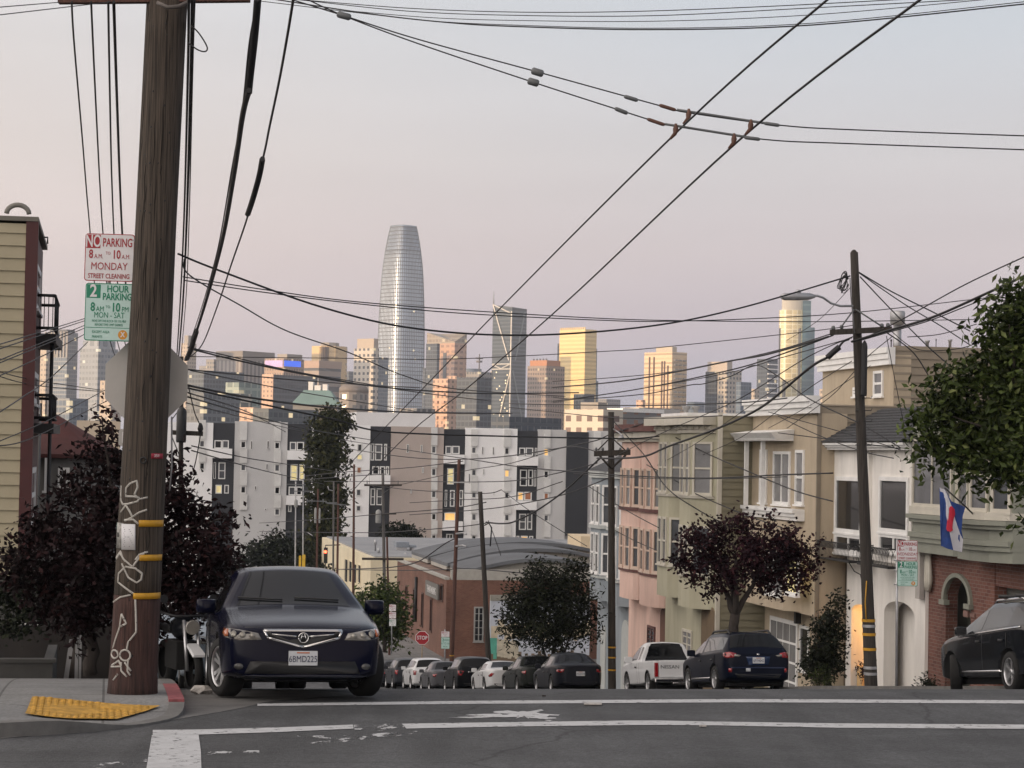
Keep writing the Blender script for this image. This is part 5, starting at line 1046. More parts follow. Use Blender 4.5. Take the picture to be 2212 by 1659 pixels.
# braced tower with needle
d = 2600; o, fr = tower('braced_tower', 'slender dark glass tower with white zigzag braces and a needle', 1064, 1106, 1138, 672, d, fm('braced_glass', '#3d484e', '#2e383e', fh=4.4, cw=400, fz=.6, fx=1.1, lit=.0, glass_r=.2), 'skyscraper')
e, phi, la, lb, zt = fr; zz = lambda y: at(1100, y, d).z
br_m = H('brace_white', '#b7b6b2', rough=.4, var=.03)
def lf(u, y): return (-.7, la * u, zz(y))            # on the left face, u from the near edge
def rf(u, y): return (lb * u, -.7, zz(y))
for pts in ([lf(.97, 656), lf(.10, 778)], [lf(0, 672), lf(0, 1000)], [lf(.95, 786), lf(0, 786)], [lf(.95, 797), lf(0, 797)], [lf(.95, 787), lf(.5, 796), lf(.05, 787)], [lf(0, 800), lf(.55, 905), lf(.9, 960)], [lf(.97, 656), lf(.02, 677)], [lf(1, 800), lf(1.02, 950)], [lf(.95, 905), lf(0, 905)]):
    mb = MB(); mb.tube(pts, .85, 5, smooth=False); b = mb.build('brace', br_m, None); b.location = (e.x, e.y, 0); b.rotation_euler = (0, 0, -phi + R(45)); b.parent = o; b.matrix_parent_inverse = wmx(o).inverted()
br2 = H('brace_grey', '#6e777c', var=.03)
for pts in ([rf(.85, 672), rf(.25, 778)], [rf(.1, 800), rf(.75, 900)]):
    mb = MB(); mb.tube(pts, .9, 5, smooth=False); b = mb.build('brace', br2, None); b.location = (e.x, e.y, 0); b.rotation_euler = (0, 0, -phi + R(45)); b.parent = o; b.matrix_parent_inverse = wmx(o).inverted()
on_tower(o, fr, 'crown', MATS['braced_glass'], lambda mb, la, lb, zt: mb.hexa([(0, 0, zt), (lb, 0, zt), (lb, la, zt), (0, la, zt)], [(0, 0, zz(663)), (lb, 0, zz(665)), (lb, la, zz(664)), (0, la, zz(657))]))
on_tower(o, fr, 'needle', H('needle_grey', '#8b8d90'), lambda mb, la, lb, zt: mb.tube([(0, la * .97, zz(658)), (0, la * .97, zz(626))], [.9, .25], 5))
on_tower(o, fr, 'lit_windows', MATS['far_lit'], lambda mb, la, lb, zt: [(random.seed(i), (lambda u: mb.box(-.3, -.05, la * u, la * (u + .05), zz(805 + i * 6), zz(805 + i * 6) + 1.4))(random.uniform(.05, .85))) for i in range(17)])
# right of it
o, fr = tower('office_tower', 'orange topped grey tower between the braced tower and the golden slab', 1139, 1180, 1220, 790, 2000, fm('grey_peach', '#86786f', '#595452', fh=4, cw=3, fz=.5, fx=.6, lit=.02)); on_tower(o, fr, 'roof_plant', H('roof_orange', '#a87658', var=.1), lambda mb, la, lb, zt: mb.box(1.5, lb * .8, 1, la - 1.5, zt + .01, zt + 5))
on_tower(o, fr, 'roof_frame', plant_d, lambda mb, la, lb, zt: [mb.box(3, 4, 3 + i * 4, 4 + i * 4, zt + 5, zt + 6.5) for i in range(5)])
d = 2300; o, fr = tower('office_tower', 'bright golden slab tower with a blue shaded right side', 1208, 1264, 1289, 711, d, gold_t)
on_tower(o, fr, 'shaded_wing', gl_blue, lambda mb, la, lb, zt: mb.box(.02, lb * 1.10, .6, la * .8, GB, zt - 19))
on_tower(o, fr, 'lower_wing', gl_blue, lambda mb, la, lb, zt: mb.box(.03, lb * 1.26, .8, la * .7, GB, zt - 52)); on_tower(o, fr, 'parapet_fin', gold_t, lambda mb, la, lb, zt: [mb.box(-.3, .4, la * i / 14, la * i / 14 + 1.4, zt, zt + 2.2) for i in range(14)])
tower('office_block', 'small dark stepped block before the foot of the golden slab', 1239, 1262, 1284, 851, 1700, gl_dark)
tower('office_tower', 'slim dark sliver of a tower left of the golden slab', 1204, 1207, 1214, 742, 2500, gl_dark)
o, fr = tower('apartment_tower', 'white and gold apartment tower with dark vertical slots', 1391, 1452, 1484, 760, 2000, fm('white_gold', '#cbb596', '#b9a283', fh=4, cw=60, fz=.4, fx=1.1, lit=0))
on_tower(o, fr, 'slot', H('slot_dark', '#4c3a34', var=.1), lambda mb, la, lb, zt: [mb.box(-.4, .05, la * u, la * u + 1.6, GB, zt - h) for u, h in ((.12, 12), (.24, 8), (.33, 8), (.62, 4), (.78, 4))])
on_tower(o, fr, 'top_block', H('top_cream', '#b1a796', var=.05), lambda mb, la, lb, zt: mb.box(-.05, lb * .3, la * .0, la * .58, zt + .01, zt + 4.5))
for i in range(26):
    for j in range(3): on_tower(o, fr, 'balcony', plant, lambda mb, la, lb, zt: mb.box(lb * (.12 + .3 * j), lb * (.3 + .3 * j), -1.6, -.05, zt - 8 - 4 * i, zt - 6.6 - 4 * i))
o, fr = tower('apartment_tower', 'pale tower with a dark left slab and a window grid', 1526, 1570, 1602, 800, 2000, fm('pale_grid', '#a39c92', '#4b5056', fh=4.2, cw=4, fz=.5, fx=.5, lit=.03)); on_tower(o, fr, 'side_slab', gl_dark, lambda mb, la, lb, zt: mb.box(-1.4, -.02, la * .46, la, GB, zt - 1)); on_tower(o, fr, 'top_block', H('top_cream2', '#a9a096', var=.05), lambda mb, la, lb, zt: mb.box(1, lb * .4, .8, la, zt + .01, zt + 8))
tower('office_tower', 'dark blue plain block right of the pale grid tower', 1590, 1600, 1623, 825, 1800, gl_blue)
o, fr = tower('apartment_tower', 'dark tower with white balcony bands left of the cylinder tower', 1635, 1658, 1680, 775, 2200, gl_dark); [on_tower(o, fr, 'balcony_band', w_paint, lambda mb, la, lb, zt: mb.box(0, lb, -1.2, -.05, zt - 6 - 4.6 * i, zt - 4.8 - 4.6 * i)) for i in range(20)]
tower('office_block', 'small cream block low left of the dark banded tower', 1622, 1630, 1640, 840, 1900, beige_t)
d = 2300; k = d / F; c = at(1713, 740, d + 20); o = thing('cylinder_tower', 'tall round fronted golden glass tower with a teal glass wing', 'skyscraper', (c.x, c.y, GB), 0)
zt, zs = at(1713, 644, d).z, at(1713, 668, d).z
gold_c = fm('gold_curtain', '#d8d4bd', '#bcb18a', fh=5, cw=5, fz=.85, fx=.86, lit=0, glass_r=.22, wall_r=.4, var=.2)
mb = MB(MX.Translation((c.x, c.y, 0))); n = 32; el = [(math.cos(2 * math.pi * i / n) * 31 * k, math.sin(2 * math.pi * i / n) * 22 * k) for i in range(n)]
mb.prism(el, GB, zs); ob = mb.build('tower_body', gold_c, o)
mb = MB(MX.Translation((c.x, c.y, 0))); mb.prism([(x * .93 + 1.5, y * .9) for x, y in el], zs + .01, zt); mb.build('crown', H('crown_pale', '#a8a59c', var=.05), o)
teal = fm('teal_curtain', '#4f6b75', '#41606c', fh=7, cw=300, fz=.7, fx=1.1, lit=0, glass_r=.18); zw, zw2 = at(1750, 648, d).z, at(1760, 706, d).z
mb = MB(); pa, pb = at(1738, 740, d - 8), at(1756, 740, d - 8); mb.box(pa.x, pb.x, c.y - 10, c.y + 15, GB, zw); mb.box(pb.x + .01, at(1763, 740, d).x, c.y - 8, c.y + 14, GB, zw2); mb.build('glass_wing', teal, o)
mb = MB()
for x_, w in ((1684, 1.0), (1694, 1.6), (1726, .8)):
    p = at(x_, 760, d - 22 * k * .75); mb.box(p.x - w / 2, p.x + w / 2, p.y - 3 - (7 if 1690 < x_ < 1730 else 0), p.y + 4, GB, zs - 20 if x_ != 1694 else at(1694, 822, d).z)
mb.build('slot', plant_d, o)
# middle distance, right of the apartments
d = 620; o, fr = tower('apartment_building', 'white apartment building with recessed balconies, sunlit on its left', 1218, 1303, 1346, 884, d, fm('white_apart', '#b9b2a6', '#6a5a52', fh=3.3, cw=4.2, fz=.5, fx=.5, lit=.02), 'apartment block'); roofbox(o, fr, plant, 2, .45)
o, fr = tower('apartment_building', 'dark grey apartment building with orange tinted windows behind the tall pole', 1308, 1345, 1432, 890, 700, fm('dark_apart', '#6c6b6b', '#8a6a55', fh=3.4, cw=5, fz=.5, fx=.35, lit=.03), 'apartment block'); on_tower(o, fr, 'parapet', w_paint, lambda mb, la, lb, zt: mb.box(-.4, lb + .4, -.4, la + .4, zt + .01, zt + 1.2))
tower('office_block', 'small orange block before the white and gold tower', 1374, 1388, 1394, 864, 1500, peach_t)
tower('office_block', 'long low white roofed block under the white and gold tower', 1346, 1380, 1470, 880, 900, fm('low_white', '#a9a6a2', '#7a736d', fh=4, cw=5, fz=.4, fx=.6, lit=.02))
tower('office_block', 'low pale block behind the tan house cornice', 1770, 1800, 1840, 840, 1500, beige_t)
for xl, xe, xr, yt, dd, m, lab in ((430, 452, 480, 790, 2700, grey_t, 'hazy grey tower behind the dark slab right of the stop sign'), (742, 754, 768, 802, 2900, gl_dark, 'slim dark tower between the round golden tower and the white grid tower'), (1003, 1022, 1040, 796, 3100, gl_blue, 'hazy blue tower behind the antenna slab'), (640, 655, 676, 792, 3000, beige_t, 'pale hazy tower behind the blue lit tower'), (1484, 1500, 1522, 868, 2600, gl_blue, 'low hazy block between the white gold tower and the pale grid tower'), (1288, 1310, 1340, 862, 2900, grey_t, 'low hazy block right of the golden slab foot')): tower('office_tower', lab, xl, xe, xr, yt, dd, m)
# rooftops straight behind the apartment block
for i, (xl, xe, xr, yt, dd, lab) in enumerate(((1060, 1100, 1215, 900, 800, 'long dark low block behind the right half of the apartments'), (690, 730, 800, 896, 820, 'low grey block behind the tall dark tree'), (860, 900, 940, 882, 900, 'low pale block just left of the balconied peach tower'))): tower('office_block', lab, xl, xe, xr, yt, dd, gl_dark if i == 0 else grey_t)
# ------------------------------------------------------------------ cars
def paint(name, c, rough=.28, coat=.03, metal=0.0): return mat(name, c, rough=rough, var=.05, scale=1.5, coat=coat, metal=metal, spec=.12)
tyre_m = mat('tyre_rubber', (.006, .006, .006), rough=.85, var=.2, scale=20); rim_m = H('alloy_rim', '#b5b6b8', rough=.3, metal=.8, var=.05); well_m = mat('wheel_well', (.006, .006, .006), rough=.9, var=0)
car_glass = mat('car_glass', (.008, .009, .010), rough=.05, var=0, spec=.3); side_glass = mat('side_glass', (.012, .013, .014), rough=.03, var=0, spec=1.0); chrome = H('chrome', '#d8d8d8', rough=.12, metal=1.0, var=0); trim_b = mat('black_trim', (.01, .01, .011), rough=.5, var=.1)
lens_red = mat('tail_lens', lin('#8a1018'), rough=.15, var=.15, scale=12, coat=1); lens_clear = mat('clear_lens', lin('#7f7c76'), rough=.12, var=.15, scale=14, coat=1); lens_amber = mat('amber_lens', lin('#a5521c'), rough=.15, var=.1, coat=1); plate_m = mat('plate_white', lin('#b9bcc0'), rough=.5, var=.06, scale=10); plate_ink = mat('plate_ink', lin('#1c2440'), rough=.6, var=0); lamp_in = mat('lamp_inner', lin('#9a978f'), rough=.15, metal=.4, var=0)
SEDAN = dict(cols=[(2.34, 2.34, 2.34, .24, .60, .70, .68, .72, .58), (2.20, 2.18, 2.20, .19, .69, .785, .86, .86, .68), (1.7, 1.7, 1.7, .17, .77, .87, .87, .87, .66), (1.05, 1.0, .98, .17, .86, .985, .885, .875, .70), (.6, .5, .14, .17, .89, 1.40, .885, .875, .575), (-.18, -.18, -.18, .17, .91, 1.455, .885, .88, .585), (-.27, -.27, -.27, .17, .915, 1.455, .885, .88, .585), (-1.0, -1.08, -.95, .17, .94, 1.405, .885, .875, .56), (-1.55, -1.6, -1.52, .18, .96, 1.06, .88, .86, .68), (-2.14, -2.12, -2.16, .24, .92, 1.04, .83, .82, .64), (-2.33, -2.33, -2.33, .32, .74, .95, .62, .66, .55)], wheels=(1.43, -1.33), wr=.325)
SUV = dict(cols=[(2.30, 2.30, 2.30, .28, .72, .86, .62, .68, .56), (2.14, 2.10, 2.12, .24, .84, .965, .86, .87, .68), (1.7, 1.7, 1.7, .23, .93, 1.045, .92, .91, .72), (1.1, 1.05, 1.0, .23, 1.0, 1.14, .93, .915, .74), (.6, .5, .22, .23, 1.03, 1.56, .93, .92, .62), (-.15, -.15, -.15, .23, 1.06, 1.645, .93, .92, .635), (-.25, -.25, -.25, .23, 1.065, 1.645, .93, .92, .635), (-1.35, -1.35, -1.35, .23, 1.10, 1.62, .93, .92, .62), (-2.02, -2.06, -1.86, .24, 1.12, 1.54, .91, .88, .58), (-2.24, -2.24, -2.20, .30, 1.0, 1.12, .86, .84, .72), (-2.31, -2.32, -2.31, .36, .80, .98, .66, .70, .60)], wheels=(1.40, -1.41), wr=.36)
WAGON = dict(cols=[(2.38, 2.38, 2.38, .27, .66, .78, .60, .66, .54), (2.2, 2.16, 2.2, .23, .77, .89, .84, .85, .66), (1.75, 1.75, 1.75, .22, .86, .97, .90, .89, .70), (1.1, 1.05, 1.0, .22, .93, 1.07, .91, .90, .72), (.62, .52, .22, .22, .96, 1.50, .91, .90, .60), (-.12, -.12, -.12, .22, .98, 1.565, .91, .90, .615), (-.22, -.22, -.22, .22, .985, 1.565, .91, .90, .615), (-1.4, -1.4, -1.4, .22, 1.01, 1.55, .91, .90, .60), (-2.06, -2.1, -1.86, .23, 1.03, 1.49, .90, .87, .57), (-2.32, -2.30, -2.26, .30, .96, 1.08, .86, .84, .70), (-2.39, -2.40, -2.39, .36, .78, .95, .66, .70, .58)], wheels=(1.40, -1.34), wr=.345)
PICKUP = dict(cols=[(2.25, 2.25, 2.25, .30, .70, .84, .62, .66, .54), (2.1, 2.08, 2.1, .27, .80, .92, .79, .79, .64), (1.7, 1.7, 1.7, .26, .88, .985, .81, .81, .66), (1.05, 1.0, .95, .26, .93, 1.06, .815, .81, .66), (.62, .55, .30, .26, .95, 1.52, .815, .81, .56), (-.05, -.05, -.05, .26, .96, 1.56, .815, .81, .57), (-.16, -.16, -.16, .26, .96, 1.56, .815, .81, .57), (-.38, -.38, -.36, .26, .97, 1.53, .815, .81, .56), (-.55, -.56, -.52, .26, .97, .99, .815, .81, .74), (-2.16, -2.17, -2.18, .40, .97, .99, .815, .81, .74), (-2.2, -2.21, -2.21, .42, .95, .975, .80, .80, .73)], wheels=(1.30, -1.40), wr=.33, bed=True)
def car_body(spec, root, pm, crease_rear=False):
    cols = spec['cols']; bm = bmesh.new(); rows = []
    mats = [pm, well_m, car_glass]
    for (yl, yb, yr, zl, zb, zr, wl, wb, wr) in cols:
        isr = zr - zb > .3
        P = [(0, yl, zl), (wl * .8, yl, zl), (wl * .97, yl, zl + .07), (max(wl, wb) * 1.0, yl * .5 + yb * .5, zl + (zb - zl) * .55), (wb, yb, zb)]
        if isr:
            for f in (.12, .84): P.append((wb + (wr - wb) * (f * .9), yb + (yr - yb) * f, zb + (zr - .03 - zb) * f))
            P += [(wr, yr, zr - .035), (wr * .84, yr, zr), (0, yr, zr + .035)]
        else:
            P += [(wb + (wr - wb) * .12, yb + (yr - yb) * .15, zb + (zr - zb) * .45), (wb + (wr - wb) * .35, yb + (yr - yb) * .4, zb + (zr - zb) * .72), (wb + (wr - wb) * .6, yb + (yr - yb) * .7, zb + (zr - zb) * .88), (wr, yr, zr), (0, yr, zr + .035)]
        rows.append([(bm.verts.new(p), bm.verts.new((-p[0], p[1], p[2])) if p[0] > 0 else None) for p in P])
    n = len(rows[0]); tagl = []
    def gv(c, i, s): a, b = rows[c][i]; return a if s == 0 or b is None else b
    for c in range(len(rows) - 1):
        for i in range(n - 1):
            for s in (0, 1):
                q = [gv(c, i, s), gv(c + 1, i, s), gv(c + 1, i + 1, s), gv(c, i + 1, s)]
                f = bm.faces.new(q if s == 0 else q[::-1]); f.smooth = True; f.material_index = 0
                if i in (8,) and c == 3: f.material_index = 3                      # windscreen
                if c == 7 and i == 8: f.material_index = 4 if 'rear_c' not in spec else 0
                if 'rear_c' in spec and c == spec['rear_c'] and i in (7, 8): f.material_index = 4
                if i == 5 and c in (3, 4): f.material_index = 5 + s
                if i == 5 and c == 6: f.material_index = 7 + s
                if i == 5 and c == 7 and spec.get('cargo'): f.material_index = 9 + s
    for c in (0, len(rows) - 1):
        for i in range(n - 1):
            vs = [gv(c, i, 0), gv(c, i + 1, 0), gv(c, i + 1, 1), gv(c, i, 1)]; vs = list(dict.fromkeys(vs))
            f = bm.faces.new(vs if c == len(rows) - 1 else vs[::-1]); f.smooth = True
    cl = bm.edges.layers.float.get('crease_edge') or bm.edges.layers.float.new('crease_edge')
    ids = {}
    for c in range(len(rows)):
        for i in range(n):
            for vv in rows[c][i]:
                if vv: ids[vv] = (c, i)
    for e_ in bm.edges:
        (ca_, ia), (cb_, ib) = ids[e_.verts[0]], ids[e_.verts[1]]
        if ia == ib and ca_ != cb_: e_[cl] = {2: .6, 4: .55, 7: .45, 5: .5, 6: .5, 8: .3}.get(ia, 0)
        elif ca_ == cb_ and ca_ in (0, len(rows) - 1): e_[cl] = .35
        elif ca_ == cb_ and ca_ in (3, 4, 7, 8) and ia >= 5 and ib >= 5: e_[cl] = .5
        elif ca_ == cb_ and ca_ in (5, 6) and ia in (5, 6) and ib in (5, 6): e_[cl] = .9
    bmesh.ops.recalc_face_normals(bm, faces=bm.faces)
    me = bpy.data.meshes.new('body'); bm.to_mesh(me); bm.free()
    for q in [pm, well_m, car_glass] + [car_glass] * 8: me.materials.append(q)
    o = bpy.data.objects.new('body', me); col.objects.link(o)
    sb = o.modifiers.new('s', 'SUBSURF'); sb.levels = sb.render_levels = 3; cut = []
    for wy in spec['wheels']:
        for sx in (-1, 1):
            mb = MB(); R_ = spec['wr'] + .055; mb.lathe([(R_, 0.0), (R_, .30)], 32, ax='X', smooth=True, mi=1); w = spec['cols'][5][6]
            k = mb.build('cut', [pm, well_m, car_glass]); k.location = (sx * (w - .27) if sx > 0 else -(w - .27) - .30, wy, spec['wr'] + .01); cut.append(k)
    if spec.get('bed'):
        mb = MB(); mb.box(-.70, .70, -2.12, -.62, .55, 1.4, mi=1); k = mb.build('cut', [pm, well_m, car_glass]); cut.append(k)
    for k in cut:
        b = o.modifiers.new('b', 'BOOLEAN'); b.operation = 'DIFFERENCE'; b.object = k; b.solver = 'EXACT'
    bpy.context.view_layer.update(); dg = bpy.context.evaluated_depsgraph_get(); me2 = bpy.data.meshes.new_from_object(o.evaluated_get(dg))
    bpy.data.objects.remove(o)
    for k in cut: bpy.data.objects.remove(k)
    bm = bmesh.new(); bm.from_mesh(me2); bm.verts.ensure_lookup_table()
    tree = BVHTree.FromBMesh(bm)
    names = {3: 'windscreen', 4: 'rear_window', 5: 'side_window', 6: 'side_window', 7: 'side_window', 8: 'side_window', 9: 'side_window', 10: 'side_window'}
    for mi, nm in names.items():
        fs = [f for f in bm.faces if f.material_index == mi]
        if not fs: continue
        g = bmesh.new(); vm = {}
        for f in fs:
            vs = []
            for v in f.verts:
                if v not in vm: vm[v] = g.verts.new(v.co + v.normal * .003)
                vs.append(vm[v])
            q = g.faces.new(vs); q.smooth = True
        mm = bpy.data.meshes.new(nm); g.to_mesh(mm); g.free(); mm.materials.append(car_glass if mi < 5 else side_glass)
        ob = bpy.data.objects.new(nm, mm); col.objects.link(ob); ob.parent = root
    for f in bm.faces:
        if f.material_index > 1: f.material_index = 0 if False else 2
    mm = bpy.data.meshes.new('body'); bm.to_mesh(mm); bm.free()
    for q in (pm, well_m, trim_b): mm.materials.append(q)
    ob = bpy.data.objects.new('body', mm); col.objects.link(ob); ob.parent = root
    return tree
def decal(tree, root, name, poly, m, side='front', off=.006, ang=0.0, parent=None, cuts=4):
    """A thin fitting that follows the body: poly in (x, z) for front/rear or (y, z) for left/right, pressed onto the skin."""
    bm = bmesh.new(); vs = [bm.verts.new((p[0], 0, p[1])) for p in poly]; bm.faces.new(vs); bmesh.ops.triangulate(bm, faces=bm.faces)
    for _ in range(cuts):
        es = [e for e in bm.edges if e.calc_length() > .07]
        if es: bmesh.ops.subdivide_edges(bm, edges=es, cuts=1)
    dead = []
    for v in bm.verts:
        a, z = v.co.x, v.co.z
        if side == 'front': o_, d_ = V((a, 4, z)), V((math.sin(ang), -1, 0)).normalized()
        elif side == 'rear': o_, d_ = V((a, -4, z)), V((math.sin(ang), 1, 0)).normalized()
        else: sx = 1 if side == 'right' else -1; o_, d_ = V((sx * 3, a, z)), V((-sx, 0, 0))
        if ang and side in ('front', 'rear'): o_ = V((a, 2.1 if side == 'front' else -2.1, z)) - d_ * 4
        h = tree.ray_cast(o_, d_)
        if h[0] is None: dead.append(v)
        else: v.co = h[0] - d_ * off
    if dead: bmesh.ops.delete(bm, geom=dead, context='VERTS')
    for f in bm.faces: f.smooth = True
    bmesh.ops.recalc_face_normals(bm, faces=bm.faces)
    ext = bmesh.ops.solidify(bm, geom=bm.faces[:], thickness=.012)
    me = bpy.data.meshes.new(name); bm.to_mesh(me); bm.free(); me.materials.append(m)
    o = bpy.data.objects.new(name, me); col.objects.link(o); o.parent = parent or root
    return o
def wheel(root, x, y, r, steer=0.0, spokes=5, wdt=.22, style='double'):
    sx = 1 if x > 0 else -1
    w = thing('wheel', None, None, (x, y, r)); w.rotation_euler = (0, 0, steer + (0 if sx > 0 else math.pi)); w.parent = root
    ri = r * .70
    mb = MB(); mb.lathe([(ri, -wdt / 2), (r * .93, -wdt / 2), (r, -wdt / 2 + .03), (r, wdt / 2 - .03), (r * .93, wdt / 2), (ri, wdt / 2)], 40, ax='X', cap=False); t = mb.build('tyre', tyre_m, w, local=True)
    mb = MB(); mb.lathe([(ri, -wdt / 2), (ri, wdt / 2 - .01), (ri * .93, wdt / 2 - .005), (ri * .9, wdt / 2 - .03), (ri * .88, -wdt / 2)], 36, ax='X', cap=False)
    for k in range(spokes):
        a0 = 2 * math.pi * k / spokes
        for da in ((-.13, .13) if style == 'double' else (0,)):
            a = a0 + da; b = a0 + da * 1.6
            pin = (wdt / 2 - .05, math.cos(a) * r * .12, math.sin(a) * r * .12); pout = (wdt / 2 - .03, math.cos(b) * ri * .92, math.sin(b) * ri * .92)
            hw = .018 if style == 'double' else .035
            pa, pb = V(pin), V(pout); sd = V((0, -(pb - pa).z, (pb - pa).y)).normalized() * hw
            mb.hexa([pa - sd - V((.03, 0, 0)), pa + sd - V((.03, 0, 0)), pb + sd * 1.1 - V((.03, 0, 0)), pb - sd * 1.1 - V((.03, 0, 0))], [pa - sd, pa + sd, pb + sd * 1.1, pb - sd * 1.1])
    mb.lathe([(r * .15, wdt / 2 - .08), (r * .15, wdt / 2 - .04), (r * .09, wdt / 2 - .03)], 16, ax='X'); rim = mb.build('rim', rim_m, w, local=True)
    mb = MB(); mb.lathe([(ri * .86, -.02), (ri * .86, .0)], 24, ax='X'); mb.build('brake_disc', well_m, w, local=True)
    return w
def roofz(tree, x, y):
    h = tree.ray_cast(V((x, y, 4)), V((0, 0, -1))); return h[0].z if h[0] else 1.5
def mirror(root, spec, pm, sx, big=1.0):
    c3, c4 = spec['cols'][3], spec['cols'][4]; x = c4[7] + .09; y = c4[1] + .12; z = c4[4] + .10
    mb = MB(); mb.lathe([(.02, -.05), (.07 * big, -.04), (.085 * big, .02), (.08 * big, .06), (.075 * big, .065)], 16, ax='Y')
    for v in mb.bm.verts:
        q = math.hypot(v.co.x, v.co.z)
        if q > .03: k = q / max(abs(v.co.x), abs(v.co.z)); v.co.x *= 1 + (k - 1) * .75; v.co.z *= 1 + (k - 1) * .75
    for v in mb.bm.verts: v.co.x *= 1.35; v.co.y *= -1.0
    for v in mb.bm.verts: v.co = v.co + V((sx * x, y, z))
    mb.tube([(sx * (x - .18), y, z - .10), (sx * (x - .05), y, z - .05)], .028, 6); o = mb.build('wing_mirror', pm, root, local=True)
    mb = MB(); mb.lathe([(.075 * big, -.005), (.07 * big, .0)], 14, ax='Y')
    for v in mb.bm.verts: v.co.x *= 1.35
    for v in mb.bm.verts: v.co = v.co + V((sx * x, y - .068, z))
    g = mb.build('mirror_glass', car_glass, o); return o
def plate(root, tree, txt, y, z, front, w=.31, h=.155, x=0.0, parent=None, off=None):
    s = 1 if front else -1
    hit_ = tree.ray_cast(V((x, 4 * s, z)), V((0, -s, 0)))
    yy = (hit_[0].y if hit_[0] else y) + s * (.02 if off is None else off)
    mb = MB(); mb.box(x - w / 2, x + w / 2, yy - .012, yy + .012, z - h / 2, z + h / 2); p = mb.build('licence_plate', plate_m, root, bevel=.006, local=True)
    mx = MX(((s * -1, 0, 0, x), (0, 0, s, yy + s * .014), (0, 1, 0, z - .012), (0, 0, 0, 1)))
    mb = MB(); add_text(mb, [(txt, h * .62, 0, 0, .78)], mx, .003); mb.build('lettering', plate_ink, p, local=True)
    mb = MB(); mb.box(x - w * .22, x + w * .22, min(yy, yy + s * .016), max(yy, yy + s * .016), z + h * .33, z + h * .42); mb.build('header', lens_amber, p, local=True)
    return p
def rear_kit(root, tree, spec, tails, wdt=.0, bump_z=.45):
    for p in tails:
        for sx in (1, -1): decal(tree, root, 'tail_light', [(sx * a, b) for a, b in p], lens_red, 'rear', .010, ang=-sx * .5)
def side_kit(root, tree, spec, handles=True, mold=True):
    c = spec['cols']
    for sd in ('left', 'right'):
        y5, y7 = c[5][1] - .05, c[7][1] + .1; zb = c[5][4]
        for y in (y5, y7 - .1 if not spec.get('bed') else y5 - .25):
            decal(tree, root, 'door_seam', [(y - .008, .30), (y + .008, .30), (y + .008, zb - .01), (y - .008, zb - .01)], trim_b, sd, .001, cuts=5)
        if handles:
            for y in ((c[5][1] + .02, c[7][1] + .12) if not spec.get('bed') else (c[5][1] - .0,)): decal(tree, root, 'door_handle', [(y, zb - .16), (y + .2, zb - .15), (y + .2, zb - .11), (y, zb - .12)], chrome if spec.get('chrome') else trim_b, sd, .02)
        if mold and spec.get('mold'): decal(tree, root, 'side_moulding', [(c[3][0] - .1, .36), (c[7][0] - .1, .36), (c[7][0] - .1, .40), (c[3][0] - .1, .40)], chrome, sd, .006, cuts=5)
def make_car(label, spec, pm, s, t, heading=0.0, cat='car', name='parked_car', group=None, tails=(), fronts=None, plate_txt=None, steer=0.0, spokes=5, style='double', mirrors=True, pitch=True, zoff=0.0, dz=0.0):
    z = G(s) + dz; root = thing(name, label, cat, S(s, t, z), SA + heading, group)
    if pitch:
        e = (G(s + 1.4) - G(s - 1.4)) / 2.8; k = math.cos(heading)
        root.rotation_euler = (math.atan(e) * k, 0, SA + heading)
    tree = car_body(spec, root, pm); side_kit(root, tree, spec)
    for wy in spec['wheels']:
        for sx in (1, -1): wheel(root, sx * (spec['cols'][5][6] - .125), wy, spec['wr'], steer if wy > 0 else 0, spokes, .22, style)
    if mirrors:
        for sx in (1, -1): mirror(root, spec, pm, sx, 1.15 if spec in (SUV, PICKUP, WAGON) else 1.0)
    if tails: rear_kit(root, tree, spec, tails)
    c = spec['cols'][-1]
    if tails and not spec.get('bed'):
        decal(tree, root, 'bumper_insert', [(-.55, c[3] + .0), (.55, c[3] + .0), (.62, c[3] + .10), (-.62, c[3] + .10)], trim_b, 'rear', .004)
    return root, tree
def dark_under(root, spec):
    c = spec['cols'][5]; mb = MB(); mb.box(-c[6] * .75, c[6] * .75, spec['cols'][-2][0] + .35, spec['cols'][1][0] - .55, .16, c[3] + .02); mb.build('underbody', well_m, root, local=True)
# ---- the big dark blue saloon facing us
acura_p = paint('midnight_blue_paint', lin('#0a0d20'), rough=.16, coat=.1)
A = dict(SEDAN); A['chrome'] = False
fc = ground(645, 1512)                       # under the front bumper
root, tree = make_car('dark blue saloon parked facing the camera, five-sided chrome grille, beside the big pole', A, acura_p, 25.9 + 2.4, 2.22, math.pi, 'car', 'parked_saloon', None, steer=R(18), spokes=5, mirrors=True, zoff=0)
dark_under(root, A); root.scale = (1.06, 1.06, 1.06)
hl = [(.36, .63), (.40, .70), (.60, .735), (.80, .755), (.84, .72), (.80, .655), (.60, .625)]
for sx in (1, -1):
    h = decal(tree, root, 'headlight', [(sx * a, b) for a, b in hl], lens_clear, 'front', .008, ang=-sx * .35)
    for a, b, r_ in ((.46, .675, .030), (.57, .685, .034), (.68, .695, .034)):
        decal(tree, root, 'lamp_lens', [(sx * (a + r_ * math.cos(i * .628)), b + r_ * math.sin(i * .628)) for i in range(10)], lamp_in, 'front', .022, ang=-sx * .35, parent=h)
    decal(tree, root, 'indicator_lens', [(sx * .755, .67), (sx * .77, .745), (sx * .84, .755), (sx * .86, .71), (sx * .82, .665)], lens_amber, 'front', .016, ang=-sx * .35, parent=h)
    f = decal(tree, root, 'fog_lamp', [(sx * (.63 + .055 * math.cos(i * .628)), .345 + .034 * math.sin(i * .628)) for i in range(10)], H('fog_lens', '#4a4a4a', rough=.2), 'front', .008, ang=-sx * .25)
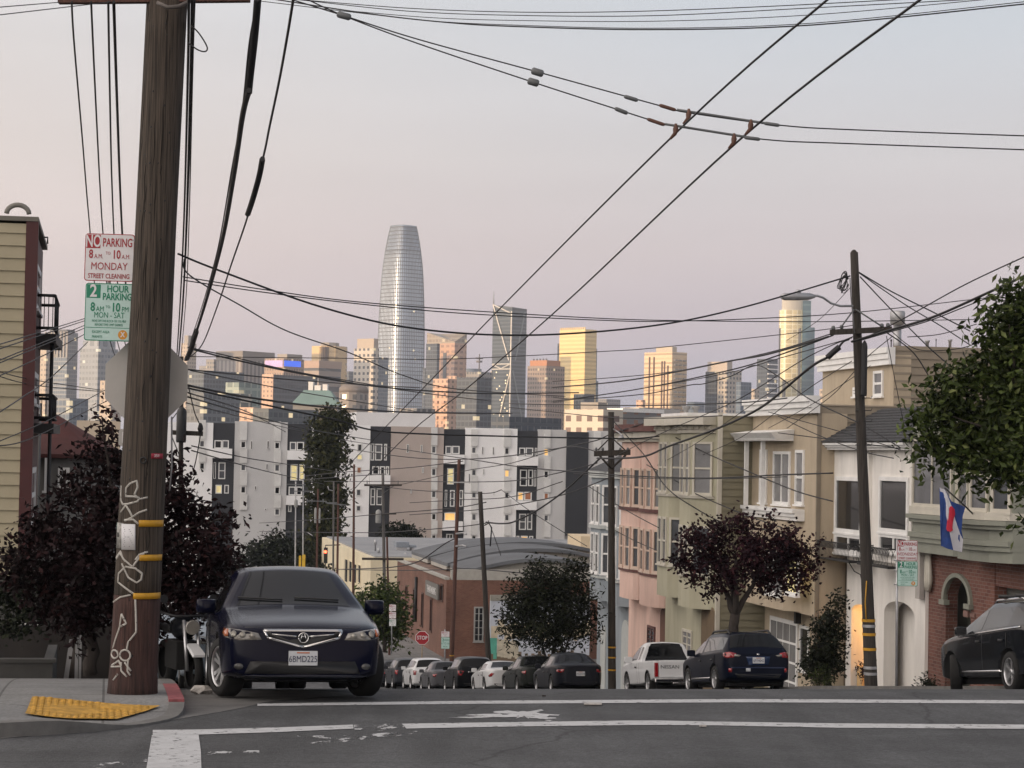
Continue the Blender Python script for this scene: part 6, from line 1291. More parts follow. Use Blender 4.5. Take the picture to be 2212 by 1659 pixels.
gp = [(-.42, .735), (.42, .735), (.38, .65), (0, .555), (-.38, .65)]
gr = decal(tree, root, 'grille', gp, trim_b, 'front', .006)
for a, b in zip(gp, gp[1:] + gp[:1]):
    dx, dy = b[0] - a[0], b[1] - a[1]; l = math.hypot(dx, dy); nx, ny = -dy / l * .011, dx / l * .011
    decal(tree, root, 'grille_surround', [(a[0] - nx, a[1] - ny), (b[0] - nx, b[1] - ny), (b[0] + nx, b[1] + ny), (a[0] + nx, a[1] + ny)], chrome, 'front', .018, parent=gr)
for sx in (1, -1): decal(tree, root, 'grille_bar', [(sx * .06, .655), (sx * .33, .685), (sx * .33, .695), (sx * .06, .672)], chrome, 'front', .016, parent=gr)
bd = decal(tree, root, 'badge', [(.055 * math.cos(i * .524), .652 + .055 * math.sin(i * .524)) for i in range(12)], trim_b, 'front', .02, parent=gr)
hb_ = tree.ray_cast(V((0, 4, .652)), V((0, -1, 0)))[0]
mb = MB(); mb.tube([(.052 * math.cos(i * .2618), hb_.y + .03, .652 + .052 * math.sin(i * .2618)) for i in range(25)], .006, 6)
mb.tube([(-.012, hb_.y + .03, .695), (-.034, hb_.y + .03, .612)], .006, 5); mb.tube([(.012, hb_.y + .03, .695), (.034, hb_.y + .03, .612)], .006, 5); mb.tube([(-.018, hb_.y + .03, .665), (.018, hb_.y + .03, .665)], .004, 5); mb.build('badge_ring', chrome, root, local=True)
decal(tree, root, 'bumper_intake', [(-.56, .40), (.56, .40), (.62, .27), (-.62, .27)], trim_b, 'front', .004)
decal(tree, root, 'lower_lip', [(-.70, .245), (.70, .245), (.72, .225), (-.72, .225)], H('lip_grey', '#2a2d38', rough=.3), 'front', .010)
plate(root, tree, '6BMD225', 2.3, .435, True)
decal(tree, root, 'bonnet_seam', [(-.62, .765), (.62, .765), (.62, .757), (-.62, .757)], trim_b, 'front', .002)
for x0, x1 in ((-.52, -.02), (.12, .62)):
    pts = [tree.ray_cast(V((x, 4 - .0, 1.06 + .05 * abs(x - x0))), V((0, -1, 0)))[0] for x in srange(x0, x1, 5)]
    mb = MB(); mb.tube([p + V((0, .02, .01)) for p in pts if p], .010, 5); mb.build('wiper', trim_b, root, local=True)
# ---- dark SUV at the right edge
black_p = paint('black_paint', (.006, .007, .009)); gloss_black = mat('gloss_black_paint', (.005, .006, .008), rough=.12, var=.05, coat=.35, spec=.35); SQ = dict(SUV); SQ['cargo'] = True; SQ['chrome'] = False; SQ['mold'] = True; SQ['cols'] = [tuple(c) for c in SUV['cols']]
root, tree = make_car('glossy black SUV with chrome window line cut off by the right edge', SQ, gloss_black, 39.5, 16.68, 0, 'car', 'parked_suv', None, tails=([(.5, .92), (.84, .95), (.84, 1.05), (.5, 1.05)],), steer=R(-22), spokes=5, style='single')
dark_under(root, SQ)
for sx, sd in ((1, 'right'), (-1, 'left')):
    mb = MB(); mb.tube([(sx * .54, y_, roofz(tree, sx * .54, y_) + h_) for y_, h_ in ((.1, -.01), (-.1, .05), (-1.3, .06), (-1.6, -.01))], .026, 6); mb.build('roof_rail', chrome, root, local=True)
    decal(tree, root, 'window_line', [(.95, 1.025), (-1.9, 1.13), (-1.9, 1.155), (.95, 1.05)], chrome, sd, .008, cuts=5)
mb = MB(); mb.tube([(-.62, -.35, roofz(tree, .5, -.35) + .1), (.62, -.35, roofz(tree, .5, -.35) + .1)], .03, 6); mb.build('roof_bar', trim_b, root, local=True); mb = MB(); mb.tube([(-.62, -1.1, roofz(tree, .5, -1.1) + .1), (.62, -1.1, roofz(tree, .5, -1.1) + .1)], .03, 6); mb.build('roof_bar', trim_b, root, local=True)
# ---- blue wagon
navy_p = paint('navy_paint', lin('#0a101f')); W_ = dict(WAGON); W_['cargo'] = True; W_['rear_c'] = 8; W_['mold'] = True
tl_w = [(.44, .98), (.62, 1.02), (.84, 1.0), (.86, .90), (.72, .86), (.50, .88)]
root, tree = make_car('dark blue estate car with roof rails parked behind the white pickup', W_, navy_p, 58.6, 16.5, 0, 'car', 'parked_estate_car', None, tails=(tl_w,), spokes=5, style='double')
dark_under(root, W_)
for sx in (1, -1):
    mb = MB(); mb.tube([(sx * .54, y_, roofz(tree, sx * .54, y_) + h_) for y_, h_ in ((.1, -.01), (-.1, .06), (-1.45, .07), (-1.7, -.01))], .032, 6); mb.build('roof_rail', trim_b, root, local=True)
    decal(tree, root, 'reverse_lamp', [(sx * .46, .93), (sx * .62, .96), (sx * .64, .91), (sx * .52, .89)], lens_clear, 'rear', .022)
    decal(tree, root, 'reflector', [(sx * .70, .50), (sx * .78, .50), (sx * .78, .60), (sx * .70, .60)], lens_red, 'rear', .012)
decal(tree, root, 'plate_recess', [(-.32, .90), (.32, .90), (.26, .68), (-.26, .68)], H('recess_blue', '#1a2c4c', rough=.25), 'rear', .006)
plate(root, tree, '6FYH042', -2.4, .80, False)
decal(tree, root, 'badge', [(.04 * math.cos(i * .785), .955 + .022 * math.sin(i * .785)) for i in range(8)], chrome, 'rear', .012)
decal(tree, root, 'sticker', [(-.33, .52), (-.21, .52), (-.21, .60), (-.33, .60)], plate_m, 'rear', .01)
decal(tree, root, 'bumper_sill', [(-.72, .60), (.72, .60), (.72, .63), (-.72, .63)], H('sill_blue', '#1c2744', rough=.3), 'rear', .006)
# ---- white pickup
white_p = paint('white_paint', (.62, .63, .64), rough=.35, coat=.6)
root, tree = make_car('white pickup truck with its closed tailgate lettered in black', PICKUP, white_p, 66.4, 16.5, 0, 'truck', 'parked_pickup', None, spokes=6, style='single')
dark_under(root, PICKUP)
yT = -2.235
mb = MB(); mb.box(-.66, .66, yT - .02, yT + .03, .50, .965); tg = mb.build('tailgate', white_p, root, bevel=.012, local=True)
mb = MB(); add_text(mb, [('NISSAN', .14, -.33, .80, 1.2, .0)], MX(((1, 0, 0, 0), (0, 0, -1, yT - .024), (0, 1, 0, 0), (0, 0, 0, 1))), .006); mb.build('lettering', trim_b, tg, local=True)
mb = MB(); mb.box(.13, .35, yT - .035, yT - .021, .82, .90); mb.build('tailgate_handle', trim_b, tg, local=True, bevel=.01)
for sx in (1, -1):
    mb = MB(); mb.box(sx * .68, sx * .79, yT - .03, yT + .06, .52, .93); mb.build('tail_light', lens_red, root, bevel=.015, local=True)
mb = MB(); mb.box(-.80, .80, yT - .14, yT - .02, .36, .47); mb.box(-.28, .28, yT - .15, yT - .02, .30, .359); mb.build('rear_bumper', chrome, root, bevel=.02, local=True)
hr = tree.ray_cast(V((0, -1.5, 1.25)), V((0, 1, 0)))[0]; yR = (hr.y if hr else -.5) - .012
mb = MB(); mb.hexa([(-.62, yR - .05, 1.03), (.62, yR - .05, 1.03), (.62, yR - .03, 1.03), (-.62, yR - .03, 1.03)], [(-.50, yR + .07, 1.44), (.50, yR + .07, 1.44), (.50, yR + .09, 1.44), (-.50, yR + .09, 1.44)]); mb.build('rear_window', car_glass, root, local=True)
mb = MB(); mb.box(-.16, .16, yR + .06, yR + .10, 1.47, 1.53); mb.build('brake_light', trim_b, root, local=True)
# ---- the row below
def simple_plate(root, tree, z, front=False): plate(root, tree, '7KLD318' if not front else '5XRT204', 0, z, front)
Sd = dict(SEDAN); tl_a = [(.48, .86), (.80, .84), (.84, .77), (.60, .74), (.48, .77)]
grp = 'cars parked down the right side of the street'
c1_, tr = make_car('black saloon coupe nearest of the lower row, left of the tall pole', Sd, paint('black_grey_paint', lin('#1b1d24')), 80.4, 16.45, 0, 'car', 'parked_saloon', grp, tails=(tl_a,), spokes=5); dark_under(c1_, Sd); simple_plate(c1_, tr, .70)
c2_, tr = make_car('olive black saloon second in the lower row, under the round street tree', Sd, paint('olive_black_paint', lin('#272a28'), rough=.25), 86.6, 16.35, 0, 'car', 'parked_saloon', grp, tails=([(.6, .86), (.82, .84), (.84, .76), (.62, .74)],)); dark_under(c2_, Sd); simple_plate(c2_, tr, .66)
MR = dict(SEDAN); MR['cols'] = [tuple(list(c[:5]) + [c[5] * (.93 if c[5] > 1.2 else 1)] + list(c[6:])) for c in SEDAN['cols']]
c3_, tr = make_car('small white roadster with red teardrop tail lights between dark cars', MR, white_p, 93.6, 16.25, 0, 'car', 'parked_roadster', grp, tails=([(.50, .82), (.62, .86), (.82, .76), (.80, .68), (.62, .70)],)); dark_under(c3_, MR); simple_plate(c3_, tr, .68)
SL = dict(SUV); SL['cargo'] = True; SL['rear_c'] = 8
c4_, tr = make_car('black SUV with chrome tailgate strip left of the white roadster', SL, black_p, 101.5, 16.25, 0, 'car', 'parked_suv', grp, tails=([(.5, 1.0), (.84, 1.02), (.85, .82), (.62, .80)],)); dark_under(c4_, SL); simple_plate(c4_, tr, .80); decal(tr, c4_, 'chrome_strip', [(-.42, .93), (.42, .93), (.42, .97), (-.42, .97)], chrome, 'rear', .012)
c5_, tr = make_car('grey saloon between the black SUV and the white and dark SUV', Sd, paint('grey_paint', lin('#55565a'), rough=.3), 108.6, 16.1, 0, 'car', 'parked_saloon', grp, tails=([(.52, .86), (.82, .84), (.84, .74), (.62, .72)],)); dark_under(c5_, Sd); simple_plate(c5_, tr, .74)
c6_, tr = make_car('white SUV with dark rear glass in the lower row left of the grey saloon', SL, white_p, 115.8, 16.2, 0, 'car', 'parked_suv', grp, tails=([(.62, 1.0), (.84, 1.02), (.85, .80), (.66, .78)],)); dark_under(c6_, SL)
c7_, tr = make_car('dark grey SUV next to last in the lower row', SL, paint('dark_grey_paint', lin('#33353a'), rough=.3), 122.4, 16.1, 0, 'car', 'parked_suv', grp, tails=([(.62, 1.0), (.84, 1.02), (.85, .80), (.66, .78)],)); dark_under(c7_, SL)
def dup(src, s, t, label, heading=0.0, group=None):
    c = copy_tree(src); e = (G(s + 1.4) - G(s - 1.4)) / 2.8
    c.location = S(s, t, G(s)); c.rotation_euler = (math.atan(e) * math.cos(heading), 0, SA + heading); c['label'] = label
    if group: c['group'] = group
    return c
dup(c1_, 128.0, 16.1, 'dark car farthest down the lower row beside the saloon mirror')
# ---- left side row behind the dark saloon
silver_p = paint('silver_paint', lin('#8f9aa4'), rough=.3); gl = 'cars parked facing uphill on the left side'
l1, tr = make_car('pale silver blue car parked right behind the dark blue saloon', Sd, silver_p, 34.6, 2.02, math.pi, 'car', 'parked_saloon', gl); dark_under(l1, Sd)
for sx in (1, -1): decal(tr, l1, 'headlight', [(sx * a, b) for a, b in hl], lens_clear, 'front', .008, ang=-sx * .35)
l2 = dup(l1, 40.6, 1.62, 'pale car third in the left row behind the silver blue one', math.pi)
l3, tr = make_car('black car fourth in the left row seen beside the big pole', Sd, black_p, 46.6, 1.65, math.pi, 'car', 'parked_saloon', gl); dark_under(l3, Sd)
for sx in (1, -1): decal(tr, l3, 'headlight', [(sx * a, b) for a, b in hl], lens_clear, 'front', .008, ang=-sx * .35)
l4, tr = make_car('white car fifth in the left row low beside the big pole', Sd, white_p, 52.8, 1.75, math.pi, 'car', 'parked_saloon', gl); dark_under(l4, Sd)
for sx in (1, -1): decal(tr, l4, 'headlight', [(sx * a, b) for a, b in hl], lens_clear, 'front', .008, ang=-sx * .35)
dup(c5_, 59, 1.75, 'grey car farthest up the left row facing the camera', math.pi, gl)
dup(l4, 118, 3.6, 'white car far down the hill seen left of the saloon mirror', math.pi, 'cars far down the left side')
dup(c5_, 128, 3.4, 'grey car far down the hill behind the white one', math.pi, 'cars far down the left side')
dup(c6_, 194, 6.2, 'pale SUV side on across the lower street beyond the plum tree', math.pi / 2, 'cars far down the left side')
dup(l2, 168, 5.6, 'silver car side on at the lower crossing beyond the plum tree', math.pi / 2, 'cars far down the left side')

# ---- motorcycle between the pole and the saloon
t_ = 1.02; s_ = 31.0; r = thing('motorcycle', 'small motorcycle with a pale front parked between the big pole and the saloon', 'motorcycle', S(s_, t_, G(s_)), SA + math.pi + R(14))
mb = MB(); mb.lathe([(.22, -.05), (.29, -.05), (.30, 0), (.29, .05), (.22, .05)], 28, (0, .62, .30), ax='X', cap=False); mb.build('front_wheel', tyre_m, r, local=True)
mb = MB(); mb.lathe([(.22, -.07), (.29, -.07), (.31, 0), (.29, .07), (.22, .07)], 28, (0, -.68, .31), ax='X', cap=False); mb.build('rear_wheel', tyre_m, r, local=True)
mb = MB(); [mb.tube([(x, .62, .30), (x, .40, .95)], .025, 8) for x in (-.09, .09)]; mb.box(-.10, .10, .36, .42, .88, .93); mb.build('fork', rim_m, r, local=True)
mb = MB(); mb.tube([(-.36, .22, 1.05), (-.2, .36, 1.0), (.2, .36, 1.0), (.36, .22, 1.05)], .018, 8); mb.build('handlebar', trim_b, r, local=True)
mb = MB(); mb.lathe([(.03, -.1), (.085, -.06), (.10, .02), (.09, .04)], 16, (0, .50, .86), ax='Y'); mb.build('headlight', lens_clear, r, local=True)
mb = MB(); mb.lathe([(.02, -.34), (.14, -.2), (.17, .02), (.11, .24), (.02, .30)], 16, (0, .08, .82), ax='Y'); mb.build('fuel_tank', black_p, r, local=True)
mb = MB(); mb.hexa([(-.08, .5, .62), (.08, .5, .62), (.10, .9, .50), (-.10, .9, .50)], [(-.07, .5, .65), (.07, .5, .65), (.08, .9, .53), (-.08, .9, .53)]); mb.build('mudguard', white_p, r, local=True)
mb = MB(); mb.box(-.15, .15, -.75, -.15, .74, .84); mb.build('seat', trim_b, r, bevel=.03, local=True)
mb = MB(); mb.box(-.16, .16, -.25, .32, .28, .66); mb.tube([(0, -.68, .31), (0, -.2, .42)], .04, 6); mb.build('engine', well_m, r, bevel=.04, local=True)
for x in (-1, 1): mb = MB(); mb.tube([(x * .25, .30, 1.02), (x * .34, .30, 1.20)], .01, 5); mb.lathe([(.02, -.02), (.055, -.01), (.055, .01)], 12, (x * .34, .30, 1.23), ax='Y'); mb.build('mirror', trim_b, r, local=True)
# ------------------------------------------------------------------ trees and bushes
plum = leaf_mat('plum_leaf', [(0, (.009, .004, .006)), (.5, (.019, .007, .010)), (.85, (.034, .011, .015)), (1, (.06, .024, .025))], rough=.6)
plum2 = leaf_mat('plum_leaf_dark', [(0, (.006, .004, .004)), (.6, (.012, .006, .007)), (.92, (.022, .010, .011)), (1, (.045, .02, .02))], rough=.65)
leaf_g = leaf_mat('glossy_leaf', [(0, (.014, .021, .005)), (.5, (.034, .050, .013)), (.85, (.066, .09, .024)), (1, (.12, .135, .05))], rough=.4)
leaf_d = leaf_mat('dark_leaf', [(0, (.007, .009, .006)), (.5, (.014, .018, .011)), (1, (.034, .04, .022))], rough=.5)
leaf_h = leaf_mat('hedge_leaf', [(0, (.018, .028, .008)), (.6, (.04, .06, .016)), (1, (.09, .11, .03))], rough=.5)
leaf_c = leaf_mat('conifer_leaf', [(0, (.012, .016, .006)), (.5, (.03, .034, .012)), (1, (.06, .06, .022))], rough=.7)
bark = mat('bark', (.035, .028, .024), rough=.9, var=.35, scale=6, bump=.6, bscale=20, stretch=(1, 1, .2))
def add_leaf(mb, p, rnd, size, droop=.3, asp=.55):
    d = V((rnd.gauss(0, 1), rnd.gauss(0, 1), rnd.gauss(0, .8) - droop)).normalized(); s = d.orthogonal().normalized()
    s = (MX.Rotation(rnd.uniform(0, 6.28), 3, d) @ s) * size * asp * .5; n = d.cross(s).normalized() * size * .08
    l = size * rnd.choice((.5, .75, .9, 1.0, 1.15, 1.35))
    a, b, c, e = mb.bm.verts.new(p), mb.bm.verts.new(p + d * l * .5 + s + n), mb.bm.verts.new(p + d * l), mb.bm.verts.new(p + d * l * .5 - s + n)
    mb.bm.faces.new((a, b, c, e))
def crown_mesh(clumps, n, size, seed, shell=.55, droop=.3, asp=.55, sub=None, spread=.16):
    """leaves gathered in twig-sized tufts through the volume of the clumps (centre, radii)."""
    rnd = random.Random(seed); mb = MB(); tot = sum(r.x * r.y * r.z for _, r in clumps)
    tuft = 9; twigs = []
    for c, r in clumps:
        k = max(3, int(n / tuft * (r.x * r.y * r.z) / tot))
        for _ in range(k):
            u = V((rnd.gauss(0, 1), rnd.gauss(0, 1), rnd.gauss(0, 1))).normalized(); rad = shell + (1 - shell) * rnd.random()
            if rnd.random() < .16: rad *= rnd.uniform(1.0, 1.32)
            q = c + V((u.x * r.x, u.y * r.y, u.z * r.z)) * rad; twigs.append((c, q))
            sp = size * 1.6 if spread is None else spread
            for _ in range(tuft): add_leaf(mb, q + V((rnd.gauss(0, sp), rnd.gauss(0, sp), rnd.gauss(0, sp))), rnd, size, droop, asp)
    return mb, twigs
def limb(mb, a, b, ra, rb, rnd, n=5, wob=.05):
    a, b = V(a), V(b); pts = [a + (b - a) * i / n + V((rnd.gauss(0, wob), rnd.gauss(0, wob), 0)) * (1 if 0 < i < n else 0) for i in range(n + 1)]
    mb.tube(pts, [ra + (rb - ra) * i / n for i in range(n + 1)], 7)
def make_tree(name, label, cat, base, forks, clumps, n, size, lm, seed, r0=.12, group=None, shell=.5, droop=.3, asp=.55, spread=.16, twig=True):
    """base: world foot; forks: list of (from_height_offset point, to point, r0, r1) in world; clumps: (world centre, radii)."""
    base = V(base); t = thing(name, label, cat, base, 0, group); rnd = random.Random(seed + 7)
    mb, twigs = crown_mesh([(V(c), V(r)) for c, r in clumps], n, size, seed, shell, droop, asp, spread=spread); cr = mb.build('crown', lm, t, recalc=False)
    tb = MB()
    for a, b, ra, rb in forks: limb(tb, a, b, ra, rb, rnd, 6, ra * .35)
    if twig:
        for c, q in rnd.sample(twigs, min(len(twigs), 60)): limb(tb, c, q, r0 * .12, r0 * .03, rnd, 3, .03)
    tb.build('trunk', bark, t); return t
def blob(px, d0, seed, jitter=0.5, sh=1.0):
    """clumps from picture circles (x, y, radius) at depth d0, spread in depth."""
    rnd = random.Random(seed); out = []
    for x, y, r in px:
        k = r * d0 / F * sh; c = at(x, y, d0); c.y += rnd.uniform(-1, 1) * k * jitter; out.append((c, (k, k * 1.0, k)))
    return out
# plum tree on the left pavement
d = 31.0
px = [(225, 935, 34), (205, 1000, 48), (270, 1010, 60), (365, 1010, 42), (160, 1065, 50), (250, 1090, 80), (370, 1085, 66), (425, 1120, 50), (110, 1140, 62), (200, 1180, 85), (330, 1180, 88), (440, 1190, 72), (490, 1125, 36), (60, 1205, 58), (30, 1235, 42), (120, 1250, 72), (240, 1280, 80), (360, 1270, 80), (450, 1262, 62), (500, 1215, 36), (180, 1330, 62), (90, 1295, 42), (300, 1350, 56), (410, 1325, 48), (215, 890, 20), (130, 1330, 40)]
b0 = at(195, 1478, d); b0.z = G(31) + .13
tp = lambda x, y, dd=0: at(x, y, d + dd)
make_tree('plum_tree', 'dark purple leaved tree spreading behind the big graffiti pole', 'tree', b0, [(b0, tp(200, 1310), .10, .08), (tp(200, 1310), tp(250, 1100, .4), .07, .03), (tp(200, 1310), tp(120, 1160, -.4), .06, .025), (tp(200, 1310), tp(380, 1150, .3), .06, .025), (tp(250, 1100), tp(220, 900), .03, .008), (tp(200, 1310), tp(60, 1230, .2), .04, .015), (tp(380, 1150), tp(480, 1120), .025, .008)], blob(px, d, 1, .9), 15500, .105, plum2, 21, shell=.15, spread=.09)
# second dark trunk seen under it
b1 = at(158, 1475, 33.5); b1.z = G(33.5); b2 = at(168, 1260, 33.5)
make_tree('shrub', 'dark green shrub under the plum tree at the left edge', 'shrub', b1, [(b1, b2, .06, .03)], blob([(30, 1275, 50), (70, 1330, 40), (20, 1340, 36), (120, 1300, 40)], 34, 4), 1800, .10, leaf_d, 5, shell=.3, spread=.09)
# plum tree on the right
d = 63.5
px = [(1500, 1165, 36), (1480, 1210, 38), (1550, 1150, 40), (1545, 1205, 50), (1610, 1140, 36), (1620, 1190, 56), (1690, 1165, 44), (1700, 1215, 52), (1660, 1135, 26), (1575, 1240, 46), (1650, 1250, 44), (1735, 1190, 36), (1755, 1228, 28), (1720, 1255, 34), (1500, 1245, 26), (1770, 1170, 16), (1540, 1270, 28), (1690, 1275, 20), (1590, 1120, 22), (1470, 1160, 14)]
b0 = at(1588, 1440, d); tp = lambda x, y, dd=0: at(x, y, d + dd); b0.z = G(60) - .2
make_tree('plum_tree', 'purple leaved tree on bare forked stems behind the blue estate car', 'tree', b0, [(b0, tp(1588, 1325), .17, .14), (tp(1588, 1330), tp(1545, 1230, .2), .10, .04), (tp(1588, 1330), tp(1590, 1210, -.3), .11, .04), (tp(1588, 1330), tp(1640, 1230, .3), .10, .04), (tp(1588, 1330), tp(1570, 1200, .8), .09, .04), (tp(1640, 1230), tp(1740, 1180), .05, .015), (tp(1545, 1230), tp(1490, 1170), .04, .012), (tp(1640, 1235), tp(1775, 1215), .03, .012)], blob(px, d, 3, .8, .86), 7000, .15, plum, 31, shell=.1, spread=.13)
# green tree at the right edge
d = 47.0
px = [(2205, 650, 50), (2160, 690, 46), (2225, 740, 90), (2130, 740, 34), (2150, 800, 64), (2090, 830, 54), (2030, 830, 40), (2200, 870, 90), (2060, 890, 64), (1995, 915, 44), (2130, 930, 80), (2230, 960, 90), (2010, 960, 40), (1965, 985, 24), (2070, 970, 60), (2170, 1010, 60), (2090, 1010, 40), (2020, 1000, 30), (2215, 1050, 40), (2190, 620, 26), (1990, 860, 22), (2120, 1035, 26), (2205, 1125, 10), (2310, 780, 110), (2330, 930, 100), (2290, 1030, 60), (2270, 640, 60), (2390, 850, 90)]
b0 = at(2330, 1480, d); b0.z = G(44) + .13; tp = lambda x, y, dd=0: at(x, y, d + dd)
make_tree('evergreen_street_tree', 'glossy green broad-leaved tree hanging in at the right edge', 'tree', b0, [(b0, tp(2320, 1150), .22, .17), (tp(2320, 1150), tp(2200, 950), .13, .05), (tp(2320, 1150), tp(2130, 1000, .4), .09, .03), (tp(2200, 950), tp(2060, 900), .05, .015), (tp(2200, 950), tp(2180, 700), .06, .02), (tp(2130, 1000), tp(1990, 960, -.3), .03, .01)], blob(px, d, 5, .9, .88), 18500, .20, leaf_g, 41, shell=.1, droop=.1, asp=.5, spread=.17)
# round street tree in the middle distance
d = 90.0
px = [(1180, 1260, 55), (1235, 1240, 36), (1255, 1225, 22), (1130, 1290, 46), (1240, 1290, 52), (1180, 1310, 66), (1105, 1330, 34), (1265, 1330, 36), (1150, 1350, 50), (1225, 1350, 50), (1120, 1370, 30), (1270, 1370, 26), (1190, 1380, 40), (1160, 1235, 28), (1095, 1310, 18), (1290, 1335, 16)]
b0 = at(1190, 1480, d); tp = lambda x, y, dd=0: at(x, y, d + dd)
make_tree('street_tree', 'round dark green street tree on several stems in the middle of the view', 'tree', b0, [(b0, tp(1195, 1400), .10, .08), (tp(1190, 1470), tp(1165, 1370), .07, .03), (tp(1195, 1470), tp(1235, 1370), .07, .03), (tp(1192, 1470), tp(1205, 1350), .07, .03), (tp(1195, 1470), tp(1215, 1380, .5), .07, .03)], blob(px, d, 7, .9, .98), 10500, .20, leaf_d, 51, shell=.3, droop=.35, asp=.4, spread=.2)
# clipped hedge at the far corner
d = 150.0
px = [(820, 1300, 40), (855, 1300, 30), (790, 1300, 30), (830, 1345, 44), (865, 1340, 26), (800, 1350, 34), (850, 1375, 26), (825, 1275, 26), (780, 1325, 22)]
b0 = at(830, 1408, d); tp = lambda x, y, dd=0: at(x, y, d + dd)
make_tree('street_shrub', 'bushy green shrub tree at the far corner right of the saloon roof', 'shrub', b0, [(b0, tp(830, 1330), .12, .06)], blob(px, d, 9, .9), 4500, .30, leaf_h, 61, shell=.4, spread=.25)
# tall dark column of a tree before the apartments
d = 262.0
px = [(712, 905, 30), (690, 915, 26), (735, 915, 28), (705, 950, 40), (740, 900, 20), (720, 985, 38), (695, 1000, 34), (700, 1050, 38), (720, 1080, 36), (685, 1090, 34), (705, 1130, 40), (690, 1170, 38), (720, 1170, 34), (705, 1215, 44), (672, 1205, 34), (752, 905, 12), (675, 960, 16), (742, 1030, 10)]
b0 = at(705, 1290, d); tp = lambda x, y, dd=0: at(x, y, d + dd)
make_tree('conifer', 'tall dark column of a conifer in front of the apartment block', 'tree', b0, [(b0, tp(705, 1000), .5, .25), (tp(705, 1000), tp(712, 900), .25, .05)], blob(px, d, 11, .8, .85), 11000, .62, leaf_c, 71, shell=.35, droop=.7, asp=.5, spread=.5)
# dark bushes lower left of it and behind the roofs
for i, (px, d, n, sz, nm, lab) in enumerate((([(560, 1190, 34), (600, 1180, 36), (635, 1195, 34), (580, 1220, 36), (620, 1225, 34), (545, 1215, 24), (660, 1215, 30), (520, 1225, 26)], 240, 3600, .55, 'bush', 'wide dark bush above the roof of the dark blue saloon'), ([(850, 1150, 16), (872, 1152, 18), (895, 1158, 14), (835, 1158, 12), (860, 1165, 14)], 250, 1500, .5, 'bush', 'twiggy dark bush behind the cream warehouse roof'),
    ([(735, 1250, 30), (690, 1255, 36), (640, 1250, 30)], 225, 1800, .5, 'bush', 'dark bush at the foot of the conifer beside the cream warehouse'))):
    b0 = at(px[0][0], px[0][1] + 90, d); make_tree(nm, lab, 'bush', b0, [(b0, at(px[0][0], px[0][1], d), .2, .1)], blob(px, d, 13 + i, .8), n, sz, leaf_d, 81 + i, shell=.3, spread=.4)
# overgrown shrub beside the tan house and small plants on the pavement
d = 67.5
px = [(1795, 1330, 22), (1808, 1300, 18), (1780, 1360, 26), (1800, 1370, 26), (1770, 1395, 28), (1800, 1410, 28), (1760, 1430, 26), (1790, 1440, 30), (1745, 1450, 20), (1815, 1285, 10)]
b0 = at(1790, 1490, d); b0.z = G(64); make_tree('garden_shrub', 'tall dark overgrown shrub between the tan and white houses', 'shrub', b0, [(b0, at(1790, 1380, d), .07, .03), (at(1790, 1400, d), at(1812, 1290, d), .03, .01)], blob(px, d, 21, .8), 3600, .13, leaf_d, 91, shell=.3, spread=.12)
for i, (x, y, r, d, m, lab, n) in enumerate(((2005, 1478, 17, 60, leaf_d, 'low grey green plant at the foot of the white house', 350), (1870, 1450, 11, 60, plum, 'potted dark plant beside the white house entry', 240), (1770, 1466, 22, 62, leaf_h, 'low dry grass clump at the kerb behind the estate car', 420))):
    b0 = at(x, y + r, d); make_tree('pavement_plant', lab, 'plant', b0, [(b0, at(x, y, d), .02, .01)], blob([(x, y, r), (x - r * .7, y + r * .4, r * .5), (x + r * .7, y + r * .5, r * .5)], d, 30 + i, .5), n, .11, m, 101 + i, shell=.2, droop=-.3, asp=.3, spread=.1)
# ------------------------------------------------------------------ poles, signs, wires and small things
wood = mat('weathered_wood', (.034, .027, .021), rough=.9, var=.6, scale=4.5, bump=1.0, bscale=9, stretch=(13, 13, .25), c2=(.105, .081, .062))
wood_low = mat('stained_wood', (.036, .018, .015), rough=.9, var=.45, scale=5, bump=1.0, bscale=11, stretch=(7, 7, .35), c2=(.075, .036, .03))
wood_d = mat('dark_pole_wood', (.040, .034, .029), rough=.9, var=.4, scale=4, bump=.8, bscale=10, stretch=(7, 7, .35)); wood_b = mat('brown_pole_wood', (.085, .04, .03), rough=.9, var=.35, scale=4, stretch=(7, 7, .35)); wood_g = mat('grey_pole_wood', (.11, .105, .10), rough=.9, var=.35, scale=4, stretch=(7, 7, .35))
cable = mat('black_cable', (.010, .010, .012), rough=.6, var=0); cable_g = mat('grey_cable', (.16, .16, .17), rough=.6, var=0); insul = H('insulator_grey', '#5d6062', rough=.5, var=.15)
yellow_tag = H('reflective_yellow', '#b98a1e', rough=.5, var=.15, scale=14); graf = H('graffiti_white', '#a8a59f', rough=.8, var=.2, scale=9)
sign_white = H('sign_white', '#d6d4d6', rough=.5, var=.05, scale=5); sign_red = H('sign_red', '#9a1f2b', rough=.5, var=.06); sign_green = H('sign_green', '#0d7a5c', rough=.5, var=.06); sign_or = H('sign_orange', '#c98a24', rough=.5); sign_back = H('sign_back', '#a9a6a2', rough=.55, var=.07, scale=3); sign_teal = H('sign_pale_green', '#b3cfc9', rough=.5, var=.05)
def pole(name, label, x0, y0, x1, y1, d, wpx0, wpx1, m, group='utility poles', extra=0.0, cat='pole', n=18):
    a, b = at(x0, y0, d), at(x1, y1, d); b.y = a.y = d
    dirn = (b - a).normalized(); a2 = a - dirn * extra
    o = thing(name, label, cat, a2, 0, group); mb = MB(); k = d / F / 2
    steps = 14; mb.tube([a2 + (b - a2) * i / steps for i in range(steps + 1)], [(wpx0 + (wpx1 - wpx0) * i / steps) * k for i in range(steps + 1)], n); mb.build('shaft', m, o); return o
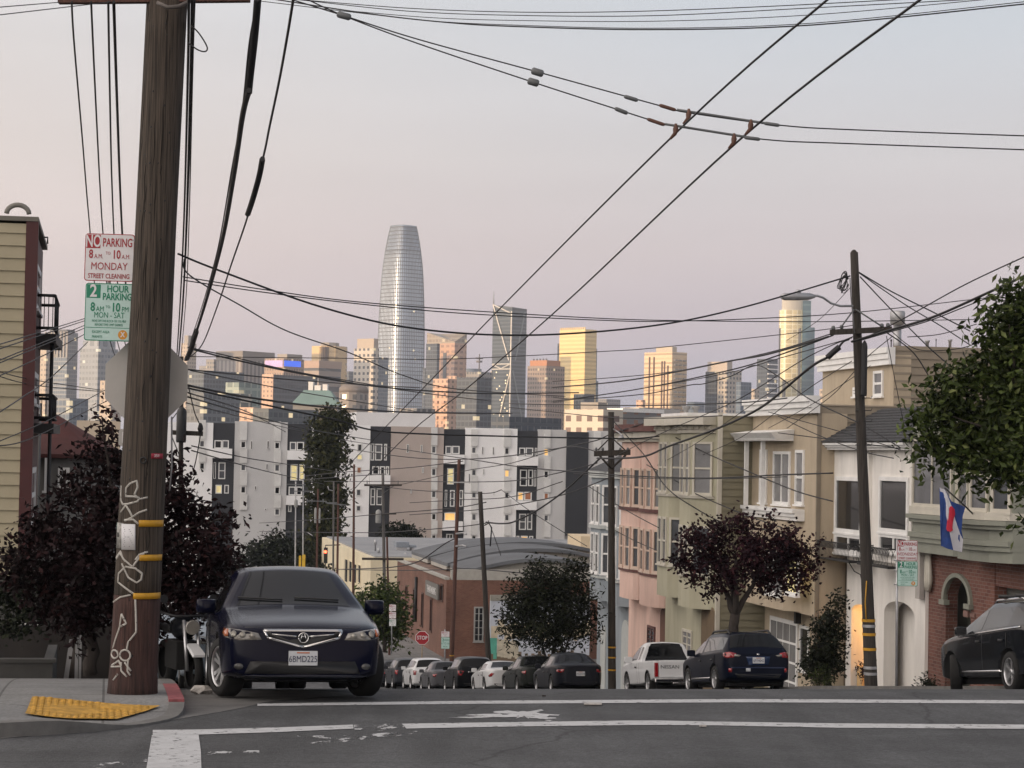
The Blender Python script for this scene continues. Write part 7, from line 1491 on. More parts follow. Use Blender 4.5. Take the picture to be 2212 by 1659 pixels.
def crossarm(o, x0, y0, x1, y1, d, hpx, m, name='crossarm', dp=.12):
    a, b = at(x0, y0, d), at(x1, y1, d); h = hpx * d / F / 2; up = V((0, 0, h)); f = V((0, dp / 2, 0)); mb = MB()
    mb.hexa([a - up - f, b - up - f, b - up + f, a - up + f], [a + up - f, b + up - f, b + up + f, a + up + f]); return mb.build(name, m, o)
def rod(o, pts, wpx, m, name, n=6):
    mb = MB(); mb.tube([at(x, y, d) for x, y, d in pts], [wpx * d / F / 2 for x, y, d in pts], n); return mb.build(name, m, o)
def can(o, x, y0, y1, d, wpx, m, name='transformer'):
    a, b = at(x, y1, d), at(x, y0, d); r = wpx * d / F / 2; mb = MB(); mb.lathe([(r * .9, a.z), (r, a.z + .06), (r, b.z - .08), (r * .8, b.z), (r * .2, b.z + .08)], 14, (a.x, a.y, 0)); return mb.build(name, m, o)
# -- the big leaning pole
_g = ground2(286, 1497); D0 = _g[1] * math.cos(SA) + _g[0] * math.sin(SA); ax0, ax1 = (286, 1497), (361, 0)
bp = thing('utility_pole', 'big weathered wooden utility pole with white graffiti on the near left corner', 'pole', at(286, 1497, D0), 0, None)
def axis(y): return ax0[0] + (ax1[0] - ax0[0]) * (ax0[1] - y) / 1497.0
def prad(y): return (51.5 - 7.5 * min(1, max(0, (1497 - y) / 1000))) * (1.0 + .05 * max(0, (y - 1440) / 57)) 
_worn(graf, .36, (9, 9, 9))
def pole_piece(name, m, ya, yb, n):
    mb = MB(); pts, rr = [], []
    for i in range(n + 1): y = ya + (yb - ya) * i / n; pts.append(at(axis(y), y, D0)); rr.append(prad(y) * D0 / F)
    mb.tube(pts, rr, 40)
    rnd = random.Random(int(ya))
    for v in mb.bm.verts:
        q = math.atan2(v.co.y - D0, v.co.x - pts[0].x) ; v.co += (v.co - V((v.co.x, D0, v.co.z))) * 0
    return mb.build(name, m, bp)
pole_piece('shaft_foot', wood_low, 1506, 1285.2, 8); pole_piece('shaft', wood, 1285, -420, 28)
def on_pole(x, y, lift=.004):
    r = prad(y); u = max(-.985, min(.985, (x - axis(y)) / r)); c = at(axis(y), y, D0); rr = r * D0 / F + lift
    return V((c.x + rr * u, D0 - rr * math.sqrt(1 - u * u), c.z))
def arc_plate(name, m, x0, x1, y0, y1, lift, n=10):
    mb = MB(); g = [[mb.v(on_pole(x0 + (x1 - x0) * i / n, y, l)) for i in range(n + 1)] for l in (lift, lift + .006) for y in (y0, y1)]
    for k in (0, 2):
        for i in range(n): mb.f([g[k][i], g[k][i + 1], g[k + 1][i + 1], g[k + 1][i]], True)
    for i in range(n): mb.f([g[0][i], g[0][i + 1], g[2][i + 1], g[2][i]]); mb.f([g[1][i], g[1][i + 1], g[3][i + 1], g[3][i]])
    mb.f([g[0][0], g[1][0], g[3][0], g[2][0]]); mb.f([g[0][n], g[1][n], g[3][n], g[2][n]]); return mb.build(name, m, bp)
arc_plate('reflective_band', yellow_tag, 308, 355, 1122, 1136, .005); arc_plate('reflective_band', yellow_tag, 309, 353, 1196, 1209, .005); arc_plate('reflective_band', yellow_tag, 296, 347, 1278, 1291, .005)
arc_plate('number_tag', H('tag_red', '#8e2436', rough=.5), 333, 354, 979, 990, .005)
mb = MB(); add_text(mb, [('351', .045, 0, 0)], MX.Translation(on_pole(343, 984, .014)) @ MX.Rotation(R(90), 4, 'X') @ MX.Rotation(R(28), 4, 'Y')); mb.build('lettering', sign_white, bp)
mb = MB(); c = on_pole(317, 994, .004); mb.tube([c + V((.032 * math.cos(i * .393), -.005, .032 * math.sin(i * .393))) for i in range(17)], .009, 6); mb.build('washer', black_iron, bp)
q2 = lambda x, y: (x * .2507, 796.3 + y * .2507); q3 = lambda x, y: (x * .3067, 1150.2 + y * .3067)
circ = lambda f, x, y, r, n=14: [f(x + r * math.cos(2 * math.pi * i / n), y + r * math.sin(2 * math.pi * i / n)) for i in range(n + 1)]
strokes = [[q2(*p) for p in P] for P in ([(1062, 1010), (1058, 1080), (1060, 1130), (1080, 1170), (1130, 1165), (1220, 1140), (1232, 1110), (1180, 1100), (1110, 1100), (1112, 1030), (1150, 990), (1210, 965), (1218, 1020), (1190, 1085)], [(1190, 1085), (1235, 1120), (1300, 1105)], [(1060, 1240), (1112, 1175), (1150, 1230), (1172, 1275), (1100, 1312)], [(1172, 1275), (1230, 1235), (1295, 1210)], [(1100, 1302), (1180, 1295), (1225, 1332)], [(1020, 1640), (1060, 1590), (1110, 1655)], [(1200, 1640), (1230, 1595), (1300, 1570)])] + \
 [[q3(*p) for p in P] for P in ([(830, 180), (870, 130), (890, 180), (960, 235), (1015, 160), (1050, 130)], [(880, 215), (930, 310), (990, 345), (1020, 322), (1025, 280), (980, 245), (910, 235), (855, 285), (850, 345), (950, 410), (1000, 440)], [(810, 490), (870, 450), (950, 430)], [(980, 460), (985, 620), (985, 690), (930, 760), (920, 815)], [(880, 565), (866, 660), (916, 630), (880, 565)], [(866, 660), (832, 750), (812, 810)], [(800, 940), (880, 930), (862, 892), (805, 930)], [(880, 900), (880, 960), (922, 1000)], [(905, 900), (950, 960)], [(855, 985), (820, 1030)], [(930, 880), (925, 960), (945, 990)])] + [circ(q3, 828, 850, 28), circ(q3, 908, 852, 38)]
for st in strokes:
    P = []
    for a, b in zip(st, st[1:]):
        for i in range(4): P.append(on_pole(a[0] + (b[0] - a[0]) * i / 4, a[1] + (b[1] - a[1]) * i / 4, -.001))
    P.append(on_pole(*st[-1], -.001)); mb = MB(); mb.tube(P, .0125, 5); mb.build('graffiti', graf, bp)
mb = MB(); rnd = random.Random(3)
for i in range(60):
    y = rnd.uniform(20, 1440); x = axis(y) + rnd.uniform(-.8, .9) * prad(y); p = on_pole(x, y, -.006); mb.lathe([(.0, -.012), (rnd.uniform(.006, .016), -.005), (.0, .003)], 7, p, ax='Y')
mb.build('nail_heads', black_iron, bp)
mb = MB()
for i in range(26):
    y = rnd.uniform(0, 1250); u = rnd.uniform(-.9, .55); L_ = rnd.uniform(40, 190); mb.tube([on_pole(axis(y + L_ * k / 5) + (u + .03 * math.sin(k * 2 + i)) * prad(y), y + L_ * k / 5, -.002) for k in range(6)], [.001, .005, .007, .006, .004, .001], 5)
mb.build('drying_cracks', mat('crack_dark', (.012, .01, .008), rough=1, var=0), bp)
crossarm(bp, 127, -6, 540, -10, D0 - .1, 28, wood_b)
rod(bp, [(340, 6, D0 - .35), (362, 16, D0 - .42), (385, 14, D0 - .4), (402, 6, D0 - .3), (420, 0, D0 - .2)], 9, H('strap_grey', '#5c5652'), 'steel_strap')
rod(bp, [(371, 900, D0 - .02), (371, 1010, D0 - .02), (366, 1060, D0 - .05)], 4, cable_g, 'conduit')
# posters
def flyer(name, label, m, x0, x1, y0, y1, lift):
    o = arc_plate(name, m, x0, x1, y0, y1, lift); o.parent = None; o.matrix_parent_inverse = MX.Identity(4); tag(o, label, 'poster', 'flyers on the big pole'); return o
f1 = flyer('flyer', 'white printed sheet pinned to the big pole above the lower graffiti', H('paper_white', '#c9c9cc', var=.05), 271, 301, 1131, 1186, .010)
f2 = flyer('flyer', 'photo flyer with a green heading, half behind the white sheet', H('paper_grey', '#8b8a86', var=.5, scale=24), 256, 274, 1129, 1184, .004)
def lines_on(o, m, rows, lift, name='print'):
    mb = MB()
    for x0, x1, y0, y1 in rows: mb.f([mb.v(on_pole(*p, lift)) for p in ((x0, y1), (x1, y1), (x1, y0), (x0, y0))])
    mb.build(name, m, o)
lines_on(f1, H('print_grey', '#7f8086'), [(276 + (i % 3), 297 - (i * 7) % 9, 1138 + i * 4, 1139.3 + i * 4) for i in range(11)], .0175)
lines_on(f2, H('heading_green', '#3f7a6c'), [(256.5, 271, 1130, 1142)], .0115, 'heading'); lines_on(f2, H('photo_dark', '#2b2a29'), [(257, 271, 1163, 1178), (259, 264, 1150, 1160)], .0115, 'picture')
# -- parking signs beside it
def rrect(w, h, r, n=5):
    o = []
    for cx_, cy_, a0 in ((w / 2 - r, h / 2 - r, 0), (-w / 2 + r, h / 2 - r, 90), (-w / 2 + r, -h / 2 + r, 180), (w / 2 - r, -h / 2 + r, 270)):
        for i in range(n + 1): a = R(a0 + 90 * i / n); o.append((cx_ + r * math.cos(a), cy_ + r * math.sin(a)))
    return o
def panel_sign(name, label, M0, w, h, field, edge, items, blocks=(), cat='sign', group=None):
    """board with a coloured border, blocks (material, x0, x1, y0, y1) and lettering by colour; M0: x right, y up, z to the viewer."""
    o = thing(name, label, cat, M0.to_translation(), 0, group)
    mb = MB(M0); mb.prism(rrect(w, h, w * .06), -.004, .0); mb.build('board', edge, o)
    mb = MB(M0); mb.prism(rrect(w * .965, h * .965, w * .05), .0002, .0012); f = mb.build('face', field, o)
    for m, x0, x1, y0, y1 in blocks:
        mb = MB(M0)
        if x1 is None: mb.prism([(x0 + y1 * math.cos(i * .2618), y0 + y1 * math.sin(i * .2618)) for i in range(24)], .0016, .0026)
        else: mb.prism([(x0, y0), (x1, y0), (x1, y1), (x0, y1)], .0016, .0026)
        mb.build('colour_block', m, f)
    for m, tx in items:
        mb = MB(); add_text(mb, tx, M0 @ MX.Translation((0, 0, .0045)), .0012); mb.build('lettering', m, f)
    return o
def face_mx(x, y, d, yaw=0.0, roll=0.0): return MX.Translation(at(x, y, d)) @ MX.Rotation(R(90), 4, 'X') @ MX.Rotation(yaw, 4, 'Y') @ MX.Rotation(roll, 4, 'Z')
def no_parking(label, M0, w, h, day, last, group=None):
    t = lambda s, z, x, y, sx=.8, b=.0: (s, z * h, x * w, y * h, sx, b * h)
    return panel_sign('parking_sign', label, M0, w, h, sign_white, sign_red, [
        (sign_white, [t('NO', .36, -.333, .33, .58, .006)]),
        (sign_red, [t('PARKING', .25, .155, .31, .60, .004), t('8', .25, -.375, .06, .72, .005), t('A.M.', .13, -.22, .02, .74), t('TO', .09, -.03, .09, .8), t('10', .25, .14, .06, .72, .005), t('A.M.', .13, .335, .02, .74), t(day, .22, 0, -.19, .8), t(last, .14, 0, -.395, .74, .002)])],
        [(sign_red, -.475 * w, -.19 * w, .19 * h, .475 * h)], 'sign', group)
def two_hour(label, M0, w, h, group=None):
    t = lambda s, z, x, y, sx=.8, b=.0: (s, z * h, x * w, y * h, sx, b * h)
    return panel_sign('parking_sign', label, M0, w, h, sign_teal, sign_green, [
        (sign_white, [t('2', .30, -.335, .355, .85, .006), t('X', .12, .29, -.385, .8, .004)]),
        (sign_green, [t('HOUR', .165, .16, .40, .8, .004), t('PARKING', .165, .155, .265, .74, .004), t('8', .21, -.34, .08, .75, .005), t('AM', .13, -.19, .05, .75), t('TO', .07, -.03, .09, .8), t('10', .21, .13, .08, .75, .005), t('PM', .13, .325, .05, .75), t('MON - SAT', .14, 0, -.055, .76), t('MOVE OFF THE BLOCK OR 1/10 MILE', .058, 0, -.155, .62), t('BEFORE TIME LIMIT EXPIRES', .058, 0, -.22, .68), t('EXCEPT AREA', .062, -.16, -.345, .78), t('PERMITS', .062, -.23, -.43, .78)])],
        [(sign_green, -.475 * w, -.19 * w, .24 * h, .475 * h), (sign_green, -.475 * w, .475 * w, -.275 * h, -.265 * h), (sign_or, .29 * w, None, -.385 * h, .078 * h * 1.05)], 'sign', group)
kk_ = (D0 + .12) / F
no_parking('red and white no parking sign for monday street cleaning, on the big pole', face_mx(236.5, 556.5, D0 + .12, 0, R(-.6)), 107 * kk_, 103 * kk_, 'MONDAY', 'STREET CLEANING')
two_hour('pale green two hour parking sign under the red one on the big pole', face_mx(236, 674.5, D0 + .12, 0, R(-.6)), 106 * kk_, 125 * kk_)
ms = thing('sign_bracket', 'grey steel bracket holding the parking signs to the big pole', 'bracket', at(236, 600, D0 + .18)); mb = MB(); mb.tube([at(236, 510, D0 + .18), at(236, 735, D0 + .18)], .02, 6); mb.tube([at(236, 520, D0 + .18), at(330, 519, D0 + .1)], .02, 6); mb.tube([at(236, 640, D0 + .18), at(330, 640, D0 + .1)], .02, 6); mb.build('bar', galv, ms)
# -- stop sign seen from behind
def octo(r): return [(r * math.cos(R(22.5 + 45 * i)) / math.cos(R(22.5)), r * math.sin(R(22.5 + 45 * i)) / math.cos(R(22.5))) for i in range(8)]
d = D0 + .4; r_ = 89 * d / F; o = thing('stop_sign', 'grey back of a stop sign standing behind the big pole', 'sign', at(316, 825, d)); M0 = face_mx(316, 825, d)
mb = MB(M0); mb.prism(octo(r_), -.004, .0); mb.build('board', sign_back, o); mb = MB(M0); mb.prism(octo(r_ * .985), -.0065, -.0042); mb.build('face', sign_red, o)
mb = MB(M0); mb.box(-.035, .035, -r_ * 1.0, r_ * .95, .001, .03); mb.build('post', galv, o)
d = D0 + .35; o = thing('small_sign', 'small rounded grey plate with a white bar left of the big pole', 'sign', at(268, 945, d)); M0 = face_mx(268, 945, d); k = d / F; mb = MB(M0); mb.prism(rrect(24 * k, 36 * k, 6 * k), -.004, 0); mb.build('board', sign_back, o); mb = MB(M0); mb.box(-4 * k, 3 * k, -12 * k, 12 * k, .001, .003); mb.build('face', sign_white, o)
# -- pole behind it with transformer
o = pole('utility_pole', 'dark pole with a transformer hidden behind the big pole', 388, 1478, 392, 770, 68, 13, 9, wood_d, extra=1.5)
can(o, 391, 884, 956, 67.4, 22, H('transformer_dark', '#222324', rough=.5, var=.1)); crossarm(o, 370, 934, 438, 937, 67.6, 10, wood_d)
mb = MB(); p = at(433, 925, 67.5); mb.lathe([(.05, -.12), (.09, -.02), (.06, .1), (.02, .16)], 8, p); mb.build('insulator', black_iron, o); rod(o, [(386, 870, 67.4), (391, 880, 67.4), (372, 905, 67.5), (370, 940, 67.6), (388, 985, 67.8)], 2.2, cable, 'lead')
# -- right hand pole with lamp
d = 57.3; o = pole('utility_pole', 'leaning dark wooden pole in front of the white house, with yellow bands', 1882, 1492, 1845, 545, d, 29, 17, wood_d, extra=.5)
mb = MB(); p = at(1844.6, 545, d); mb.lathe([(.095, p.z - .02), (.05, p.z + .05), (.01, p.z + .07)], 10, (p.x, p.y, 0)); mb.build('pole_top', wood_d, o)
crossarm(o, 1793, 718, 1926, 711, d - .2, 12, wood_d); rod(o, [(1816, 708, d - .3), (1845, 668, d - .2)], 3.5, insul, 'brace'); rod(o, [(1905, 705, d - .3), (1848, 668, d - .2)], 3.5, insul, 'brace')
for x, y in ((1800, 708), (1818, 706), (1905, 703), (1918, 702)):
    mb = MB(); p = at(x, y, d - .2); mb.lathe([(.02, -.06), (.05, -.03), (.05, .02), (.03, .05)], 8, p); mb.build('insulator', insul, o)
for yy, w, m in ((1340, 28, yellow_tag), (1352, 22, galv), (1370, 22, yellow_tag), (1402, 24, yellow_tag), (1442, 28, galv), (1455, 28, galv)):
    k = d / F / 2; xx = 1882 - 37 * (1492 - yy) / 947; p = at(xx, yy, d); mb = MB(); mb.lathe([(29.6 * k, p.z - .035), (29.6 * k, p.z + .035)], 18, (p.x, p.y, 0), cap=False); mb.build('reflective_band', m, o)
rod(o, [(1872, 1255, d - .2), (1869, 1300, d - .2), (1871, 1340, d - .2)], 2.5, yellow_tag, 'cable_guard'); rod(o, [(1836, 600, d - .3), (1838, 640, d - .3), (1842, 680, d - .3), (1846, 720, d - .3)], 2.5, cable_g, 'conduit')
can(o, 1866, 742, 856, d - .25, 13, cable, 'cable_box')
for yy in (859, 886, 910, 961): rod(o, [(1848, yy, d - .1), (1882, yy + 1, d - .1), (1884, yy - 4, d - .1)], 2, black_iron, 'step_bolt')
o = thing('street_lamp', 'grey cobra-head street lamp on a curved arm off the right pole', 'street lamp', at(1840, 660, d - .2)); rod(o, [(1842, 661, d - .2), (1815, 661, d - .3), (1795, 655, d - .5), (1778, 643, d - .7), (1766, 639, d - .8), (1752, 638, d - .9)], 5, galv, 'arm', 8)
mb = MB(); a, b = at(1760, 640, d - .9), at(1687, 641, d - 1.2); ln = b - a
mb.tube([a, a + ln * .15, a + ln * .5, a + ln * .9, b], [.04, .085, .10, .09, .05], 12); hd = mb.build('lamp_head', galv, o)
mb = MB(); p = at(1724, 634, d - 1.05); mb.lathe([(.05, p.z - .02), (.075, p.z + .03), (.06, p.z + .08), (.02, p.z + .1)], 10, (p.x, p.y, 0)); mb.build('photocell', galv, hd)
mb = MB(); rnd = random.Random(9)
for i in range(7):
    cx_, cy_ = 1824 + rnd.uniform(-5, 5), 610 + rnd.uniform(-8, 8); rx, ry = rnd.uniform(6, 13), rnd.uniform(10, 22); ph = rnd.uniform(0, 3)
    mb.tube([at(cx_ + rx * math.cos(a_ * .4 + ph), cy_ + ry * math.sin(a_ * .4), d - .3 - .05 * i) for a_ in range(15)], .012, 4)
o = mb.build('coiled_cable', cable); tag(o, 'tangle of coiled black cable hanging at the top of the right pole', 'cable')
# -- second pole down the right
d = 90; o = pole('utility_pole', 'dark pole with a short crossarm before the blue grey house', 1322, 1484, 1320, 890, d, 18, 13, wood_d, extra=1.5)
crossarm(o, 1283, 980, 1362, 977, d - .2, 12, wood_d); rod(o, [(1296, 985, d - .2), (1320, 1012, d - .1)], 5, wood_d, 'brace'); rod(o, [(1352, 983, d - .2), (1321, 1012, d - .1)], 5, wood_d, 'brace'); rod(o, [(1350, 972, d - .2), (1321, 945, d - .1)], 3, wood_d, 'brace'); rod(o, [(1292, 972, d - .2), (1319, 945, d - .1)], 3, wood_d, 'brace')
for yy in (1398, 1420, 1447): p = at(1322, yy, d); mb = MB(); mb.lathe([(.165, p.z - .03), (.165, p.z + .03)], 14, (p.x, p.y, 0), cap=False); mb.build('reflective_band', yellow_tag, o)
for x in (1288, 1302, 1340, 1356): mb = MB(); p = at(x, 971, d - .2); mb.lathe([(.03, -.05), (.06, .0), (.03, .08)], 8, p); mb.build('insulator', insul, o)
o = thing('street_lamp', 'small street lamp head on the second right pole before the pink house', 'street lamp', at(1326, 940, d)); rod(o, [(1322, 925, d), (1335, 933, d - .5), (1345, 941, d - .8)], 3, galv, 'arm'); mb = MB(); p = at(1342, 945, d - .8); mb.lathe([(.12, -.12), (.16, -.06), (.08, .05), (.02, .08)], 12, p); mb.build('lamp_head', galv, o)
# -- the thinner poles down the hill
d = 112; o = pole('utility_pole', 'bare grey leaning pole stump left of the round street tree', 1056, 1440, 1037, 1062, d, 12.5, 9.5, wood_d, extra=2); rod(o, [(1046, 1135, d - .2), (1056, 1130, d - .2), (1062, 1140, d - .2), (1059, 1180, d - .2)], 3, cable, 'lead')
d = 121; o = pole('utility_pole', 'reddish brown pole with small lamps in front of the brick warehouse', 975, 1445, 992, 992, d, 10, 7, wood_b, extra=2); crossarm(o, 972, 1042, 1032, 1042, d - .2, 2.4, galv); rod(o, [(1014, 1024, d - .2), (1014, 1044, d - .2)], 2, insul, 'insulator')
for yy in (1153, 1180): rod(o, [(985, yy, d - .1), (1000, yy - 2, d - .6), (1008, yy + 1, d - .8)], 4, galv, 'lamp_arm')
for yy in (1416, 1434, 1440): p = at(976, yy, d); mb = MB(); mb.lathe([(.13, p.z - .03), (.13, p.z + .03)], 12, (p.x, p.y, 0), cap=False); mb.build('reflective_band', yellow_tag, o)
d = 157; o = pole('utility_pole', 'grey pole with two crossarms and a transformer above the saloon mirror', 832, 1400, 827, 1022, d, 8, 6, wood_g, extra=2); crossarm(o, 787, 1048, 868, 1048, d - .2, 4, wood_d); crossarm(o, 782, 1207, 872, 1208, d - .2, 5, wood_d); can(o, 817, 1103, 1130, d - .4, 12, H('transformer_grey', '#8d8e8c', rough=.5)); rod(o, [(805, 1050, d - .2), (827, 1066, d - .1)], 1.5, insul, 'brace'); rod(o, [(850, 1050, d - .2), (827, 1066, d - .1)], 1.5, insul, 'brace'); crossarm(o, 803, 1110, 856, 1110, d - .2, 3, wood_d)
for x in (793, 860): rod(o, [(x, 1048, d - .2), (x, 1038, d - .2)], 2, insul, 'insulator')
pole('post', 'short reddish post right beside the grey crossarm pole', 841, 1400, 836, 1160, 155, 5, 4.4, wood_b, None, 1.5, 'post')
d = 190; pole('utility_pole', 'plain brown pole in front of the cream warehouse', 763, 1300, 765, 1003, d, 6.4, 4.2, wood_b, extra=2)
d = 200; o = pole('utility_pole', 'brown pole with a crossarm at the corner of the cream warehouse', 728, 1300, 731, 1045, d, 5.5, 4.2, wood_b, extra=2); crossarm(o, 706, 1087, 748, 1091, d - .2, 2.4, insul)
d = 206; o = pole('utility_pole', 'grey pole with a curved bracket beside the cream warehouse corner', 719, 1300, 721, 1040, d, 5, 3.6, wood_g, extra=2); crossarm(o, 703, 1086, 732, 1086, d - .2, 2, insul); rod(o, [(720, 1060, d), (710, 1058, d), (708, 1050, d)], 2, galv, 'bracket')
d = 214; o = pole('utility_pole', 'brown pole carrying two pale transformers before the conifer', 683, 1300, 687, 1056, d, 5.5, 3.6, wood_b, extra=2); can(o, 681, 1098, 1130, d - .3, 5, H('transformer_grey', '')) if False else can(o, 681, 1098, 1130, d - .3, 5, MATS['transformer_grey']); can(o, 690, 1099, 1130, d - .3, 4, MATS['transformer_grey']); crossarm(o, 662, 1082, 706, 1083, d - .2, 2, insul); rod(o, [(676, 1066, d), (680, 1068, d)], 2.5, galv, 'lamp'); rod(o, [(693, 1068, d), (699, 1065, d)], 2.5, galv, 'lamp')
for x in (664, 674, 698): rod(o, [(x, 1078, d - .2), (x, 1088, d - .2)], 2.4, insul, 'insulator')
d = 224; o = pole('utility_pole', 'thin pale pole with several crossarms, right one of the pale pair', 654, 1300, 655, 1034, d, 3.6, 2.8, galv, extra=2); crossarm(o, 620, 1046, 660, 1047, d - .2, 1.8, insul); crossarm(o, 634, 1061, 677, 1061, d - .2, 1.8, insul); rod(o, [(655, 1149, d), (664, 1150, d - 1), (675, 1157, d - 2)], 1.6, galv, 'lamp_arm')
o = pole('utility_pole', 'thin pale pole with a white transformer, left one of the pale pair', 637, 1300, 639, 1040, d, 3.6, 2.6, galv, extra=2); can(o, 639, 1080, 1096, d - .3, 8, MATS['transformer_grey'])
for i, (x, y0, y1, w) in enumerate(((648, 1200, 1228, 5), (656, 1198, 1228, 7))):
    oo = thing('warning_sign', ('left of two yellow warning panels low behind the pale poles', 'right and wider of two yellow warning panels behind the pale poles')[i], 'sign', at(x, 1228, 222)); M0 = face_mx(x, (y0 + y1) / 2, 222); k = 222 / F; mb = MB(M0); mb.prism(rrect(w * k, (y1 - y0) * k, .06), -.02, 0); mb.build('board', mat('warning_yellow', lin('#c9a42c'), rough=.5, var=.2), oo); mb = MB(); mb.tube([at(x, 1228, 222), at(x, 1275, 222)], .04, 5); mb.build('post', galv, oo)
# -- traffic light
d = 214; o = thing('traffic_light', 'traffic light showing red far down beside the cream warehouse', 'traffic light', at(703, 1215, d)); k = d / F
mb = MB(); a = at(703, 1217, d); b = at(703, 1183, d); mb.box(a.x - 4 * k, a.x + 4 * k, d, d + .25, a.z, b.z); mb.build('housing', black_iron, o, bevel=.03)
for y, m in ((1192, mat('lamp_red', (1, .1, .05), var=0, emit=(1, .10, .04), es=6)), (1201, H('lamp_off_amber', '#2a1c08')), (1210, H('lamp_off_green', '#08180f'))): mb = MB(); mb.lathe([(3.2 * k, -.03), (3.2 * k, .0)], 14, at(703, y, d - .02), ax='Y'); mb.build('lamp', m, o)
mb = MB(); mb.tube([at(703, 1183, d), at(703, 1178, d), at(735, 1177, d)], .05, 6); mb.tube([at(703, 1217, d), at(703, 1290, d)], .05, 6); mb.build('mast', black_iron, o)
# -- right hand parking signs
d = 54; k = d / F; o = thing('sign_post', 'thin grey post carrying two parking signs before the white house', 'post', at(1936, 1490, d)); mb = MB(); mb.tube([at(1936, 1494, d), at(1938, 1165, d)], .028, 8); mb.build('shaft', galv, o)
mb = MB()
for y in (1210, 1232, 1262): mb.tube([at(1931, y, d - .02), at(1946, y, d - .02)], .02, 5)
mb.build('clamp', galv, o)
no_parking('red and white no parking sign for wednesday on the thin grey post', face_mx(1960, 1189, d - .06), 43 * k, 43 * k, 'WEDNESDAY', 'STREET CLEANING'); two_hour('pale green two hour parking sign on the thin grey post', face_mx(1960.5, 1239.5, d - .06), 43 * k, 53 * k)
# -- far stop sign and far parking signs
d = 128; k = d / F; o = thing('stop_sign', 'red stop sign facing the camera before the brick warehouse', 'sign', at(912, 1378, d)); M0 = face_mx(912, 1378, d)
mb = MB(M0); mb.prism(octo(14.5 * k), -.01, 0); mb.build('board', sign_white, o); mb = MB(M0); mb.prism(octo(13.4 * k), .001, .006); f = mb.build('face', sign_red, o)
mb = MB(); add_text(mb, [('STOP', 11.5 * k, 0, 0, .82, .006)], M0 @ MX.Translation((0, 0, .012)), .004); mb.build('lettering', sign_white, f); mb = MB(); mb.tube([at(912, 1390, d + .05), at(911, 1445, d + .05)], .03, 6); mb.build('post', H('post_tan', '#8d7a60'), o)
for x, y, w, h, d, lab in ((962, 1370, 18, 12, 120, 'upper far parking sign beside the reddish brown pole'), (962, 1389, 18, 25, 120, 'lower pale green far parking sign beside the reddish brown pole'), (848, 1313, 15, 14, 148, 'topmost of three small parking signs by the hedge'), (848, 1329, 15, 14, 148, 'middle of three small parking signs by the hedge'), (848, 1345, 15, 15, 148, 'lowest of three small parking signs by the hedge')):
    k = d / F; pale = 'green' in lab
    panel_sign('parking_sign', lab, face_mx(x, y, d), w * k, h * k, sign_teal if pale else sign_white, sign_green if pale or 'lowest' in lab else sign_red, [(sign_green if pale or 'lowest' in lab else sign_red, [('NO' if not pale else '2', h * k * .36, -w * k * .28, h * k * .25, .8, .004), ('PARKING', h * k * .22, w * k * .12, h * k * .25, .62), ('8 TO 10', h * k * .24, 0, -h * k * .05, .8), ('MON', h * k * .2, 0, -h * k * .32, .8)])], group='small far parking signs')
for x, y0, y1, d, lab in ((961, 1360, 1445, 120.1, 'thin post of the far parking signs beside the reddish brown pole'), (846, 1305, 1412, 148.1, 'thin post of the three small parking signs by the hedge')): o = thing('sign_post', lab, 'post', at(x, y1, d)); mb = MB(); mb.tube([at(x, y0, d), at(x, y1, d)], .04, 6); mb.build('shaft', galv, o)
# -- flag on the green bay
d = 60.0; f_ = lambda x, y, dd=0.0: at(1902.4 + .3203 * x, 973.3 + .3203 * y, d + dd)
o = thing('flag', 'blue and white flag with a red bone shaped patch hanging from the green bay', 'flag', f_(665, 470)); mb = MB(); mb.tube([f_(668, 474, .6), f_(570, 375, .2), f_(430, 250, 0)], .022, 8); mb.build('flag_pole', black_iron, o)
def flag_part(name, m, poly, off):
    bm_ = MB(); 
    def P(x, y, o_): return f_(x, y, .06 * math.sin(x * .05) + .03 * math.sin(y * .02) - o_)
    a = [bm_.v(P(x, y, off)) for x, y in poly]; b = [bm_.v(P(x, y, off - .008)) for x, y in poly]
    bm_.f(a); bm_.f(b[::-1])
    for i in range(len(a)): bm_.f([a[i], a[(i + 1) % len(a)], b[(i + 1) % len(a)], b[i]])
    bmesh.ops.triangulate(bm_.bm, faces=[f for f in bm_.bm.faces if len(f.verts) > 4]); return bm_.build(name, m, o)
flag_part('cloth', H('flag_blue', '#24407e', rough=.8, var=.3, scale=3), [(396, 252), (398, 330), (400, 430), (404, 560), (406, 642), (450, 662), (490, 672), (548, 686), (556, 590), (545, 540), (535, 500), (556, 420), (572, 382), (540, 368), (478, 342), (432, 262)], 0)
flag_part('white_band', H('flag_white', '#c4c4cc', rough=.8, var=.1, scale=3), [(398, 250), (408, 320), (432, 400), (455, 500), (475, 600), (490, 671), (548, 685), (556, 600), (535, 560), (505, 470), (480, 380), (450, 300), (430, 262)], .02)
flag_part('red_patch', H('flag_red', '#b8233a', rough=.8, var=.1), [(466, 378), (480, 374), (498, 396), (502, 430), (488, 480), (484, 520), (488, 538), (472, 548), (450, 542), (442, 528), (452, 505), (458, 460), (464, 420), (458, 398)], .04)
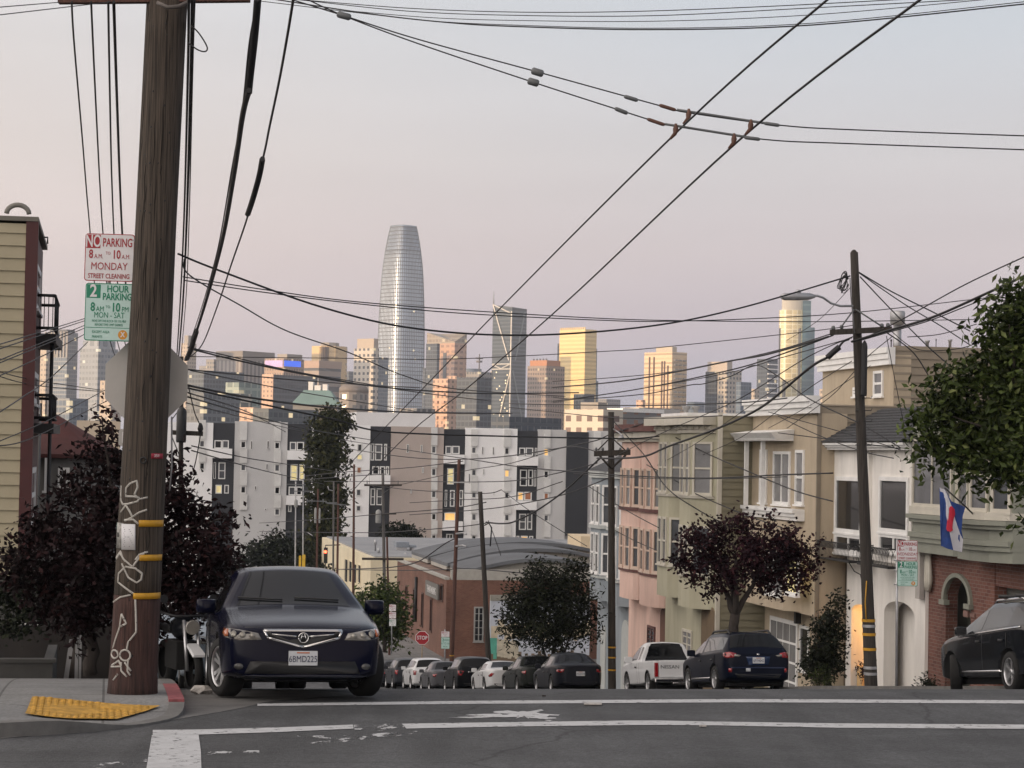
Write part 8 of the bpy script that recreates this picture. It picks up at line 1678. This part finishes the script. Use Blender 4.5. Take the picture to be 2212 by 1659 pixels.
# -- litter and small things on the road
white_pl = H('plastic_white', '#a9a5a0', rough=.6, var=.3, scale=20)
t_, s_ = ground(437, 1500); rnd = random.Random(2)
mb = MB(SROT); bmesh.ops.create_icosphere(mb.bm, subdivisions=2, radius=1.0, matrix=SROT @ MX.Translation((t_, s_, G(s_) + .05)) @ MX.Diagonal((.13, .10, .06, 1)))
for v in mb.bm.verts: v.co += V((rnd.gauss(0, .012), rnd.gauss(0, .012), rnd.gauss(0, .010)))
tag(mb.build('crumpled_bag', white_pl), 'crumpled pale plastic bag in the gutter by the car tyre', 'litter')
for i, (x, y, w, lab) in enumerate(((1280, 1523, 24, 'flat white sheet of paper lying between the crosswalk lines'), (1518, 1571, 9, 'small white scrap of paper on the near crosswalk line'), (1175, 1506, 5, 'dark dead leaf on the road beyond the crosswalk'))):
    t_, s_ = ground(x, y); k = s_ / F * w; mb = MB(SROT); mb.prism([(t_ - k, s_ - k * .9), (t_ + k * .7, s_ - k * .8), (t_ + k, s_ + k * .8), (t_ - k * .6, s_ + k)], lambda a, b: G(b) + .009, lambda a, b: G(b) + .015 + .01 * abs(a - t_) / k); tag(mb.build('paper_scrap' if i < 2 else 'dead_leaf', white_pl if i < 2 else bark), lab, 'litter')
# -- rooftop flues
d = 79; o = thing('roof_flue', 'big galvanised flue with a wide cap on the tan house roof', 'flue', at(1938, 742, d)); k = d / F; a = at(1938, 742, d)
mb = MB(); zc_ = at(1938, 703, d).z; mb.lathe([(9 * k, a.z - .6), (9 * k, zc_)], 18, (a.x, a.y, 0)); mb.build('pipe', galv, o); mb = MB(); mb.lathe([(9.5 * k, zc_ + .01), (16 * k, zc_ + .05), (16.5 * k, at(1938, 676, d).z), (15 * k, at(1938, 672, d).z), (3 * k, at(1938, 671, d).z)], 20, (a.x, a.y, 0)); mb.build('cap', galv, o)
for x, y0, y1, w, lab, m in ((2003, 735, 748, 9, 'squat pale flue on the tan house roof right of the big flue', galv), (2052, 733, 748, 8, 'small pale capped flue farther right on the tan house roof', galv), (1925, 733, 748, 3, 'thin black vent pipe beside the big flue', black_iron), (2022, 732, 746, 2, 'thin black vent pipe right of the squat flue', black_iron)):
    a = at(x, y1, d); b = at(x, y0, d); mb = MB(); mb.lathe([(w * k * .4, a.z - .5), (w * k * .4, b.z - .08), (w * k * .62, b.z - .06), (w * k * .62, b.z)], 12, (a.x, a.y, 0)); tag(mb.build('roof_vent', m), lab, 'flue')
for x, lab in ((1482, 'left of two flared clay chimney pots on the olive house'), (1503, 'right of two flared clay chimney pots on the olive house')):
    d2 = 92; a, b = at(x, 896, d2), at(x, 877, d2); k2 = d2 / F; mb = MB(); mb.lathe([(6 * k2, a.z - .5), (5 * k2, (a.z + b.z) / 2), (9 * k2, b.z - .08), (9 * k2, b.z)], 14, (a.x, a.y, 0)); tag(mb.build('chimney_pot', H('pot_grey', '#8b8a88', var=.1)), lab, 'chimney')
# ------------------------------------------------------------------ overhead wires
def catmull(P, n=8):
    P = [V(p) for p in P]; o = []
    for i in range(len(P) - 1):
        p0, p1, p2, p3 = P[max(i - 1, 0)], P[i], P[i + 1], P[min(i + 2, len(P) - 1)]
        for j in range(n):
            t = j / n; o.append(.5 * ((2 * p1) + (p2 - p0) * t + (2 * p0 - 5 * p1 + 4 * p2 - p3) * t * t + (3 * p1 - p0 - 3 * p2 + p3) * t ** 3))
    o.append(P[-1]); return o
def wire(label, pts, d0, d1, w=1.8, m=None, name='overhead_wire', group='overhead wires'):
    """pts in the picture; depth runs evenly from d0 to d1 along the span unless given as a third value."""
    ln = [0]
    for a, b in zip(pts, pts[1:]): ln.append(ln[-1] + math.dist(a[:2], b[:2]))
    P = []
    for p, l in zip(pts, ln): u = l / ln[-1]; P.append(at(p[0], p[1], p[2] if len(p) > 2 else 1 / ((1 - u) / d0 + u / d1)))
    r = w / 2 * (sum(q.y for q in P) / len(P)) / F
    Q = catmull(P)
    if name != 'cable_sleeve':                     # carry on past the edge of the view to the next pole
        off = lambda p: p[0] < 1 or p[0] > 2211 or p[1] < 1
        if off(pts[0]): Q.insert(0, Q[0] + (Q[0] - Q[1]).normalized() * 16)
        if off(pts[-1]): Q.append(Q[-1] + (Q[-1] - Q[-2]).normalized() * 16)
    mb = MB(); mb.tube(Q, r, 5); o = mb.build(name, m or cable); tag(o, label, 'wire', group); return o
def tro_d(x, y):
    """Depth at which a trolley wire 5.8 m over the street shows at this height."""
    lo, hi = 8, 90
    r = ray(x, y)
    for _ in range(40):
        mdl = (lo + hi) / 2; z = r.z / r.y * mdl
        if z > G(mdl * 1.0) + 5.8: hi = mdl
        else: lo = mdl
    return lo
for lab, P in (('straight trolley wire, left of the two running down the street', [(1790, -3), (1480, 268), (1106, 640), (905, 848), (740, 1018)]), ('straight trolley wire, right of the two running down the street', [(1991, -3), (1600, 300), (1220, 655), (1005, 842), (880, 940), (737, 1086)])):
    wire(lab, [(x, y, tro_d(x, y)) for x, y in P], 0, 0, 2.8, name='trolley_wire', group='trolley wires')
T1 = [(620, -4), (740, 33), (900, 84), (1160, 155), (1370, 213), (1440, 232), (1490, 244), (1690, 271), (1860, 281), (2230, 294)]; T2 = [(660, -3), (745, 35), (900, 93), (1150, 177), (1345, 240), (1415, 262), (1460, 272), (1650, 301), (1830, 310), (2230, 324)]
DT = 21.0
w1 = wire('upper span wire with insulators crossing the top right', [(x, y, DT) for x, y in T1], 0, 0, 3.0, name='span_wire', group='span wires'); w2 = wire('lower span wire with insulators crossing the top right', [(x, y, DT + .2) for x, y in T2], 0, 0, 3.0, name='span_wire', group='span wires')
def fit(parent, a, b, wpx, m, name, n=8, taper=True): 
    p, q = at(*a), at(*b); r = wpx / 2 * p.y / F; mb = MB(); mb.tube([p, p + (q - p) * .12, p + (q - p) * .88, q], [r * .6, r, r, r * .6] if taper else [r] * 4, n); return mb.build(name, m, parent)
fit(w1, (728, 30, DT), (758, 38, DT), 15, insul, 'insulator'); fit(w1, (1148, 152, DT), (1174, 160, DT), 16, insul, 'insulator'); fit(w2, (1140, 174, DT), (1164, 181, DT), 16, insul, 'insulator')
fit(w1, (1348, 208, DT), (1378, 217, DT), 9, insul, 'clamp'); fit(w1, (1424, 227, DT), (1460, 238, DT), 8, H('rust', '#5b3e33'), 'clamp'); fit(w2, (1328, 234, DT), (1356, 245, DT), 9, insul, 'clamp'); fit(w2, (1398, 257, DT), (1436, 270, DT), 8, MATS['rust'], 'clamp')
fit(w1, (1462, 237, DT), (1665, 268, DT), 5.5, insul, 'rod', taper=False); fit(w2, (1436, 268, DT), (1625, 298, DT), 5.5, insul, 'rod', taper=False); fit(w1, (1650, 266, DT), (1684, 271, DT), 8, insul, 'clamp'); fit(w2, (1608, 297, DT), (1642, 301, DT), 8, insul, 'clamp')
for w_, x, y in ((w1, 1488, 241), (w1, 1622, 264), (w2, 1460, 273), (w2, 1586, 294)):
    mb = MB(); mb.tube([at(x, y - 6, DT), at(x, y + 6, DT), at(x - 2, y + 16, DT), at(x - 12, y + 27, DT)], [.012, .028, .02, .012], 7); mb.build('hanger', MATS['rust'], w_)
W = [  # label, points, d0, d1, width
 ('topmost of the five wires across the upper right', [(635, -2), (870, 17), (1106, 26), (1356, 25), (1656, 14), (1980, -3)], 26, 22, 2),
 ('second of the five wires across the upper right', [(650, 0), (880, 24), (1106, 33), (1406, 34), (1756, 17), (2130, -3)], 26, 22, 2),
 ('third of the five wires across the upper right', [(760, 24), (930, 38), (1106, 44), (1406, 46), (1756, 32), (2150, -3)], 26, 22, 1.7),
 ('fourth of the five wires across the upper right', [(560, 2), (750, 25), (930, 45), (1106, 54), (1406, 61), (1756, 50), (2220, 3)], 26, 22, 1.8),
 ('lowest and thickest of the five wires across the upper right', [(590, -2), (800, 30), (960, 48), (1106, 57), (1406, 64), (1756, 54), (2220, 8)], 26, 22, 3),
 ('upper of two short wires at the top left corner', [(-8, 16), (127, 5)], 20, 24, 2.2), ('lower of two short wires at the top left corner', [(-8, 33), (120, 18), (240, 4)], 20, 24, 2.2),
 ('leftmost of four wires hanging left of the big pole', [(155, 4), (160, 90), (178, 300), (193, 480), (210, 640), (262, 812)], 24, 66, 3),
 ('second of four wires hanging left of the big pole', [(197, 4), (205, 180), (216, 400), (224, 520), (240, 680), (275, 815)], 24, 66, 3),
 ('third of four wires hanging left of the big pole', [(234, 4), (237, 180), (242, 400), (250, 560), (266, 720), (290, 818)], 24, 66, 3.2),
 ('rightmost and thickest of four wires hanging left of the big pole', [(246, 4), (253, 220), (261, 440), (268, 560), (280, 700), (300, 820)], 24, 66, 4.4),
 ('left of three cables dropping close along the right of the big pole', [(408, -3), (406, 150), (398, 460), (390, 640), (382, 770)], 24, 66, 4),
 ('middle of three cables dropping close along the right of the big pole', [(416, -3), (413, 150), (404, 460), (396, 640), (386, 770)], 24, 66, 5),
 ('right of three cables dropping close along the right of the big pole', [(421, -3), (416, 160), (409, 460), (402, 640), (390, 780)], 24, 66, 2.4),
 ('thick bundled cable swooping down right of the big pole', [(538, 195), (524, 250), (505, 380), (480, 520), (448, 640), (421, 725), (400, 778)], 24, 66, 8),
 ('thin wire alongside the thick bundled cable', [(552, 20), (538, 100), (523, 240), (500, 370), (470, 540), (437, 660), (412, 735)], 24, 64, 3),
 ('knotted wire farther right of the big pole', [(634, -4), (622, 70), (604, 170), (583, 270), (568, 342), (536, 464), (500, 570), (470, 660), (436, 745), (404, 776)], 24, 66, 4),
 ('heavy sagging cable from behind the big pole to the right pole top', [(384, 548), (470, 583), (700, 665), (900, 710), (1140, 724), (1400, 705), (1600, 665), (1836, 596)], 44, 57, 4.2),
 ('upper of a pair of wires crossing the tall tapered tower', [(395, 598), (560, 624), (752, 650), (1000, 670), (1305, 688), (1500, 693), (1747, 695), (1926, 693), (2112, 690)], 44, 62, 2.2),
 ('lower of a pair of wires crossing the tall tapered tower', [(400, 606), (560, 630), (752, 654), (1000, 677), (1305, 692), (1444, 694), (1659, 687), (1846, 675), (2090, 648), (2220, 632)], 44, 62, 2.2),
 ('wire dipping steeply from the big pole to the low middle', [(398, 560), (410, 595), (520, 660), (620, 715), (752, 761), (877, 813), (993, 841), (1221, 856)], 44, 90, 2.6),
 ('thick wire of the close pair below the blue lit tower', [(414, 754), (494, 774), (605, 798), (730, 822), (800, 833), (907, 843), (1060, 850), (1250, 848)], 60, 95, 3.4), ('thin wire of the close pair below the blue lit tower', [(406, 750), (494, 769), (630, 801), (780, 827), (907, 848), (1060, 866)], 60, 95, 2.4),
 ('nearly level wire across the blue lit tower', [(400, 770), (560, 772), (752, 774), (940, 776), (1106, 770), (1305, 759), (1420, 751), (1747, 716), (1846, 702)], 60, 58, 1.8),
 ('wire from the stop sign over the dark slab', [(407, 798), (629, 820), (800, 832), (907, 838)], 64, 110, 2.4), ('slanting wire over the green hipped roof', [(411, 800), (530, 824), (667, 850), (907, 890)], 64, 110, 2.2),
 ('thick cable with a splice over the white banded block', [(405, 832), (530, 857), (680, 877), (800, 886), (907, 891), (1106, 893)], 66, 115, 4.2), ('thick cable falling to the apartment roof edge', [(405, 838), (580, 876), (730, 908), (795, 927), (885, 936), (1115, 943), (1327, 947), (1400, 945), (1507, 929), (1560, 918)], 66, 92, 3.6),
 ('wire falling across the left apartment roof', [(405, 848), (530, 888), (617, 933)], 66, 150, 2.2), ('long wire over the left charcoal strip', [(405, 857), (555, 900), (670, 928), (800, 950)], 66, 150, 2.4), ('thin wire over the left apartment parapet', [(402, 870), (519, 900), (672, 937)], 66, 150, 1.8),
 ('upper thin wire over the left apartment windows', [(414, 963), (527, 988), (615, 1002), (737, 1020)], 66, 170, 1.9), ('lower thin wire over the left apartment windows', [(414, 973), (529, 1006), (610, 1026), (700, 1046)], 66, 170, 1.9),
 ('wire from transformer pole rising to the stop sign', [(407, 835), (420, 890), (433, 928), (425, 985), (418, 1015)], 66, 68, 2.6),
 ('wire over the tan apartment section', [(737, 967), (820, 980), (907, 990), (1004, 992), (1115, 983), (1269, 956), (1322, 937), (1420, 905)], 160, 88, 2.2), ('wire sloping across the apartments to the second right pole', [(737, 950), (885, 973), (1013, 992), (1119, 1008), (1239, 1019), (1320, 1025), (1359, 1028), (1519, 1033), (1681, 1026), (1799, 1022)], 160, 66, 2.4),
 ('companion wire just below it past the pink house', [(1239, 1023), (1320, 1029), (1420, 1034), (1560, 1034), (1700, 1030)], 95, 68, 1.8),
 ('wire low over the apartment middle', [(700, 1040), (885, 1040), (1004, 1041), (1115, 1038), (1222, 1018), (1290, 1000)], 200, 92, 1.8), ('wire from the crossarm pole to the bare stump', [(787, 1046), (885, 1058), (1037, 1066), (1083, 1058)], 158, 112, 1.7), ('wire from the crossarm pole rising right', [(868, 1046), (1000, 1018), (1106, 1000), (1222, 966), (1290, 976)], 158, 92, 1.7),
 ('wire falling left to right low across the apartments', [(885, 1112), (1034, 1101), (1115, 1090), (1222, 1067), (1320, 1030)], 160, 92, 2.2), ('wire over the white apartment section', [(885, 1086), (990, 1080), (1106, 1073), (1215, 1040)], 150, 100, 1.7), ('thick drooping cable from the bare stump to the second right pole', [(1050, 1128), (1080, 1131), (1110, 1127), (1162, 1101), (1220, 1060), (1262, 1022), (1296, 990)], 112, 92, 3.8),
 ('thin diagonal drop wire right of the bare stump', [(1083, 1058), (1141, 1101), (1218, 1150), (1268, 1180)], 112, 96, 1.6), ('steep drop wire at the bare stump', [(1055, 1125), (1070, 1165), (1082, 1200)], 112, 140, 1.6),
 ('upper wire from the left poles over the conifer', [(660, 1028), (740, 1020), (885, 1010), (1000, 996)], 220, 150, 1.7), ('lower wire from the left poles over the conifer', [(660, 1036), (740, 1030), (830, 1024)], 220, 158, 1.7), ('wire low over the warehouse roofs', [(560, 1130), (690, 1122), (827, 1110), (975, 1098), (1050, 1085)], 222, 121, 1.7), ('second wire low over the warehouse roofs', [(560, 1148), (700, 1150), (827, 1150), (980, 1139), (1050, 1130)], 222, 121, 1.7),
 ('wire across the cream warehouse wall', [(728, 1230), (800, 1228), (856, 1224), (905, 1212), (960, 1175), (990, 1160)], 200, 121, 2.4), ('level wire across the brick warehouse', [(740, 1230), (850, 1232), (950, 1231), (1010, 1228), (1106, 1236), (1150, 1240)], 200, 118, 2.2),
 ('heavy black cable climbing from second pole to the right pole', [(1290, 990), (1340, 990), (1394, 985), (1444, 964), (1530, 933), (1594, 906), (1657, 871), (1747, 796), (1787, 772)], 90, 57, 5), ('upper wire of the fan left of the right pole', [(1194, 824), (1320, 816), (1444, 804), (1570, 781), (1682, 756), (1792, 722)], 95, 57, 2), ('thick wire of the fan left of the right pole', [(1194, 837), (1320, 826), (1420, 811), (1570, 781), (1659, 765), (1790, 727)], 95, 57, 3.4), ('middle wire of the fan left of the right pole', [(1194, 867), (1370, 842), (1570, 801), (1674, 770), (1800, 724)], 95, 57, 2.8), ('lower thin wire of the fan left of the right pole', [(1194, 870), (1394, 838), (1570, 806), (1680, 775), (1840, 730)], 95, 57, 1.8),
 ('drooping twisted wire with a raised end before the cylinder tower', [(1194, 858), (1252, 862), (1394, 851), (1489, 832), (1520, 829), (1580, 812), (1632, 789), (1684, 815), (1747, 861), (1859, 916), (1945, 967)], 95, 60, 2.4), ('level wire under the white and gold tower', [(1100, 872), (1194, 874), (1394, 876), (1594, 870), (1700, 860)], 110, 70, 2.4), ('thin wire over the white apartment building', [(1100, 880), (1194, 890), (1320, 902), (1440, 903), (1560, 898)], 110, 74, 2),
 ('diagonal wire crossing the pink house cornice', [(1320, 904), (1360, 948), (1394, 986), (1439, 1052), (1499, 1096), (1579, 1136), (1660, 1145)], 92, 76, 2.6), ('diagonal wire crossing the olive bays', [(1377, 919), (1432, 932), (1519, 976), (1620, 1020), (1720, 1061), (1799, 1083)], 92, 66, 2.6), ('second diagonal drop over the olive house', [(1397, 1004), (1459, 1038), (1489, 1060), (1599, 1108), (1690, 1140)], 90, 72, 2.4), ('drop wire over the pink lower bays', [(1329, 1088), (1370, 1112), (1423, 1140)], 90, 84, 2), ('lowest drop wire over the pink bays', [(1329, 1146), (1375, 1170), (1419, 1189)], 90, 84, 1.8), ('short drop wire beside the second pole', [(1269, 1049), (1317, 1080)], 100, 90, 2),
 ('wire rising from second pole across the olive cornice', [(1330, 985), (1420, 940), (1500, 905), (1600, 860), (1747, 770), (1860, 720)], 90, 57, 2), ('thin steep wire over the olive windows', [(1420, 1005), (1500, 960), (1580, 905), (1660, 850), (1747, 800)], 88, 62, 1.7), ('thin wire fanning up over the tan cornice', [(1500, 990), (1600, 945), (1690, 880), (1760, 830), (1840, 780)], 84, 58, 1.7),
 ('upper wire rising to the right edge', [(1858, 735), (1952, 688), (2086, 614), (2225, 549)], 57, 48, 3), ('thick cable rising to the right edge', [(1840, 738), (1915, 715), (2006, 688), (2086, 654), (2225, 590)], 57, 48, 6), ('thinner cable under the thick one to the right edge', [(1860, 735), (1926, 716), (2006, 693), (2086, 662), (2225, 606)], 57, 48, 2.6),
 ('first wire fanning right from the right pole top', [(1855, 588), (1926, 630), (2019, 676), (2095, 715)], 57, 60, 3), ('second wire fanning right from the right pole top', [(1856, 590), (1952, 656), (2032, 704), (2095, 745)], 57, 60, 2.6), ('third wire falling right from the right pole top', [(1858, 598), (1926, 670), (2006, 750), (2060, 797)], 57, 62, 2.8), ('drop wire from the crossarm to the green tree', [(1915, 718), (1974, 763), (2016, 830)], 57, 60, 2.8), ('thin drop wire to the slate roof', [(1915, 726), (1934, 824), (1952, 915)], 57, 63, 1.8),
 ('sagging wire over the tan house roof right', [(1926, 716), (1974, 752), (2030, 757), (2100, 745), (2180, 700)], 57, 56, 2), ('upper level wire behind the green tree', [(1960, 728), (2030, 722), (2110, 700)], 58, 58, 2), ('wire across the tan front to the right pole', [(1681, 899), (1763, 938), (1859, 974), (1930, 990)], 70, 60, 2.2), ('lower wire across the tan front to the eave', [(1681, 935), (1800, 950), (1945, 969)], 70, 62, 2.2), ('long diagonal wire over the tan front', [(1660, 890), (1763, 918), (1860, 945), (1945, 972)], 70, 62, 2),
 ('thin wire left of the right pole through the top floor', [(1700, 925), (1790, 860), (1830, 820), (1875, 770), (1926, 728)], 66, 57, 1.8), ('second thin wire left of the right pole', [(1660, 925), (1756, 872), (1820, 830), (1880, 790)], 66, 57, 1.6), ('faint thin wire from the right pole across to the lamp', [(1700, 735), (1770, 690), (1838, 620)], 66, 57, 1.4),
 ('first of the wires over the left corner house', [(-8, 746), (180, 689), (240, 668)], 30, 64, 2), ('second of the wires over the left corner house', [(-8, 756), (180, 694), (240, 676)], 30, 64, 2), ('third of the wires over the left corner house', [(-8, 781), (180, 704), (240, 680)], 30, 64, 2), ('fourth of the wires over the left corner house', [(-8, 787), (180, 710), (240, 684)], 30, 64, 2), ('fifth of the wires over the left corner house', [(-8, 815), (90, 770), (190, 718), (240, 690)], 30, 64, 2.2), ('curving wire low over the left corner house', [(-8, 895), (50, 857), (115, 811), (190, 738)], 30, 60, 2.6),
 ('falling wire across the left towers', [(-8, 801), (75, 821), (220, 843)], 40, 66, 2), ('second falling wire across the left towers', [(-8, 811), (82, 833), (222, 846)], 40, 66, 2), ('rising wire behind the plum tree top', [(-8, 964), (75, 944), (225, 869), (290, 838)], 36, 66, 2.2), ('upper rising wire behind the plum tree top', [(-8, 956), (110, 905), (225, 844), (290, 815)], 36, 66, 2),
]
for lab, P, a, b, w in W: wire(lab, P, a, b, w, group='trolley wires' if False else 'overhead wires')
for lab, P, d, w0, nm in (('black tube over the thick cable at the top right of the big pole', [(557, -4, 23.8), (550, 80, 24.3), (541, 160, 24.8), (537, 200, 25)], 24, 17, 'cable_sleeve'), ('black tube on the knotted wire right of the big pole', [(567, 343, 29), (560, 380, 29.5), (546, 430, 30), (535, 463, 31)], 30, 13, 'cable_sleeve'), ('black cable splice low beside the stop sign', [(424, 715, 56), (418, 735, 58), (412, 755, 60), (403, 775, 62)], 59, 12, 'cable_splice'), ('black cable splice hanging left of the right pole', [(1787, 772, 57), (1800, 760, 57), (1813, 749, 57)], 57, 14, 'cable_splice')):
    o = wire(lab, P, 0, 0, w0, name=nm, group='cable fittings'); o['category'] = 'cable fitting'
rod_o = wire('short link from the splice to the right pole crossarm', [(1813, 749, 57), (1822, 738, 57), (1834, 733, 57.1)], 0, 0, 5)
lp = wire('loose loop of wire right of the big pole top', [(413, 55, 24), (430, 72, 24), (447, 100, 24), (444, 111, 24), (428, 108, 24), (405, 92, 24)], 0, 0, 3.4)
# ------------------------------------------------------------------ evening haze over the whole place
mb = MB(); mb.box(-1400, 1400, -200, 3700, -52, 345)
hz_m = bpy.data.materials.new('haze'); hz_m.use_nodes = True; hn = hz_m.node_tree.nodes
hn.remove(hn['Principled BSDF']); hv = hn.new('ShaderNodeVolumePrincipled'); hv.inputs['Density'].default_value = .00011; hv.inputs['Color'].default_value = (.80, .87, 1.0, 1); hv.inputs['Anisotropy'].default_value = .2
hz_m.node_tree.links.new(hv.outputs[0], hn['Material Output'].inputs['Volume'])
tag(mb.build('haze', hz_m), kind='stuff')
